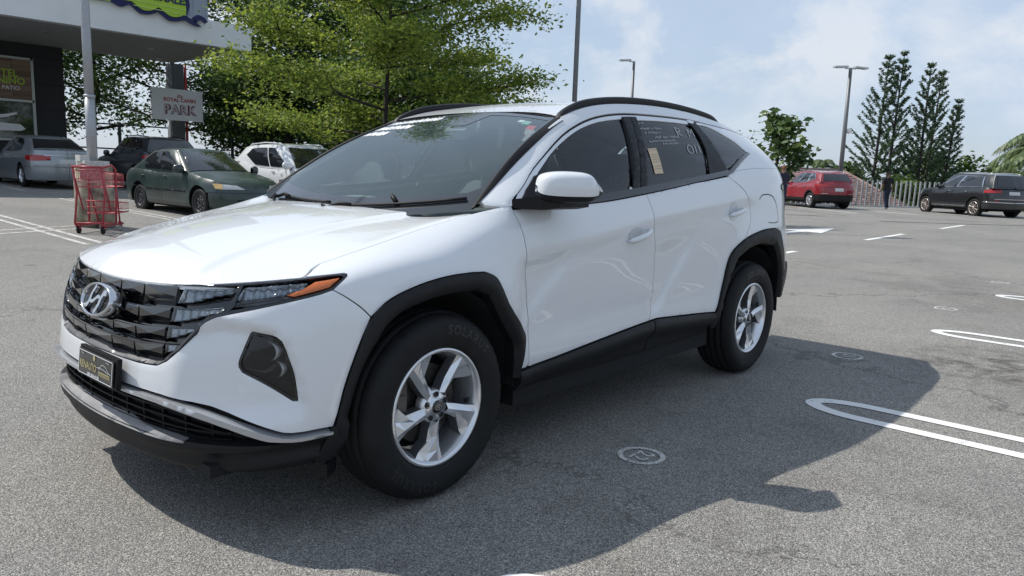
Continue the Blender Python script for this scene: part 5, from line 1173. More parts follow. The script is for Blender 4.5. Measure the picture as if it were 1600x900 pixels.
    pan('quarter_panel', q0+[(sj2, rz_), (se, rz_)]+topline(se, d3, 8))
    TLn = g.Sd[-1]
    rb = [p for p in aL_ if p[1] < rz_ and p[0] > sx_(s.wb)]+botline(aL_[-1][0]+.01, TLn, 8)+[(TLn, rz_), (se, rz_), (sj2, rz_)]
    pan('rear_bumper', rb, s.rbumper or P_)
    pan('tailgate' if s.suv else 'rear_panel', [(se, rz_), (TLn, rz_)]+topline(TLn, se, 6))
    # decks
    te = g.top_edge(); xs_ = te[:, 0]; ys_ = -te[:, 1]
    xw = s.cb[0]+.14
    def deckpoly(a, b):
        k = (xs_ >= a)&(xs_ <= b); xx = xs_[k]; yy = ys_[k]; i = np.argsort(xx); xx, yy = xx[i], yy[i]
        h = list(zip(xx, yy)); h = [(a, float(g.edge_w(a)))]+h+[(b, float(g.edge_w(b)))] if a > xs_.min() or True else h
        return [(float(x), float(y)) for x, y in h]+[(float(x), -float(y)) for x, y in h[::-1]]
    panel('bonnet', deckpoly(float(xs_.min())+.002, xw), g.deck, P_, R, sp=.09, sym=True, off=.003, thick=.02, gap=.002)
    panel('deck', deckpoly(xw+.01, float(xs_.max())-.002), g.deck, P_, R, sp=.12, sym=True, off=0, thick=.01, gap=.0)
    # cabin
    uu = np.concatenate([np.linspace(0, 1, 13), np.linspace(1.001, 2, 41), np.linspace(2.001, 3, 11)]); uu = np.concatenate([-uu[::-1], uu])
    quadgrid('cabin_frame', g.cab, uu, np.linspace(0, 1, 14), P_, R, smooth=True)
    quadgrid('roof', g.roofp, np.linspace(0, 1, 22), np.linspace(-1, 1, 15), P_, R, flip=True, off=.001)
    def cpan(nm, o, m, off=.006, sym=False, both=True):
        P2, T2 = fill(o, .12); V = (g.cab)(P2, off); a = mesh_from(nm, V, [tuple(t) for t in T2], m, R, True)
        if both: mesh_from(nm, V*np.array([1, -1, 1]), [tuple(t[::-1]) for t in T2], m, R, True)
    cpan('windshield', [(-.90,.04),(.90,.04),(.88,.95),(-.88,.95)], M['car_glass'], both=False, off=.014)
    V_ = []
    P2, T2 = fill([(2.12,.10),(3,.10),(3,.93),(2.12,.93)], .12); V = g.cab(P2, .014); mesh_from('rear_window', np.vstack([V, V*np.array([1,-1,1])]), [tuple(t) for t in T2]+[tuple(t[::-1]+len(V)) for t in T2], M['car_glass'], R, True)
    for nm, o in s.windows: cpan(nm, o, M['car_glass'], off=.014)
    if s.chrome:
        for nm, o in s.windows:
            [ribbons('window_trim', [list(o)+[o[0]]], lambda P, q=q: g.cab(P, .018)*np.array([1, q, 1]), M['chrome'], R, .022) for q in (1, -1)]
    # extras given as polygons on the lower skin
    for nm, o, m, off, bs in s.extras:
        o = [((sx_(x) if not isinstance(x, str) else (0 if x == 'c' else TLn-float(x))), z) for x, z in o]
        if bs == 'sym': panel(nm, symout(o), lo, m, R, sp=.06, sym=True, off=off, thick=.02, gap=0)
        else: panel(nm, o, lo, m, R, sp=.06, off=off, thick=.02, gap=0)
    if s.clad:
        for cx in (0, s.wb):
            a0, a1 = (180-e0, e0) if cx == 0 else (180-e1, e1)
            o = arch(cx, a0-1, a1+1, 14, ar-.01)+arch(cx, a1+1, a0-1, 14, ar+.055); o = clipz(o); panel('arch_cladding', o, lo, M['black_plastic'], R, sp=.07, off=.014, thick=.05, gap=0)
        panel('sill_cladding', botline(sB-.02, rA+.02, 4)+[(x, z+.13) for x, z in botline(sB+.02, rA-.02, 4)[::-1]], lo, M['black_plastic'], R, sp=.08, off=.012, thick=.04, gap=0)
    # handles, mirrors, wheels
    hz = s.handle_z
    for x in s.handles:
        for sg in (-1, 1):
            p = lo([(sx_(x), hz)], .018)[0]; MB().tube([(p[0]-.09, sg*-p[1]*-1 if sg > 0 else p[1], hz), (p[0], (p[1]-.012) if sg < 0 else -(p[1]-.012), hz+.004), (p[0]+.09, p[1] if sg < 0 else -p[1], hz)], .014, 6).build('door_handle', M['chrome'] if s.chrome or s.silver else P_, R)
    mx_, mz = s.mirror
    for sg in (-1, 1):
        V = []; F = []; K = 12; secs = [(0,.05,.06),(.03,.07,.085),(.10,.075,.09),(.16,.06,.075),(.19,.02,.03)]
        y0 = g.W-.05
        for dy, hx_, hz_ in secs:
            for k in range(K):
                a = 2*math.pi*k/K; c_, s__ = math.cos(a), math.sin(a); V.append((mx_+dy*.3+hx_*np.sign(c_)*abs(c_)**.7, sg*(y0+dy), mz+hz_*np.sign(s__)*abs(s__)**.7))
        for i in range(len(secs)-1):
            for k in range(K): F.append((i*K+k, i*K+(k+1) % K, (i+1)*K+(k+1) % K, (i+1)*K+k))
        F.append(tuple((len(secs)-1)*K+k for k in range(K))); F = F if sg > 0 else [f[::-1] for f in F]
        mesh_from('wing_mirror', V, F, s.mirror_mat or P_, R, True)
        MB().box((mx_+.03, sg*(y0-.02), mz-.06), (.10, .10, .05)).build('mirror_arm', M['dark_plastic'], R)
    def gwheel(sgn, x):
        w = empty('wheel'); w.parent = R; w.location = (x, sgn*(g.W-.03), s.tyre); w.rotation_euler = (0, 0, 0 if sgn < 0 else math.pi)
        r = s.tyre; ri = s.rim
        mesh_from('tyre', *lathe([(ri,.01),(ri+.01,-.004),(r-.04,-.008),(r-.012,.004),(r-.002,.03),(r,.1),(r-.002,.17),(r-.02,.2),(ri,.2)], 32), M['rubber'], w, True)
        mesh_from('rim', *lathe([(ri,.008),(ri-.005,-.002),(ri-.018,.004),(ri-.022,.05),(ri-.03,.15)], 32), s.rim_mat, w, True)
        mesh_from('wheel_back', *lathe([(0,.08),(ri-.02,.08)], 24), M['lining'], w, False)
        ns = s.spokes
        if ns:
            for k in range(ns):
                b = 2*math.pi*k/ns+.3; c_ = lambda rr, a, d: (rr*math.cos(b+a), d, rr*math.sin(b+a)); wd_ = .5/ns*2
                V = [c_(.04, -1.0*wd_*1.6, .01), c_(.04, wd_*1.6, .01), c_(ri*.95, wd_*.42, .004), c_(ri*.95, -wd_*.42, .004), c_(.04, -wd_*1.6, .05), c_(.04, wd_*1.6, .05), c_(ri*.95, wd_*.42, .04), c_(ri*.95, -wd_*.42, .04), c_(.05, 0, -.004), c_(ri*.93, 0, -.002)]
                mesh_from('spoke', V, [(0, 8, 9, 3), (8, 1, 2, 9), (0, 3, 7, 4), (1, 5, 6, 2)], s.rim_mat, w, False)
            mesh_from('hub', *lathe([(0,.0),(.035,.002),(.05,.01)], 16), s.rim_mat, w, True)
        else:
            mesh_from('wheel_disc', *lathe([(0,.03),(.035,.03),(.05,.012),(.085,.012),(.10,.035),(ri-.02,.03)], 28), M['steel_wheel'], w, True)
            for k in range(8):
                a = 2*math.pi*k/8; mesh_from('wheel_hole', [Vector(v)+Vector((.12*math.cos(a), .028, .12*math.sin(a))) for v in lathe([(0,0),(.014,0)], 8)[0]], lathe([(0,0),(.014,0)], 8)[1], M['chrome'], w, False)
    for sgn in (-1, 1):
        for x in (0, s.wb): gwheel(sgn, x)
        for x in (0, s.wb):
            V = []; F = []
            for i in range(13):
                a_ = math.radians(-20+220*i/12); V += [(x+(ar+.02)*math.cos(a_), sgn*(g.W-.07), s.tyre+(ar+.02)*math.sin(a_)), (x+(ar+.02)*math.cos(a_), sgn*(g.W-.4), s.tyre+(ar+.02)*math.sin(a_))]
            for i in range(12): F.append((2*i, 2*i+1, 2*i+3, 2*i+2))
            mesh_from('wheel_well', V, F, M['lining'], R, True)
    MB().box(((s.wb)/2, 0, s.clear+.08), (s.wb-.9, s.w-.3, .10)).box((s.wb/2, 0, s.clear+.10), (s.wb+1.2, s.w-.75, .08)).build('underbody', M['lining'], R)
    if s.rails:
        for sg in (-1, 1):
            pts = [tuple(g.roofp([(a, .93*-sg*-1)])[0]*np.array([1, 1, 1])+np.array([0, 0, h])) for a, h in ((.06,.0),(.12,.045),(.5,.05),(.86,.045),(.93,.0))]
            MB().tube(pts, .016, 6).build('roof_rail', s.rails, R)
    return R, g, sx_
silver = paint('silver_paint_car', (.30, .32, .34), .3, metal=.5); green = mat('faded_green_paint', (.018, .036, .032), .38, coat=.5, crough=.15, noise_amt=.45, noise_scale=1.8)
charcoal = paint('charcoal_paint', (.028, .032, .040)); redp = paint('red_paint', (.24, .009, .018)); blackp = paint('black_paint', (.012, .014, .016)); white2 = paint('white_paint_car', (.74, .75, .76))
SEDAN = dict(suv=False, round=True, nose_r=.75, tail_r=.6, nose_lean=.06, tail_lean=.04, crown=.05, clear=.14, bumper=None, rbumper=None, clad=False, chrome=False, silver=False, rails=None, mirror_mat=None)
# green compact saloon
sp = dict(SEDAN, fo=.88, wb=2.46, ro=1.05, w=1.69, tyre=.30, rim=.185, rim_mat=M['steel_wheel'], spokes=0, paint=green, sill=([-.88, 3.5], [.20, .22]),
  belt=([-.88, -.6, 0, .45, 1.2, 2.2, 2.7, 3.2, 3.51], [.66, .73, .83, .90, .90, .925, .935, .935, .90]), roof=([.95, 1.15, 1.6, 2.1, 2.45], [1.30, 1.345, 1.365, 1.345, 1.29]),
  cb=(.42, 3.02, .76, .74), ct=(1.16, 2.36, .56, .54), doors=(.42, 1.42, 2.32), bump_z=.53, rbump_z=.55, hood_front=-.8, handle_z=.80, handles=(1.28, 2.20), mirror=(.62, .97),
  windows=[('side_window', [(1.05,.10),(1.40,.10),(1.435,.90),(1.26,.90),(1.14,.55)]), ('side_window', [(1.425,.10),(1.73,.10),(1.86,.55),(1.80,.86),(1.60,.90),(1.46,.90)])],
  extras=[('headlight', [(-.86,.60),(-.78,.60),(-.62,.60),(-.60,.70),(-.80,.68)], M['lens_clear'], .006, 0), ('indicator_lamp', [(-.62,.60),(-.50,.61),(-.42,.71),(-.60,.70)], M['lens_yellow'], .010, 0), ('side_moulding', [(.46,.50),(2.1,.51),(2.1,.545),(.46,.535)], M['dark_plastic'], .010, 0), ('lower_grille', [('c',.30),(-.8,.30),(-.8,.40),('c',.40)], M['dark_plastic'], .004, 'sym'), ('tail_light', [(3.18,.66),(3.40,.66),(3.42,.80),(3.15,.80)], M['red_lens'], .008, 0)])
z_ = gz(6.3, 13); build_gcar('green_sedan', 'old dark green four-door sedan with black steel wheels and a yellowed headlamp behind the bonnet', 'car', sp, (6.33, 12.03, z_-.004), (.05, -1))
# the heading vector points the way the nose faces
sp = dict(SEDAN, fo=.92, wb=2.73, ro=1.15, w=1.83, tyre=.325, rim=.205, rim_mat=M['alloy'], spokes=7, paint=silver, sill=([-.9, 3.9], [.20, .22]), silver=True,
  belt=([-.92, -.6, 0, .45, 1.2, 2.2, 2.9, 3.5, 3.88], [.70, .76, .86, .94, .96, 1.0, 1.04, 1.065, 1.06]), roof=([.95, 1.2, 1.7, 2.2, 2.7], [1.38, 1.435, 1.475, 1.455, 1.38]),
  cb=(.42, 3.30, .82, .76), ct=(1.20, 2.62, .60, .57), doors=(.45, 1.50, 2.45), bump_z=.55, rbump_z=.60, hood_front=-.8, handle_z=.86, handles=(1.36, 2.34), mirror=(.66, 1.03),
  windows=[('side_window', [(1.05,.10),(1.40,.10),(1.43,.90),(1.26,.90),(1.14,.55)]), ('side_window', [(1.42,.10),(1.74,.10),(1.86,.55),(1.80,.84),(1.60,.90),(1.45,.90)])],
  extras=[('tail_light', [(3.22,.80),(3.45,.76),(3.70,.77),(3.84,.79),('0.45',.79),('0.45',.90),(3.84,.91),(3.6,.93),(3.22,.90)], M['red_lens'], .010, 0), ('number_plate', [('0.24',.70),('0',.70),('0',.82),('0.24',.82)], M['plate_white'], .012, 0), ('trim_strip', [('0.62',.905),('0',.905),('0',.935),('0.62',.935)], M['silver_paint'], .012, 0)])
build_gcar('silver_sedan', 'silver four-door sedan with red tail lamps parked nose-in beside the dark shop wall', 'car', sp, (6.28, 25.05, gz(6.3, 23)), (0, 1))
SUVS = dict(SEDAN, suv=True, round=False, nose_r=.6, tail_r=.45, nose_lean=.07, tail_lean=.05, clear=.20, clad=True)
def suvspec(**k): 
    d = dict(SUVS, fo=.88, wb=2.65, ro=.88, w=1.83, tyre=.35, rim=.225, rim_mat=M['alloy'], spokes=5, sill=([-.9, 3.5], [.30, .34]), bumper=M['black_plastic'], rbumper=M['black_plastic'],
      belt=([-.88, -.6, 0, .42, 1.2, 2.2, 2.9, 3.3, 3.53], [.82, .90, 1.0, 1.06, 1.07, 1.12, 1.17, 1.18, 1.16]), roof=([.95, 1.2, 1.8, 2.5, 3.1, 3.3], [1.52, 1.58, 1.63, 1.61, 1.55, 1.50]),
      cb=(.40, 3.42, .82, .79), ct=(1.12, 3.12, .62, .59), doors=(.45, 1.45, 2.30), bump_z=.52, rbump_z=.62, hood_front=-.8, handle_z=.95, handles=(1.30, 2.20), mirror=(.62, 1.12), rails=M['satin_silver'],
      windows=[('side_window', [(1.04,.08),(1.33,.08),(1.36,.88),(1.20,.88),(1.10,.5)]), ('side_window', [(1.35,.08),(1.63,.08),(1.64,.88),(1.38,.88)]), ('side_window', [(1.66,.12),(1.86,.35),(1.78,.86),(1.665,.88)])])
    d.update(k); return d
sp = suvspec(paint=charcoal, rails=M['black_plastic'], extras=[('tail_light', [(3.10,.98),(3.40,1.0),('0.40',1.0),('0.40',1.075),(3.40,1.09),(3.12,1.06)], M['red_lens'], .012, 0), ('number_plate', [('0.24',.74),('0',.74),('0',.86),('0.24',.86)], M['plate_white'], .012, 0)])
build_gcar('charcoal_suv', 'charcoal SUV with slim red tail lamps parked between the silver sedan and the sign column', 'car', sp, (9.08, 23.95, gz(9, 23)), (0, 1))
sp = suvspec(paint=white2, w=1.76, wb=2.61, tyre=.33, fo=.84, ro=.86, rails=white2, belt=([-.84, -.6, 0, .42, 1.2, 2.2, 2.9, 3.3, 3.47], [.80, .88, .97, 1.03, 1.04, 1.08, 1.20, 1.20, 1.16]), silver=True,
  windows=[('side_window', [(1.05,.08),(1.33,.08),(1.35,.86),(1.20,.86),(1.10,.5)]), ('side_window', [(1.35,.08),(1.60,.08),(1.80,.42),(1.74,.80),(1.60,.86),(1.38,.86)])],
  extras=[('headlight', [(-.70,.72),(-.45,.76),(-.42,.84),(-.72,.80)], M['lens_clear'], .008, 0), ('grille', [('c',.50),(-.78,.50),(-.74,.74),('c',.74)], M['gloss_black'], .008, 'sym')])
build_gcar('white_crossover', 'white compact crossover with dark windows parked behind the green sedan under the trees', 'car', sp, (9.35, 12.75, gz(9.2, 14)), (0, -1))
H = Vector((.645, .764)).normalized(); Hn = Vector((-H.y, H.x))
def place_h(near_rear, wb, w):
    # near rear wheel at given point; nose along H; near side is on the left of the heading
    left = Vector((-H.y, H.x)); c_ = Vector(near_rear)-left*(w/2-.05); return c_+H*wb
sp = suvspec(paint=redp, w=1.855, wb=2.67, spokes=10, rails=M['satin_silver'], bumper=M['black_plastic'], extras=[('tail_light', [(3.05,.98),(3.35,.98),('0.45',.97),('0.45',1.03),(3.35,1.07),(3.12,1.05)], M['red_lens'], .012, 0), ('number_plate', [('0.20',.78),('0',.78),('0',.92),('0.20',.92)], M['plate_white'], .012, 0), ('tail_trim', [('0.75',.995),('0',.995),('0',1.015),('0.75',1.015)], M['red_lens'], .014, 0), ('reflector', [('0.78',.66),('0.5',.66),('0.5',.69),('0.78',.69)], M['lens_clear'], .012, 0)], chrome=True)
c_ = place_h((32.75, 9.75), 2.67, 1.855); build_gcar('red_suv', 'red SUV with black lower bumper and silver side sills parked nose-in against the post fence', 'car', sp, (c_.x, c_.y, 0), H)
sp = suvspec(paint=blackp, w=1.94, wb=2.915, fo=.86, ro=1.04, tyre=.375, rim=.255, spokes=10, rim_mat=mat('bright_alloy', (.62,.56,.52), .3, metal=.7), sill=([-.9, 3.9], [.34, .36]), bumper=None, rbumper=None, clad=False, doors=(.50, 1.62, 2.5), handles=(1.45, 2.42), handle_z=1.02, mirror=(.72, 1.22),
  belt=([-.86, -.6, 0, .5, 1.2, 2.2, 2.9, 3.5, 3.94], [.92, .99, 1.08, 1.14, 1.15, 1.17, 1.19, 1.20, 1.18]), roof=([1.0, 1.3, 1.8, 2.6, 3.3, 3.8], [1.62, 1.70, 1.745, 1.745, 1.72, 1.68]), cb=(.48, 3.90, .88, .86), ct=(1.18, 3.66, .68, .66), chrome=True,
  windows=[('side_window', [(1.05,.08),(1.35,.08),(1.38,.86),(1.22,.86),(1.12,.5)]), ('side_window', [(1.37,.08),(1.82,.08),(1.80,.82),(1.40,.86)])],
  extras=[('tail_light', [(3.42,1.0),(3.70,1.0),('0.55',1.0),('0.55',1.13),(3.70,1.14),(3.42,1.10)], M['red_lens'], .014, 0), ('number_plate', [('0.24',.93),('0',.93),('0',1.06),('0.24',1.06)], M['plate_white'], .012, 0), ('sill_trim', [(.45,.40),(2.45,.42),(2.45,.44),(.45,.42)], M['chrome'], .016, 0), ('bumper_trim', [(3.40,.62),('0',.60),('0',.63),(3.40,.65)], M['chrome'], .014, 0), ('bumper_trim', [('0.8',.74),('0',.74),('0',.765),('0.8',.765)], M['chrome'], .014, 0), ('reflector', [('0.80',.66),('0.64',.66),('0.64',.70),('0.80',.70)], M['red_lens'], .014, 0)])
c_ = place_h((34.1, 3.55), 2.915, 1.94); build_gcar('black_suv', 'large black SUV with chrome window trim and bright alloy wheels at the right edge', 'car', sp, (c_.x, c_.y, -.03), H)

# ================================================================== terrain beyond, painted markings
def fence_d(x, y): return (x-35.3)*.64+(y-8.4)*.77
M['far_ground'] = mat('far_ground', (.06, .075, .035), .95, noise_amt=.5, noise_scale=.2)
sheet('terrain', [-900, -300, -60, 0, 60, 150, 400, 1500], [-900, -300, -60, 0, 60, 150, 400, 1500], lambda x, y: -3.4, M['far_ground'])
def worn(name, col, lo, hi):
    m, t, b = nodes(name); tc = t.nodes.new('ShaderNodeTexCoord'); b.inputs['Base Color'].default_value = (*col, 1); b.inputs['Roughness'].default_value = .75
    v = t.nodes.new('ShaderNodeTexVoronoi'); v.inputs['Scale'].default_value = 150; n = t.nodes.new('ShaderNodeTexNoise'); n.inputs['Scale'].default_value = 7; n.inputs['Detail'].default_value = 9; n.inputs['Roughness'].default_value = .75
    t.links.new(tc.outputs['Object'], v.inputs['Vector']); t.links.new(tc.outputs['Object'], n.inputs['Vector']); s = t.nodes.new('ShaderNodeSeparateColor'); t.links.new(v.outputs['Color'], s.inputs[0])
    a = t.nodes.new('ShaderNodeMath'); a.operation = 'MULTIPLY_ADD'; t.links.new(s.outputs[0], a.inputs[0]); a.inputs[1].default_value = .22; t.links.new(n.outputs['Fac'], a.inputs[2])
    r = t.nodes.new('ShaderNodeValToRGB'); e = r.color_ramp.elements; e[0].position = lo; e[0].color = (1, 1, 1, 1); e[1].position = hi; e[1].color = (0, 0, 0, 1); t.links.new(a.outputs[0], r.inputs[0]); t.links.new(r.outputs[0], b.inputs['Alpha']); return m
M['road_paint'] = worn('road_paint', (.74, .74, .72), .74, .84)
M['road_paint_old'] = worn('worn_road_paint', (.60, .59, .56), .60, .76)
def gpath(name, pts, w, m=None, parent=None, h=.004):
    P = dens(pts, .35, False); d = np.gradient(P, axis=0); d /= np.linalg.norm(d, axis=1, keepdims=True); n = np.stack([-d[:, 1], d[:, 0]], 1)*w/2
    V = []; F = []
    for a, b in zip(P+n, P-n): V += [(a[0], a[1], gz(*a)+h), (b[0], b[1], gz(*b)+h)]
    for i in range(len(P)-1): F.append((2*i, 2*i+1, 2*i+3, 2*i+2))
    if parent is None or True:
        o = mesh_from(name, V, F, m or M['road_paint'], parent, True)
        if parent is None: o['kind'] = 'structure'
        return o
def hairpin(x0, y0, g=.27, w=.085, L=6.0):
    r = g/2; pts = [(x0-r, y0-L)]+[(x0-r, y0-r-.16)]+[(x0+r*math.cos(a), y0-r-.16+(r+.16)*math.sin(a)) for a in np.linspace(math.pi, 0, 13)]+[(x0+r, y0-r-.16), (x0+r, y0-L)]
    P = np.array(pts); Q = [P[0]]
    for p in P[1:]:
        if np.linalg.norm(p-Q[-1]) > .01: Q.append(p)
    Q = np.array(Q); d = np.gradient(Q, axis=0); d /= np.linalg.norm(d, axis=1, keepdims=True); n = np.stack([-d[:, 1], d[:, 0]], 1)*w/2
    V = []; F = []
    for a, b in zip(Q+n, Q-n): V += [(a[0], a[1], gz(*a)+.004), (b[0], b[1], gz(*b)+.004)]
    for i in range(len(Q)-1): F.append((2*i, 2*i+1, 2*i+3, 2*i+2))
    o = mesh_from('bay_line', V, F, M['road_paint'], None, True); o['kind'] = 'structure'
for x_, y_ in ((-.29, -1.50), (2.42, -1.47), (5.38, -1.45), (8.40, -1.44), (11.4, -1.44), (14.4,-1.44), (-3.1,-1.46)): hairpin(x_, y_)
for x_, s_ in ((.96, '22'), (3.77, '21'), (6.80, '20'), (9.85, '19'), (12.9, '18')):
    y_ = -1.225; ro, ri_ = .108, .084; n_ = 40; V = []; F = []
    for k in range(n_):
        a = 2*math.pi*k/n_
        for r in (ro, ri_): V.append((x_+r*math.cos(a), y_+r*math.sin(a), gz(x_, y_)+.004))
    for k in range(n_): F.append((2*k, 2*k+1, (2*k+3) % (2*n_), (2*k+2) % (2*n_)))
    o = mesh_from('bay_number', V, F, M['road_paint_old'], None, False); o['kind'] = 'structure'
    Vt, Ft = text_pts(s_, .115, bold=.0015); mesh_from('bay_digits', np.stack([x_-Vt[:, 0], y_-Vt[:, 1], np.full(len(Vt), gz(x_, y_)+.0045)], 1), Ft, M['road_paint_old'], o, False)
for a_, b_, w_ in (((2.27, 8.2), (2.27, 13.6), .085), ((2.03, 8.2), (2.03, 13.6), .085), ((4.78, 8.2), (4.78, 17.5), .085), ((5.0, 8.2), (5.0, 17.5), .085), ((7.6, 9), (7.6, 17.5), .09), ((-.6, 9.3), (2.85, 10.82), .07), ((-.4, 8.95), (2.75, 10.36), .07),
                   ((4.9, 20.5), (4.9, 25), .10), ((7.66, 20.5), (7.66, 25), .10), ((10.4, 20.5), (10.4, 25), .10)): gpath('bay_line', [a_, b_], w_, M['road_paint_old'])
for a_, b_ in (((8.4, 2.13), (11.45, 2.13)), ((15.6, 2.18), (18.65, 2.22)), ((22.5, 2.2), (25.5, 2.2))): gpath('lane_dash', [a_, b_], .12)
V = [(14.2, 4.25), (17.2, 4.0), (17.15, 4.35), (18.75, 3.92), (17.0, 3.35), (17.1, 3.75), (14.2, 3.95)]
mesh_from('direction_arrow', [(x, y, .005) for x, y in [(13.9, 4.28), (16.9, 4.18), (16.85, 4.62), (18.9, 3.95), (16.7, 3.52), (16.8, 3.92), (13.9, 4.02)]], [(0, 6, 5, 1), (1, 5, 3), (1, 3, 2), (5, 4, 3)], M['road_paint'], None, False)['kind'] = 'structure'
for s_ in (-2.0, .62, 3.4, 6.2): 
    p = Vector((35.3, 8.4))+Vector((.77, -.64))*(s_-1.2)+H*(-.3); gpath('bay_line', [tuple(p), tuple(p-H*4.6)], .11)
gpath('tar_seam', [(24.5, 4.4), (26, 2.6), (29, -.2), (32.5, -3.0)], .22, mat('tar_seam', (.03, .03, .032), .8)); gpath('tar_seam', [(30.6, 11.6), (27.0, 6.2)], .10, bpy.data.materials['tar_seam']); gpath('tar_seam', [(3.0, 15.6), (.2, 14.9), (-2.2, 15.3)], .25, bpy.data.materials['tar_seam'])
# ================================================================== shop with its deep canopy
M['dark_wall'] = mat('dark_plaster_wall', (.035, .036, .040), .8, noise_amt=.12, noise_scale=3, bump=.1, bump_scale=60)
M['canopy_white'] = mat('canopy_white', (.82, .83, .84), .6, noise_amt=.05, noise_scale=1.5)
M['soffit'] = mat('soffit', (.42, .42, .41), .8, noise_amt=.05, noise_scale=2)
M['corr'] = mat('corrugated_metal', (.30, .33, .37), .45, metal=.5, noise_amt=.08, noise_scale=2)
M['column'] = mat('column_grey', (.10, .11, .125), .6, noise_amt=.1); M['red_pipe'] = mat('red_pipe', (.42, .02, .03), .4)
M['alu'] = mat('aluminium', (.5, .51, .52), .35, metal=.6)
shop = empty('shop_building', (5, 29, gz(9, 29)), 0, 'dark grey shop building with a deep white flat canopy over the parking bays', 'building')
shop.location = (0, 0, 0)
MB().box((1.0, 32.35, 2.6), (16.1, 6.0, 5.3)).build('wall', M['dark_wall'], shop)
for k in range(5):                                                       # shallow panel joints of the wall
    MB().box((1.0, 29.345, .95+k*.95), (16.1, .02, .012)).build('wall_joint', M['dark_plastic'], shop)
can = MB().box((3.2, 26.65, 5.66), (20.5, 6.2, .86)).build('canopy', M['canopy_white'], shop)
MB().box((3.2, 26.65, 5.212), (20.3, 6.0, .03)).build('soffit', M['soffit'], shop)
for x, y in ((7.3, 25.6), (10.9, 26.1), (3.0, 25.6), (12.3, 28.6)):
    l = MB().tube([(x, y, 5.20), (x, y, 5.17)], .11, 16).build('downlight', M['alu'], shop); MB().tube([(x, y, 5.172), (x, y, 5.168)], .08, 16).build('lamp_glass', M['lens_clear'], l)
cw = MB()
V = []; F = []; xs_ = np.arange(-4, 12.55, .06)
for i, x in enumerate(xs_):
    o = .035 if (i//2) % 4 < 1 else 0
    V += [(x, 24.9-o, 6.0), (x, 24.9-o, 9.5)]
for i in range(len(xs_)-1): F.append((2*i, 2*i+2, 2*i+3, 2*i+1))
V += [(12.5, 24.9, 6), (12.5, 30, 6), (12.5, 30, 9.5), (12.5, 24.9, 9.5)]; k = len(V)-4; F.append((k, k+1, k+2, k+3))
mesh_from('corrugated_wall', V, F, M['corr'], shop, False)
# window with poster
win = MB().box((4.2, 29.33, 3.2), (7.6, .05, 2.9)).build('window', mat('shop_glass', (.018, .03, .032), .06, coat=1), shop)
for x0, x1, z0, z1 in ((.3, 8.04, 4.60, 4.68), (7.93, 8.02, 1.1, 4.68), (.3, 8.0, 3.10, 3.18), (.3, 8.04, 1.70, 1.78), (4.4,4.47,1.1,4.68)): MB().box(((x0+x1)/2, 29.285, (z0+z1)/2), (x1-x0, .06, z1-z0)).build('window_frame', M['alu'], win)
def wood():
    m, t, b = nodes('printed_wood'); tc = t.nodes.new('ShaderNodeTexCoord'); mp = t.nodes.new('ShaderNodeMapping'); mp.inputs['Scale'].default_value = (.6, 1, 9); t.links.new(tc.outputs['Object'], mp.inputs[0])
    n = t.nodes.new('ShaderNodeTexBrick'); n.inputs['Color1'].default_value = (.16, .10, .07, 1); n.inputs['Color2'].default_value = (.28, .19, .13, 1); n.inputs['Mortar'].default_value = (.08, .05, .04, 1); n.inputs['Scale'].default_value = 1; n.inputs['Mortar Size'].default_value = .01; n.inputs['Row Height'].default_value = .9; n.inputs['Brick Width'].default_value = .8
    r = t.nodes.new('ShaderNodeMapping'); r.inputs['Rotation'].default_value = (math.radians(90), 0, 0); t.links.new(mp.outputs[0], r.inputs[0]); t.links.new(r.outputs[0], n.inputs[0]); t.links.new(n.outputs[0], b.inputs[0]); b.inputs['Roughness'].default_value = .6; return m
po = MB().box((6.2, 29.29, 3.89), (3.44, .012, 1.40)).build('poster', wood(), win)
M['lime'] = mat('lime_print', (.42, .62, .05), .6); M['sign_white'] = mat('sign_white', (.84, .85, .86), .5)
def wtxt(s, xr, z, size, m, parent, y=29.28, align='RIGHT', bold=.006):
    text_on('lettering', s, lambda P: np.stack([xr+P[:, 0], np.full(len(P), y), z+P[:, 1]], 1), m, parent, size, align=align, bold=bold)
wtxt('HOTEL', 7.52, 4.08, .34, M['lime'], po, bold=.006); wtxt('CANINO', 7.74, 3.82, .34, M['lime'], po, bold=.006); wtxt('EL PATIO', 7.56, 3.57, .20, M['sign_white'], po, bold=.002)
wtxt('EN PATIO', 8.55, 1.35, .36, M['sign_white'], win, y=29.29, bold=.014)
P_, T_ = fill([(6.2,2.35),(7.5,2.30),(7.66,2.14),(7.5,2.06),(6.2,2.05)], .2); mesh_from('window_graphic', [(x, 29.29, z) for x, z in P_], [tuple(t) for t in T_], M['sign_white'], win, False)
P_, T_ = fill(crv([(6.2,2.62),(6.8,2.60),(7.4,2.72)],4)+crv([(7.42,2.66),(6.9,2.5),(6.2,2.50)],4), .2); mesh_from('window_graphic', [(x, 29.29, z) for x, z in P_], [tuple(t) for t in T_], M['sign_white'], win, False)
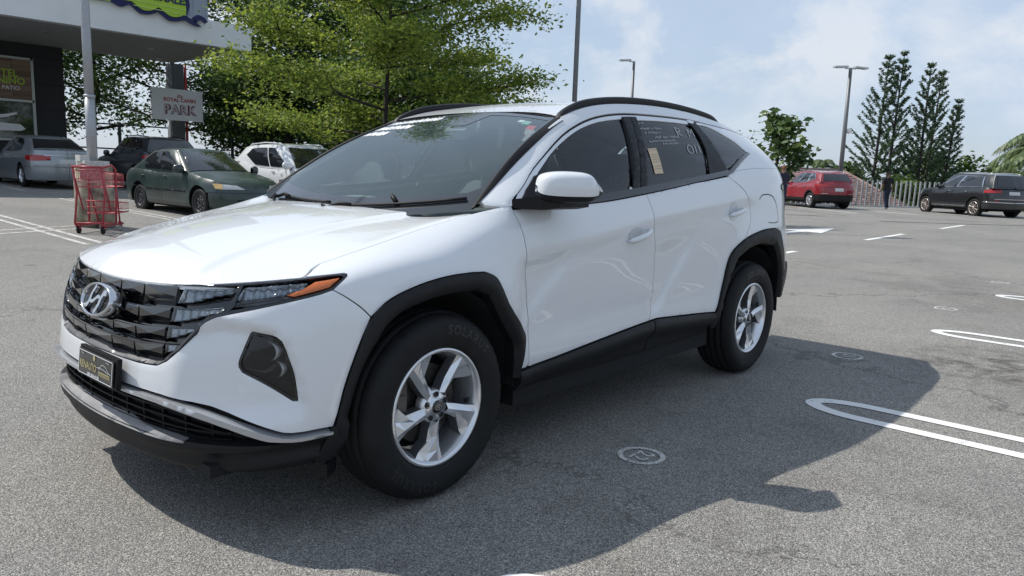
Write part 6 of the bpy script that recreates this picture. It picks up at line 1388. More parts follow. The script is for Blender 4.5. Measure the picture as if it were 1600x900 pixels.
# wavy shop sign standing on the canopy edge
ls = empty('shop_sign', (0, 0, 0), 0, 'lime green shop sign with dark blue wave border standing on the white canopy edge', 'sign')
def sgn(poly, nm, m, y, th=.08, parent=ls):
    P2, T2 = fill(poly, .25); n_ = len(P2); V = [(x, y, z) for x, z in P2]+[(x, y+th, z) for x, z in P2]; F = [tuple(t) for t in T2]+[tuple(t[::-1]+n_) for t in T2]
    for a, b in boundary_edges(T2): F.append((b, a, a+n_, b+n_))
    return mesh_from(nm, V, F, m, parent, False)
M['navy'] = mat('navy_print', (.012, .018, .10), .4)
wv = crv([(8.55,6.10),(8.85,6.00),(9.10,6.13)], 4)+crv([(9.15,6.10),(9.45,5.90),(9.80,5.93),(10.02,6.05)], 4)+crv([(10.06,6.02),(10.40,5.82),(10.75,5.86),(10.92,5.93)], 4)+crv([(11.0,5.9),(11.25,5.80),(11.5,5.78)], 3)
sgn(wv+[(11.3,5.92),(11.0,6.06),(11.1,6.4),(11.0,7.2),(8.6,7.2)], 'sign_border', M['navy'], 23.42); 
sgn([(8.9,6.22),(9.15,6.22)]+crv([(9.20,6.20),(9.5,6.02),(9.8,6.05),(10.0,6.18)], 4)+crv([(10.08,6.16),(10.4,5.97),(10.7,5.99),(10.95,6.12)], 4)+[(10.95,7.1),(8.8,7.1)], 'sign_face', M['lime'], 23.39)
sgn([(7.7,6.10),(8.5,6.11),(8.5,7.1),(7.7,7.1)], 'sign_face', M['lime'], 23.40)
for z in (6.28, 6.12): sgn([(9.2,z),(10.95,z-.03),(10.95,z-.05),(9.2,z-.02)], 'sign_stripe', mat('pale_lime', (.6,.75,.25), .6), 23.375, .01)
text_on('lettering', 'ANIMALES', lambda P: np.stack([10.25+P[:, 0], np.full(len(P), 23.37), 6.50+P[:, 1]], 1), M['navy'], ls, .34, bold=.01)
sgn(crv([(11.15,6.02),(11.35,6.16),(11.6,6.10),(11.72,5.98)], 4)+crv([(11.62,5.92),(11.45,6.0),(11.3,5.9)], 4)+[(11.25,5.98)], 'sign_shape', M['navy'], 23.38)
# sign column
colm = empty('canopy_column', (0, 0, 0), 0, 'square grey canopy column with a red pipe up its side behind the park sign', 'column')
MB().box((13.60, 30.0, 2.6), (.52, .52, 5.2)).build('shaft', M['column'], colm); MB().tube([(13.98, 29.85, .1), (13.98, 29.85, 5.2)], .055, 10).tube([(13.98, 29.85, 1.25), (14.35, 29.85, 1.25)], .05, 8).build('pipe', M['red_pipe'], colm)
MB().tube([(13.15, 29.7, .1), (13.15, 29.7, 2.9)], .06, 8).build('conduit', M['sign_white'], colm)
ps = empty('park_sign', (0, 0, 0), 0, 'white rectangular sign with red crown and outlined PARK lettering below the canopy', 'sign')
MB().box((12.86, 28.3, 3.40), (2.12, .07, 1.24)).build('board', M['sign_white'], ps)
for z in (2.95, 3.15, 3.62, 3.80):
    for x in (11.77, 13.95): MB().box((x, 28.28, z), (.10, .04, .05)).build('board_clip', M['column'], ps)
sy = 28.255
text_on('lettering', 'ROYAL CANIN', lambda P: np.stack([12.95+P[:, 0], np.full(len(P), sy), 3.585+P[:, 1]], 1), M['red_pipe'], ps, .20, bold=.006)
for k, (dx, dz) in enumerate(((-.10, .74), (-.05, .77), (0, .78), (.05, .77), (.10, .74))): MB().tube([(12.95+dx, sy-.004, 3.02+dz-.02), (12.95+dx, sy+.004, 3.02+dz-.02)], .022, 8).build('crown_point', M['red_pipe'], ps)
MB().box((12.95, sy, 3.705), (.20, .008, .03)).build('crown_band', M['red_pipe'], ps)
Vt, Ft = text_pts('PARK', .50, bold=.028, sp=1.08); mesh_from('lettering', np.stack([12.95+Vt[:, 0], np.full(len(Vt), sy), 3.19+Vt[:, 1]], 1), Ft, mat('maroon', (.16, .02, .05), .5), ps, False)
Vt, Ft = text_pts('PARK', .50, bold=.008, sp=1.20); mesh_from('lettering', np.stack([12.95+Vt[:, 0], np.full(len(Vt), sy-.003), 3.19+Vt[:, 1]], 1), Ft, mat('pale_pink', (.62, .56, .60), .5), ps, False)
# low railing behind the canopy bays
rl = empty('railing', (0, 0, 0), 0, 'dark metal mesh railing running between the shop and the trees', 'fence')
RM = mat('railing_metal', (.03, .045, .048), .5, metal=.3)
for k in range(9):
    x = 9.3+k*2.2; y = 31.2-k*.55; MB().box((x, y, gz(x, y)+1.15), (.10, .10, 2.3)).build('post', RM, rl)
for z in (2.20, 1.2, .4):
    MB().tube([(9.3, 31.2, z+.4), (26.9, 26.8, z+.1)], .03, 6).build('rail', RM, rl)
# ================================================================== concrete bollard and lamp posts
M['concrete'] = mat('old_concrete', (.27, .24, .175), .85, noise_amt=.85, noise_scale=5, bump=.4, bump_scale=25); M['post_grey'] = mat('painted_steel', (.36, .375, .39), .45, metal=.3, noise_amt=.08)
M['post_dark'] = mat('galvanised_steel', (.17, .175, .18), .5, metal=.4); M['concrete_pale'] = mat('pale_concrete', (.52, .52, .49), .8, noise_amt=.15)
bx, by = 3.06, 10.66; bz = gz(bx, by)
lp = empty('lamp_post', (bx, by, bz), 0, 'pale grey lamp post standing on a stained round concrete base behind the red cart', 'lamp post')
V, F = lathe([(0,0),(.29,0),(.295,.3),(.29,.98),(.27,1.0),(0,1.0)], 32, 'Z'); mesh_from('concrete_base', V, F, M['concrete'], lp, True)
MB().box((0, 0, 1.04), (.38, .38, .08)).box((-.10, .05, 1.12), (.22, .20, .10)).build('base_plate', M['concrete_pale'], lp)
MB().tube([(0, 0, 1.05), (0, 0, 2.12)], .078, 18).build('shaft', M['post_grey'], lp); MB().tube([(0, 0, 2.10), (0, 0, 3.0), (0, 0, 9)], [.070, .068, .05], 18).build('shaft', M['post_grey'], lp)
MB().tube([(0, 0, 2.09), (0, 0, 2.14)], .088, 18).build('collar', M['post_grey'], lp); MB().box((0, 0, 8.95), (1.2, .2, .08)).build('lamp_head', M['alu'], lp)
for (x, y, h, r, kind, lab) in ((14.1, 9.12, 9.5, .062, 1, 'tall dark lamp post rising from behind the roof of the white SUV'), (33.75, 20.05, 7.15, .085, 1, 'slim distant lamp post with one flat lamp head above the rear roof rail'), (35.3, 9.35, 6.35, .095, 2, 'lamp post with twin flat lamp heads and a small dome camera beside the red SUV')):
    lp = empty('lamp_post', (x, y, 0), math.atan2(H.y, H.x), lab, 'lamp post', 'slim lamp posts of the car park' if 0 else None)
    MB().tube([(0, 0, 0), (0, 0, h*.5), (0, 0, h)], [r*1.15, r, r*.8], 12).build('shaft', M['post_dark'], lp); MB().box((0, 0, .02), (.4, .4, .04)).build('base_plate', M['post_dark'], lp)
    for sg in ((1, -1) if kind == 2 else (1,)):
        hd = MB().box((0, sg*.50, h+.05), (.28, .62, .07), rx=-sg*.06).box((0, sg*.12, h), (.08, .3, .06)).build('lamp_head', M['alu'], lp); MB().box((0, sg*.52, h+.005), (.2, .4, .02), rx=-sg*.06).build('lamp_panel', M['lens_clear'], hd)
    if kind == 2:
        V, F = lathe([(0, -.14), (.09, -.10), (.12, 0), (.12, .08), (0, .12)], 16, 'Z'); mesh_from('dome_camera', [(a-.05, b-.18, c2+3.55) for a, b, c2 in V], F, M['sign_white'], lp, True)
# ================================================================== red shopping cart
M['cart_red'] = mat('cart_red', (.33, .022, .035), .35, coat=.4, noise_amt=.15); M['wire'] = mat('cart_wire', (.42, .07, .08), .4, metal=.2)
cart = empty('shopping_cart', (2.80, 9.74, gz(2.8, 9.7)), math.radians(44), 'red two-tier wire shopping cart standing empty against the concrete lamp base', 'shopping cart'); cart.scale = (.90, .90, .98)
for s_ in (-.23, .23):
    MB().tube([(-.42, s_, .17), (-.30, s_, .62), (-.40, s_, 1.02)], .017, 8).tube([(-.42, s_, .17), (-.38, s_, .12), (.42, s_*.8, .12)], .017, 8).build('side_frame', M['cart_red'], cart)
    MB().tube([(.06, s_, .14), (.10, s_, .60), (.12, s_, 1.0), (-.02, s_, 1.06), (-.40, s_, 1.02)], .018, 8).build('upright', M['cart_red'], cart)
    MB().tube([(.30, s_*.8, .13), (.12, s_, .70)], .016, 8).tube([(-.12, s_, .35), (-.34, s_, .85)], .015, 8).build('brace', M['cart_red'], cart)
MB().tube([(-.40, -.25, 1.03), (-.40, .25, 1.03)], .018, 10).build('handle', M['cart_red'], cart)
def wire_basket(nm, x0, x1, z0, z1, w0, w1, step=.05):
    mb = MB(); n = int((x1-x0)/step)
    def c_(x, k): t = (x-x0)/(x1-x0); w = (w0+(w1-w0)*t)/2; return w
    for i in range(n+1):
        x = x0+(x1-x0)*i/n; w = c_(x, 0); zt_ = z1-(z1-z0)*.25*(i/n); mb.tube([(x, -w, zt_), (x, -w, z0), (x, w, z0), (x, w, zt_)], .0038, 4)
    for z in (z0, (z0+z1)/2, z1): mb.tube([(x0, -c_(x0, 0), z), (x1, -c_(x1, 0), z-(z1-z0)*.25*(z > z0)), (x1, c_(x1, 0), z-(z1-z0)*.25*(z > z0)), (x0, c_(x0, 0), z), (x0, -c_(x0, 0), z)], .007 if z != (z0+z1)/2 else .0045, 5)
    for j in range(7): y = -w1/2+w1*j/6; mb.tube([(x0, y*w0/w1, z0), (x1, y, z0), (x1, y, z1-(z1-z0)*.25)], .0038, 4)
    for j in range(9): y = -w0/2+w0*j/8; mb.tube([(x0, y, z0), (x0, y, z1)], .0038, 4)
    mb.build(nm, M['wire'], cart)['kind'] = 'stuff'
wire_basket('upper_basket', -.34, .50, .72, .98, .46, .38); wire_basket('lower_basket', -.02, .66, .30, .50, .46, .36); 
mb = MB()
for j in range(8): mb.tube([(-.38, -.21+.06*j, .16), (.05, -.21+.06*j, .15)], .006, 5)
mb.tube([(-.38, -.22, .17), (-.38, .22, .17)], .01, 6).tube([(.04, -.22, .15), (.04, .22, .15)], .01, 6).build('base_rack', M['wire'], cart)
MB().box((-.20, 0, .93), (.02, .40, .16), ry=.2).box((-.28, 0, .80), (.16, .40, .02)).build('child_seat', mat('cart_flap', (.40, .16, .16), .5, noise_amt=.3), cart)
for x, y in ((-.36, -.20), (-.36, .20), (.36, -.16), (.36, .16)):
    w_ = empty('castor'); w_.parent = cart; w_.location = (x, y, .065); V, F = lathe([(0,-.02),(.055,-.02),(.062,-.014),(.062,.014),(.055,.02),(0,.02)], 18); mesh_from('castor_wheel', V, F, M['rubber'] if x < 0 else mat('castor_grey', (.3,.3,.3), .6) if 'castor_grey' not in bpy.data.materials else bpy.data.materials['castor_grey'], w_, True)
    MB().box((0, 0, .05), (.05, .055, .08)).build('castor_fork', M['cart_red'], w_)
# ================================================================== post fence and tiled roof beyond it
M['fence_grey'] = mat('fence_grey', (.27, .28, .29), .6, noise_amt=.2, noise_scale=4)
fn = empty('post_fence', (37.4, 10.9, 0), 0, 'fence of slim grey vertical posts along the far edge of the car park', 'fence')
fp = None; rr_ = random.Random(5)
for k in range(82):
    s_ = -11+k*.27; p = Vector((.77*s_, -.64*s_, -.10)); hh_ = 1.38+.04*rr_.random()
    if fp is None: fp = MB().box((0, 0, .5), (.07, .07, 1.0)).tube([(0, 0, .98), (0, 0, 1.02)], .045, 8).build('fence_post', M['fence_grey'], fn); o = fp
    else: o = fp.copy(); COL.objects.link(o); o.parent = fn
    o.location = p; o.scale = (1, 1, hh_); o.rotation_euler = (rr_.uniform(-.015, .015), rr_.uniform(-.01, .02), -.69)
MB().box((0, 0, -.02), (22, .30, .16), rz=-.694).build('fence_kerb', M['concrete_pale'], fn)
def tiles():
    m, t, b = nodes('clay_tiles'); tc = t.nodes.new('ShaderNodeTexCoord'); n = t.nodes.new('ShaderNodeTexNoise'); n.inputs['Scale'].default_value = 2.2; n.inputs['Detail'].default_value = 8; t.links.new(tc.outputs['Object'], n.inputs[0])
    r = t.nodes.new('ShaderNodeValToRGB'); e = r.color_ramp.elements; e[0].position = .3; e[0].color = (.13, .085, .078, 1); e[1].position = .7; e[1].color = (.30, .215, .20, 1); t.links.new(n.outputs[0], r.inputs[0]); t.links.new(r.outputs[0], b.inputs[0]); b.inputs['Roughness'].default_value = .85; return m
TM = tiles()
house = empty('tiled_house', (44, 13, -3.4), 0, 'low house with a faded brown clay-tile hip roof below the post fence', 'house')
A_, B_ = Vector((35.0, 22.5, 1.95)), Vector((45.5, 12.6, 1.80))      # ridge
E0, E1 = Vector((29.5, 18.0, -.75)), Vector((44.2, 7.2, -.75)); E2 = Vector((52.0, 13.5, -.75)); E3 = Vector((38, 28, -.75))
def tile_plane(nm, q, rows, parent):
    """stepped courses from eave (q0,q1) to ridge (q3,q2)"""
    a, b, c_, d_ = [Vector(v) for v in q]; nrm = (b-a).cross(d_-a).normalized(); 
    for i in range(rows):
        t0, t1 = i/rows, (i+1)/rows+.012; p = [a.lerp(d_, t0), b.lerp(c_, t0), b.lerp(c_, t1), a.lerp(d_, t1)]; cols = 60; V = []; F = []
        for j in range(cols+1):
            u = j/cols; wv_ = .035*abs(math.sin(j*math.pi/2)); V += [p[0].lerp(p[1], u)+nrm*(.05+wv_), p[3].lerp(p[2], u)+nrm*(.0+wv_)]
        for j in range(cols): F.append((2*j, 2*j+2, 2*j+3, 2*j+1))
        mesh_from('tile_course', [v-house.location for v in V], F, TM, parent, False)
MB().box((-4.6, 1.6, 1.3), (12, 6, 2.6), rz=-.75).build('wall', M['canopy_white'], house)
rfo = mesh_from('roof', [v-house.location for v in (E0, E1, E2, E3, A_, B_)], [(0, 1, 5, 4), (1, 2, 5), (2, 3, 4, 5), (3, 0, 4)], TM, house, False)
tile_plane('tile', (E0, E1, B_, A_), 22, rfo); tile_plane('tile', (E1, E2, B_, B_), 18, rfo)
MB().tube([A_-house.location, B_-house.location], .13, 8).tube([B_-house.location, E1-house.location], .12, 8).build('ridge_cap', TM, rfo)
wh = empty('white_house', (70, 24, -3.4), 0, 'distant white building seen above the red SUV roof', 'building'); MB().box((0, 0, 2.9), (3.5, 5, 5.2)).build('wall', M['canopy_white'], wh); MB().box((0, 0, 5.6), (4.2, 5.6, .3)).build('roof', M['canopy_white'], wh)
for y_ in (-1.4, 0, 1.4): MB().box((-1.76, y_, 4.2), (.04, .7, .9)).build('window', M['car_glass'], wh)
# ================================================================== people
SKIN = mat('skin', (.24, .13, .085), .5); 
def person(name, loc, rz, label, shirt, trousers, shoes, hair, pose):
    r = empty(name, loc, rz, label, 'person')
    J = dict(pel=(0, 0, .95), waist=(0, 0, 1.08), chest=(0, 0, 1.30), neck=(0, 0, 1.49), head0=(0, -.01, 1.56), head1=(0, -.015, 1.66), head2=(0, 0, 1.73)); J.update(pose)
    E_ = [('pel','waist'),('waist','chest'),('chest','neck'),('neck','head0'),('head0','head1'),('head1','head2')]
    rad = dict(pel=(.155,.115), waist=(.14,.10), chest=(.165,.115), neck=(.055,.055), head0=(.075,.085), head1=(.082,.098), head2=(.05,.06))
    for s in 'LR':
        sg = -1 if s == 'L' else 1
        E_ += [('chest','sh'+s),('sh'+s,'el'+s),('el'+s,'wr'+s),('wr'+s,'ha'+s),('pel','hip'+s),('hip'+s,'kn'+s),('kn'+s,'an'+s),('an'+s,'to'+s)]
        rad.update({'sh'+s:(.062,.062),'el'+s:(.043,.043),'wr'+s:(.028,.030),'ha'+s:(.02,.035),'hip'+s:(.088,.095),'kn'+s:(.058,.062),'an'+s:(.042,.045),'to'+s:(.038,.03)})
        for k_ in ('sh','el','wr','ha','hip','kn','an','to'):
            if k_+s not in J: p = J[k_]; J[k_+s] = (sg*p[0], p[1], p[2])
        # fingers
        hx = Vector(J['ha'+s]); wr = Vector(J['wr'+s]); dd = (hx-wr).normalized()
        for f in range(4):
            a = 'f%d%s' % (f, s); b = a+'e'; o = Vector((0, (f-1.5)*.019, 0)); J[a] = tuple(hx+o+dd*.015); J[b] = tuple(hx+o*1.1+dd*(.07+.012*(f in (1, 2)))); rad[a] = (.0095,.0095); rad[b] = (.007,.007); E_ += [('ha'+s, a), (a, b)]
        J['th'+s] = tuple(wr+dd*.05+Vector((0, -.04, 0))); J['tj'+s] = tuple(wr+dd*.085+Vector((0, -.055, 0))); rad['th'+s] = (.011,.011); rad['tj'+s] = (.008,.008); E_ += [('wr'+s, 'th'+s), ('th'+s, 'tj'+s)]
    ks = [k for k in J if k in rad]; ix = {k: i for i, k in enumerate(ks)}
    me = bpy.data.meshes.new('b'); me.from_pydata([J[k] for k in ks], [(ix[a], ix[b]) for a, b in E_], []); o = bpy.data.objects.new('b', me); COL.objects.link(o)
    md = o.modifiers.new('s', 'SKIN'); sv = me.skin_vertices[0].data
    for k in ks: sv[ix[k]].radius = rad[k]; sv[ix[k]].use_root = (k == 'pel')
    o.modifiers.new('u', 'SUBSURF').levels = 2; dg = bpy.context.evaluated_depsgraph_get(); dg.update(); bm_ = bpy.data.meshes.new_from_object(o.evaluated_get(dg)); bpy.data.objects.remove(o)
    V = np.array([v.co[:] for v in bm_.vertices]); F = [tuple(p.vertices) for p in bm_.polygons]; N_ = np.array([v.normal[:] for v in bm_.vertices])
    body = mesh_from('body', V, F, SKIN, r, True)
    C_ = V[[f[0] for f in F]]; C_ = np.array([V[list(f)].mean(0) for f in F])
    wz = max(J['wrL'][2], J['wrR'][2])
    arm = np.abs(C_[:, 0]) > .20
    def part(nm, mask, off, m):
        idx = np.where(mask)[0]; us = sorted({v for i in idx for v in F[i]}); q = {v: i for i, v in enumerate(us)}; mesh_from(nm, V[us]+N_[us]*off, [tuple(q[v] for v in F[i]) for i in idx], m, r, True)
    part('shirt', (C_[:, 2] > .93)&(C_[:, 2] < 1.475)&~((np.abs(C_[:, 0]) > .21)&(C_[:, 2] < 1.17)), .014, shirt)
    part('trousers', (C_[:, 2] < 1.0)&(C_[:, 2] > .09)&(np.abs(C_[:, 0]) < .215), .012, trousers)
    part('shoe', (C_[:, 2] < .105)&(C_[:, 0] < 0), .014, shoes); part('shoe', (C_[:, 2] < .105)&(C_[:, 0] > 0), .014, shoes)
    part('hair', (C_[:, 2] > 1.60)&((C_[:, 1] > -.045)|(C_[:, 2] > 1.70)), .012, hair)
    for sg in (-1, 1): mesh_from('ear', [Vector(v)*.02+Vector((sg*.083, .0, 1.635)) for v in lathe([(0,-.3),(.8,-.2),(1,0),(.8,.2),(0,.3)], 8)[0]], lathe([(0,-.3),(.8,-.2),(1,0),(.8,.2),(0,.3)], 8)[1], SKIN, r, True)
    for sg in (-1, 1): MB().tube([(sg*.03, -.098, 1.645), (sg*.03, -.106, 1.645)], .011, 8).build('eye', M['dark_plastic'], r)
    MB().tube([(0, -.10, 1.645), (0, -.125, 1.61), (0, -.105, 1.60)], [.008, .014, .01], 6).build('nose', SKIN, r); MB().tube([(-.022, -.098, 1.575), (.022, -.098, 1.575)], .006, 5).build('mouth', mat('lips', (.2, .07, .06), .5), r)
    return r
blk = mat('black_cloth', (.012, .013, .015), .85); navy_c = mat('navy_denim', (.014, .02, .045), .85); wsho = mat('white_shoes', (.6, .6, .6), .5); hairm = mat('dark_hair', (.012, .010, .009), .6)
hw_ = math.atan2(H.y, H.x)
person('person', (36.1, 7.45, 0), hw_+math.radians(90), 'person in black shirt and navy trousers walking away towards the post fence', blk, navy_c, wsho, hairm,
  dict(sh=(.19,0,1.43), el=(.25,.02,1.16), wr=(.25,-.06,.93), ha=(.25,-.09,.86), hipL=(-.085,0,.92), knL=(-.085,-.08,.50), anL=(-.085,.02,.10), toL=(-.085,-.12,.05), hipR=(.085,0,.92), knR=(.085,.02,.49), anR=(.085,.14,.13), toR=(.085,.02,.05)))
person('person', (25.0, 7.9, 0), math.radians(150), 'person with curly brown hair and dark top behind the rear corner of the white SUV', mat('dark_blue_top', (.02, .02, .035), .85), navy_c, wsho, mat('curly_brown_hair', (.16, .075, .04), .8, noise_amt=.4, noise_scale=40),
  dict(sh=(.18,0,1.43), el=(.27,-.05,1.20), wr=(.20,-.24,1.20), ha=(.17,-.30,1.22), hip=(.085,0,.92), kn=(.09,-.01,.49), an=(.09,.02,.10), to=(.10,-.12,.05)))

# ================================================================== vegetation
def leaf_mat(name, c1, c2, rough=.55, trans=.35):
    m = bpy.data.materials.new(name); m.use_nodes = True; t = m.node_tree; b = t.nodes['Principled BSDF']; o = t.nodes['Material Output']
    g = t.nodes.new('ShaderNodeNewGeometry'); r = t.nodes.new('ShaderNodeValToRGB'); e = r.color_ramp.elements; e[0].color = (*c1, 1); e[1].color = (*c2, 1); e[0].position = .1; e[1].position = .9
    t.links.new(g.outputs['Random Per Island'], r.inputs[0]); t.links.new(r.outputs[0], b.inputs[0]); b.inputs['Roughness'].default_value = rough; b.inputs['Specular IOR Level'].default_value = .4
    tr = t.nodes.new('ShaderNodeBsdfTranslucent'); t.links.new(r.outputs[0], tr.inputs[0]); mi = t.nodes.new('ShaderNodeMixShader'); mi.inputs[0].default_value = trans
    t.links.new(b.outputs[0], mi.inputs[1]); t.links.new(tr.outputs[0], mi.inputs[2]); t.links.new(mi.outputs[0], o.inputs[0]); return m
BARK = mat('bark', (.075, .062, .05), .9, noise_amt=.4, noise_scale=8, bump=.5, bump_scale=30); BARKD = mat('dark_bark', (.03, .026, .022), .9, noise_amt=.4, noise_scale=8)
def leaves_mesh(name, C, size, m, parent, rng, flat=.35, aspect=.5, droop=0., bend=.25):
    """C (n,3) leaf centres -> one mesh of small folded leaves (two quads each)"""
    n = len(C); s = size*rng.uniform(.6, 1.35, n)
    N = rng.normal(size=(n, 3)); N[:, 2] = np.abs(N[:, 2])+flat*3; N /= np.linalg.norm(N, axis=1, keepdims=True)
    a = rng.uniform(0, 2*math.pi, n); U = np.stack([np.cos(a), np.sin(a), -droop+rng.normal(0, .2, n)], 1); U -= N*(U*N).sum(1, keepdims=True); U /= np.linalg.norm(U, axis=1, keepdims=True); W = np.cross(N, U)
    s = s[:, None]; A = C-U*s*.5; B = C+U*s*.5; L = C+W*s*aspect*.5+N*s*bend*.3; R = C-W*s*aspect*.5+N*s*bend*.3
    V = np.stack([A, L, B, R], 1).reshape(-1, 3); k = np.arange(n)*4
    loops = np.stack([k, k+3, k+2, k, k+2, k+1], 1).reshape(-1).astype(np.int32)
    me = bpy.data.meshes.new(name); me.vertices.add(len(V)); me.vertices.foreach_set('co', V.ravel().astype(np.float32)); me.loops.add(len(loops)); me.loops.foreach_set('vertex_index', loops)
    me.polygons.add(2*n); me.polygons.foreach_set('loop_start', (np.arange(2*n)*3).astype(np.int32)); me.polygons.foreach_set('loop_total', np.full(2*n, 3, np.int32)); me.update(calc_edges=True)
    return link(name, me, m, parent)
def tree(name, label, loc, seed, lm, size=.12, height=7., trunk=1.8, tr=.16, limbs=11, spread=4.5, reach=None, layer=True, per=34, twigs=9, subs=7, bark=None, group=None, low=.25, updraw=.18, cl=.28, cat='tree', top_taper=.5):
    """trunk, limbs, side branches and twigs; leaves gather round each twig"""
    rg = np.random.default_rng(seed); root = empty(name, loc, 0, label, cat, group); tb = MB(); lb = MB(); P = []
    rnd = lambda a, b: float(rg.uniform(a, b))
    lean = Vector((rnd(-.3, .3), rnd(-.3, .3), 0)); top = Vector((lean.x, lean.y, height*.93))
    tpts = [Vector((0, 0, -.2)), Vector((lean.x*.2, lean.y*.2, trunk)), Vector((lean.x*.6+rnd(-.15,.15), lean.y*.6+rnd(-.15,.15), (trunk+height)/2)), top]
    tb.tube(tpts, [tr*1.25, tr, tr*.6, tr*.15], 10)
    def tp(h):
        for a, b in zip(tpts[:-1], tpts[1:]):
            if h <= b.z: return a.lerp(b, (h-a.z)/(b.z-a.z))
        return tpts[-1]
    for i in range(limbs):
        f = (i+.5*rnd(0, 1))/limbs; h = trunk+(height-trunk)*(low*0+f*.94); az = i*2.399+rnd(-.5, .5)
        L = spread*(1-top_taper*f**1.4)*rnd(.72, 1.12)
        if reach is not None: L *= reach(az, f)
        d = Vector((math.cos(az), math.sin(az), updraw+.5*f*rnd(.3, 1))); p0 = tp(h); pts = [p0]
        for k in range(1, 6):
            q = pts[-1]+d.normalized()*L/5+Vector((rnd(-.10, .10), rnd(-.10, .10), rnd(-.08, .06)))*L*.16; pts.append(q); d = d+Vector((rnd(-.12,.12), rnd(-.12,.12), -.02 if layer else .04))
        lb.tube(pts, [tr*.42*(1-.75*f)*(1-k/6.5)+.012 for k in range(6)], 6)
        for j in range(subs):
            t_ = .22+.78*(j+rnd(0, .8))/subs; k = min(4, int(t_*5)); o = pts[k].lerp(pts[k+1], min(1, t_*5-k)); sd = (az+(1 if j % 2 else -1)*rnd(.5, 1.25)); sl = L*.36*(1.15-t_*.55)*rnd(.6, 1.2)
            e = o+Vector((math.cos(sd)*sl, math.sin(sd)*sl, rnd(-.04, .22)*sl if not layer else rnd(-.18, .50)*sl)); mid = o.lerp(e, .5)+Vector((0, 0, rnd(0, .06)*sl)); lb.tube([o, mid, e], [.022, .014, .006], 4)
            for q in range(twigs):
                u = (q+rnd(0, 1))/twigs; c_ = o.lerp(e, u)+Vector((rnd(-1, 1)*.22*sl, rnd(-1, 1)*.22*sl, rnd(-.05, .10)*sl))
                n = max(3, int(per*rnd(.4, 1.3))); P.append(np.array(c_)+rg.normal(size=(n, 3))*np.array([cl, cl, cl*(.50 if layer else .8)]))
        if limbs: e = pts[-1]; P.append(np.array(e)+rg.normal(size=(per*2, 3))*np.array([cl*1.2, cl*1.2, cl*.4]))
    tb.build('trunk', bark or BARK, root); lb.build('limbs', bark or BARK, root)
    C = np.vstack(P); leaves_mesh('crown', C, size, lm, root, rg, flat=.10); return root, len(C)
LM1 = leaf_mat('leaf_olive_yellow', (.11, .185, .03), (.34, .40, .07), trans=.5); LM2 = leaf_mat('leaf_dark', (.022, .055, .014), (.085, .15, .03), trans=.4); LM3 = leaf_mat('leaf_mid', (.04, .085, .02), (.13, .20, .045)); LM4 = leaf_mat('leaf_glossy', (.045, .095, .03), (.16, .23, .07), .35, .25); LMN = leaf_mat('pine_needles', (.035, .070, .035), (.095, .150, .065), .6, .2); LMP = leaf_mat('palm_leaflets', (.045, .085, .030), (.20, .25, .11), .45, .25)
rr_ = random.Random(11)
def reach_big(az, f):
    # long level boughs towards +x/-y (right in the photograph)
    return 1+.14*max(0, math.cos(az-(-.85)))+.12*max(0, math.cos(az-2.3))
tree('spreading_tree', 'broad tree with level boughs of olive-yellow leaves towering over the white crossover', (12.6, 14.9, .1), 21, LM1, size=.135, height=9.8, trunk=1.5, tr=.075, limbs=27, spread=4.15, reach=reach_big, per=26, twigs=11, subs=10, cl=.30, updraw=.16, top_taper=.25, bark=BARKD)
DT = [((12.2, 35.5, .3), 31, 9.5, 4.6, 'dark leafy tree with open branches just right of the dark shop wall', LM3), ((15.6, 34.2, .3), 32, 10.2, 4.6, 'dark leafy tree with crooked limbs behind the park sign column', LM2), ((20.2, 33.5, .2), 33, 10.5, 4.9, 'tall dark tree behind the end of the white canopy', LM2), ((23.5, 28.6, .2), 34, 10.6, 5.0, 'dense dark tree directly behind the white crossover roof', LM2), ((20.5, 25.0, .1), 35, 8.2, 3.8, 'dark green tree half hidden behind the spreading olive tree', LM2), ((18.0, 20.6, 0), 36, 4.7, 3.0, 'lower rounded tree just left of the white SUV roof line', LM3), ((17.5, 27.5, .2), 37, 8.8, 3.6, 'bright green tree top showing over the canopy corner', LM3), ((8.3, 37.5, .3), 38, 9.0, 4.4, 'dark tree partly hidden by the shop wall', LM2), ((19.5, 24.0, .2), 39, 4.6, 3.4, 'low dark tree filling the shade behind the white crossover', LM2), ((17.2, 29.8, .2), 40, 4.6, 3.8, 'low dark tree behind the charcoal SUV roof', LM2), ((18.6, 18.4, .1), 43, 4.2, 2.3, 'low dark tree above the windscreen top of the white SUV', LM2)]
for loc, sd, h, spd, lab, lm in DT:
    tree('shade_tree', lab, loc, sd, lm, size=.21, height=h, trunk=1.2 if sd not in (31, 32) else 2.0, tr=.15, limbs=17, spread=spd, per=15 if sd in (31, 32) else 24, twigs=7, subs=6, layer=False, cl=.42, bark=BARKD, updraw=.25, group='dark shade trees behind the parked cars', top_taper=.4)
tree('sea_almond_tree', 'rounded tree with large glossy leaves behind the rear corner of the white SUV', (38.5, 13.6, -2), 41, LM4, size=.42, height=6.6, trunk=1.2, tr=.14, limbs=12, spread=2.5, per=8, twigs=4, subs=5, layer=False, cl=.26, updraw=.5, top_taper=.72)
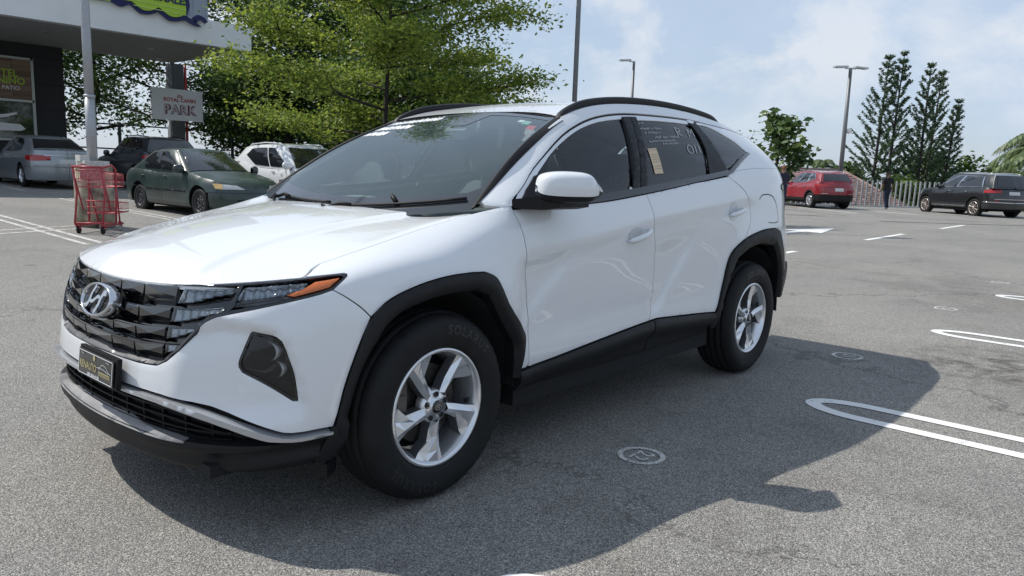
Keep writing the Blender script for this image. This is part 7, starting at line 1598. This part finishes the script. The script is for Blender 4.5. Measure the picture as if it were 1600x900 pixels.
# nearly bare twigs
root = empty('bare_shrub', (34.3, 13.9, 0), 0, 'nearly bare twiggy shrub with pale seed heads above the white SUV tailgate', 'shrub'); mb = MB(); rg = np.random.default_rng(4); Pc = []
for k in range(15):
    a, l = rg.uniform(0, 6.3), rg.uniform(.5, 1.3); p0 = Vector((0, 0, 2.0+.5*rg.random())); p1 = p0+Vector((math.cos(a)*l*.5, math.sin(a)*l*.5, l*.9)); mb.tube([p0, p0.lerp(p1, .5)+Vector((.05, 0, .05)), p1], [.03, .018, .008], 4)
    if k % 2: Pc.append(np.array(p1)+rg.normal(size=(7, 3))*.11)
mb.tube([(0, 0, 0), (.05, 0, 2.2)], .05, 6).build('stems', BARK, root); leaves_mesh('leaves', np.vstack(Pc), .2, LM4, root, rg)
for (x, y, h, s, sd, lab) in ((52.5, 14.5, 4.2, 2.6, 51, 'rounded green bush tree just right of the twin lamp post'), (58, 10.0, 5.4, 4.0, 52, 'broad green tree behind the norfolk pines'), (60.5, 6.2, 4.6, 3.6, 53, 'mid green tree between the pines and the palm'), (57, 17.5, 4.0, 3.0, 54, 'low green tree left of the twin lamp post'), (62, 1.0, 5.0, 4.2, 55, 'low dark tree behind the palm fronds'), (49.5, 10.2, 3.4, 2.2, 56, 'dense green shrub filling the gap behind the post fence'), (52.8, 6.4, 3.6, 2.6, 57, 'dark shrub behind the front of the black SUV')):
    tree('bush_tree', lab, (x, y, -2.6), sd, LM3, size=.34, height=h, trunk=.6, tr=.12, limbs=10, spread=s, per=12, twigs=6, subs=6, layer=False, cl=.42, updraw=.4, group='green trees beyond the post fence')
def norfolk(label, base, top, seed, w0):
    rg = np.random.default_rng(seed); root = empty('norfolk_pine', base, 0, label, 'tree', 'norfolk pines beyond the post fence'); tb = MB(); lb = MB(); T = Vector(top)-Vector(base); Hh = T.z
    tb.tube([Vector((0, 0, -3)), Vector((0, 0, 0)), T*.5+Vector((0, 0, 0)), T], [.17, .15, .09, .02], 8); P = []
    n = 21
    for i in range(n):
        f = (i+.3)/n; c_ = T*(.06+.94*f); L = w0*(1-f)**.85*(.8+.35*rg.random())*(.75 if f < .12 else 1)+.12
        for k in range(5):
            if rg.random() < .14: continue
            a = 2*math.pi*k/5+i*.5+rg.uniform(-.25, .25); up = .55+.60*f+rg.uniform(-.12, .12); pts = [c_]
            for q in range(1, 5): pts.append(c_+Vector((math.cos(a)*L*q/4, math.sin(a)*L*q/4, L*up*(q/4)**1.3)))
            lb.tube(pts, [.022, .018, .012, .008, .005], 4)
            m_ = int(22+74*L); u = rg.uniform(.22, 1.0, m_)**.75; S = np.array([list(pts[min(3, int(v*4))].lerp(pts[min(3, int(v*4))+1], v*4-min(3, int(v*4)))) for v in u])
            P.append(S+rg.normal(size=(m_, 3))*np.array([.045, .045, .045]))
    tb.build('trunk', BARKD, root); lb.build('branches', BARKD, root); C = np.vstack(P); leaves_mesh('crown', C, .17, LMN, root, rg, flat=-.2, aspect=.34, bend=.1)
norfolk('tallest norfolk pine at the left, leaning slightly right', (50.9, 12.55, -2.4), (51.35, 12.30, 9.30), 61, 2.35)
norfolk('slender norfolk pine with a bare straight trunk, second from the left', (51.75, 11.9, -2.4), (51.75, 11.55, 9.55), 62, 1.75)
norfolk('dense norfolk pine, third from the left', (53.1, 10.35, -2.4), (53.0, 10.25, 8.85), 63, 2.1)
norfolk('norfolk pine just behind and right of the dense third one', (55.6, 10.6, -2.4), (55.65, 10.15, 8.65), 64, 2.0)
norfolk('shortest norfolk pine at the right end of the row', (54.4, 9.35, -2.4), (54.35, 8.70, 6.65), 65, 1.35)
def palm(name, label, loc, h, n, L, seed, lsz=1., cat='palm tree'):
    rg = np.random.default_rng(seed); root = empty(name, loc, 0, label, cat); MB().tube([(0, 0, 0), (.1, .05, h*.5), (0, 0, h)], [.17*lsz, .14*lsz, .12*lsz], 10).build('trunk', BARK, root)
    for k in range(n):
        a = k*2.399+rg.uniform(-.2, .2); el = rg.uniform(-.25, 1.15); V = []; F = []; pts = []; p = Vector((0, 0, h)); d = Vector((math.cos(a)*math.cos(el), math.sin(a)*math.cos(el), math.sin(el)))
        for i in range(15): pts.append(p.copy()); p = p+d.normalized()*L/14; d = d+Vector((0, 0, -.115))
        mb = MB().tube(pts, [.03*lsz*(1-i/16) for i in range(15)], 4); 
        for i in range(1, 15):
            for sub in range(3):
                b0 = pts[i-1].lerp(pts[i], sub/3); dr = (pts[i]-pts[i-1]).normalized(); sd = dr.cross(Vector((0, 0, 1))).normalized(); ln = L*.24*math.sin(math.pi*min(1, (i+1)/15.5))**.6*rg.uniform(.8, 1.1)
                for sg in (-1, 1):
                    e1 = b0+(sd*sg*.85+dr*.55+Vector((0, 0, -.18)))*ln*.55; e2 = b0+(sd*sg*.75+dr*.7+Vector((0, 0, -.70)))*ln; w = dr*.022*lsz*2
                    kk = len(V); V += [b0-w, b0+w, e1+w*.9, e1-w*.9, e2]; F += [(kk, kk+1, kk+2, kk+3), (kk+3, kk+2, kk+4)]
        o = mesh_from('frond', V, F, LMP, root, False); 
        for v, f, s_ in ((mb.V, mb.F, 0),): mesh_from('frond_stem', v, f, BARK, o, True)
    return root
palm('palm_tree', 'palm with long arching pale green fronds at the right edge above the black SUV', (45.9, 2.1, -3), 5.9, 40, 3.7, 71)
palm('palm_tree', 'small distant palm crown above the roof of the red SUV', (69, 22.2, -3), 5.2, 22, 2.3, 72, .8)
palm('palm_tree', 'palm standing behind the camera and mirrored in the side glass', (6.2, -11.5, 0), 4.6, 20, 3.2, 73, .9)
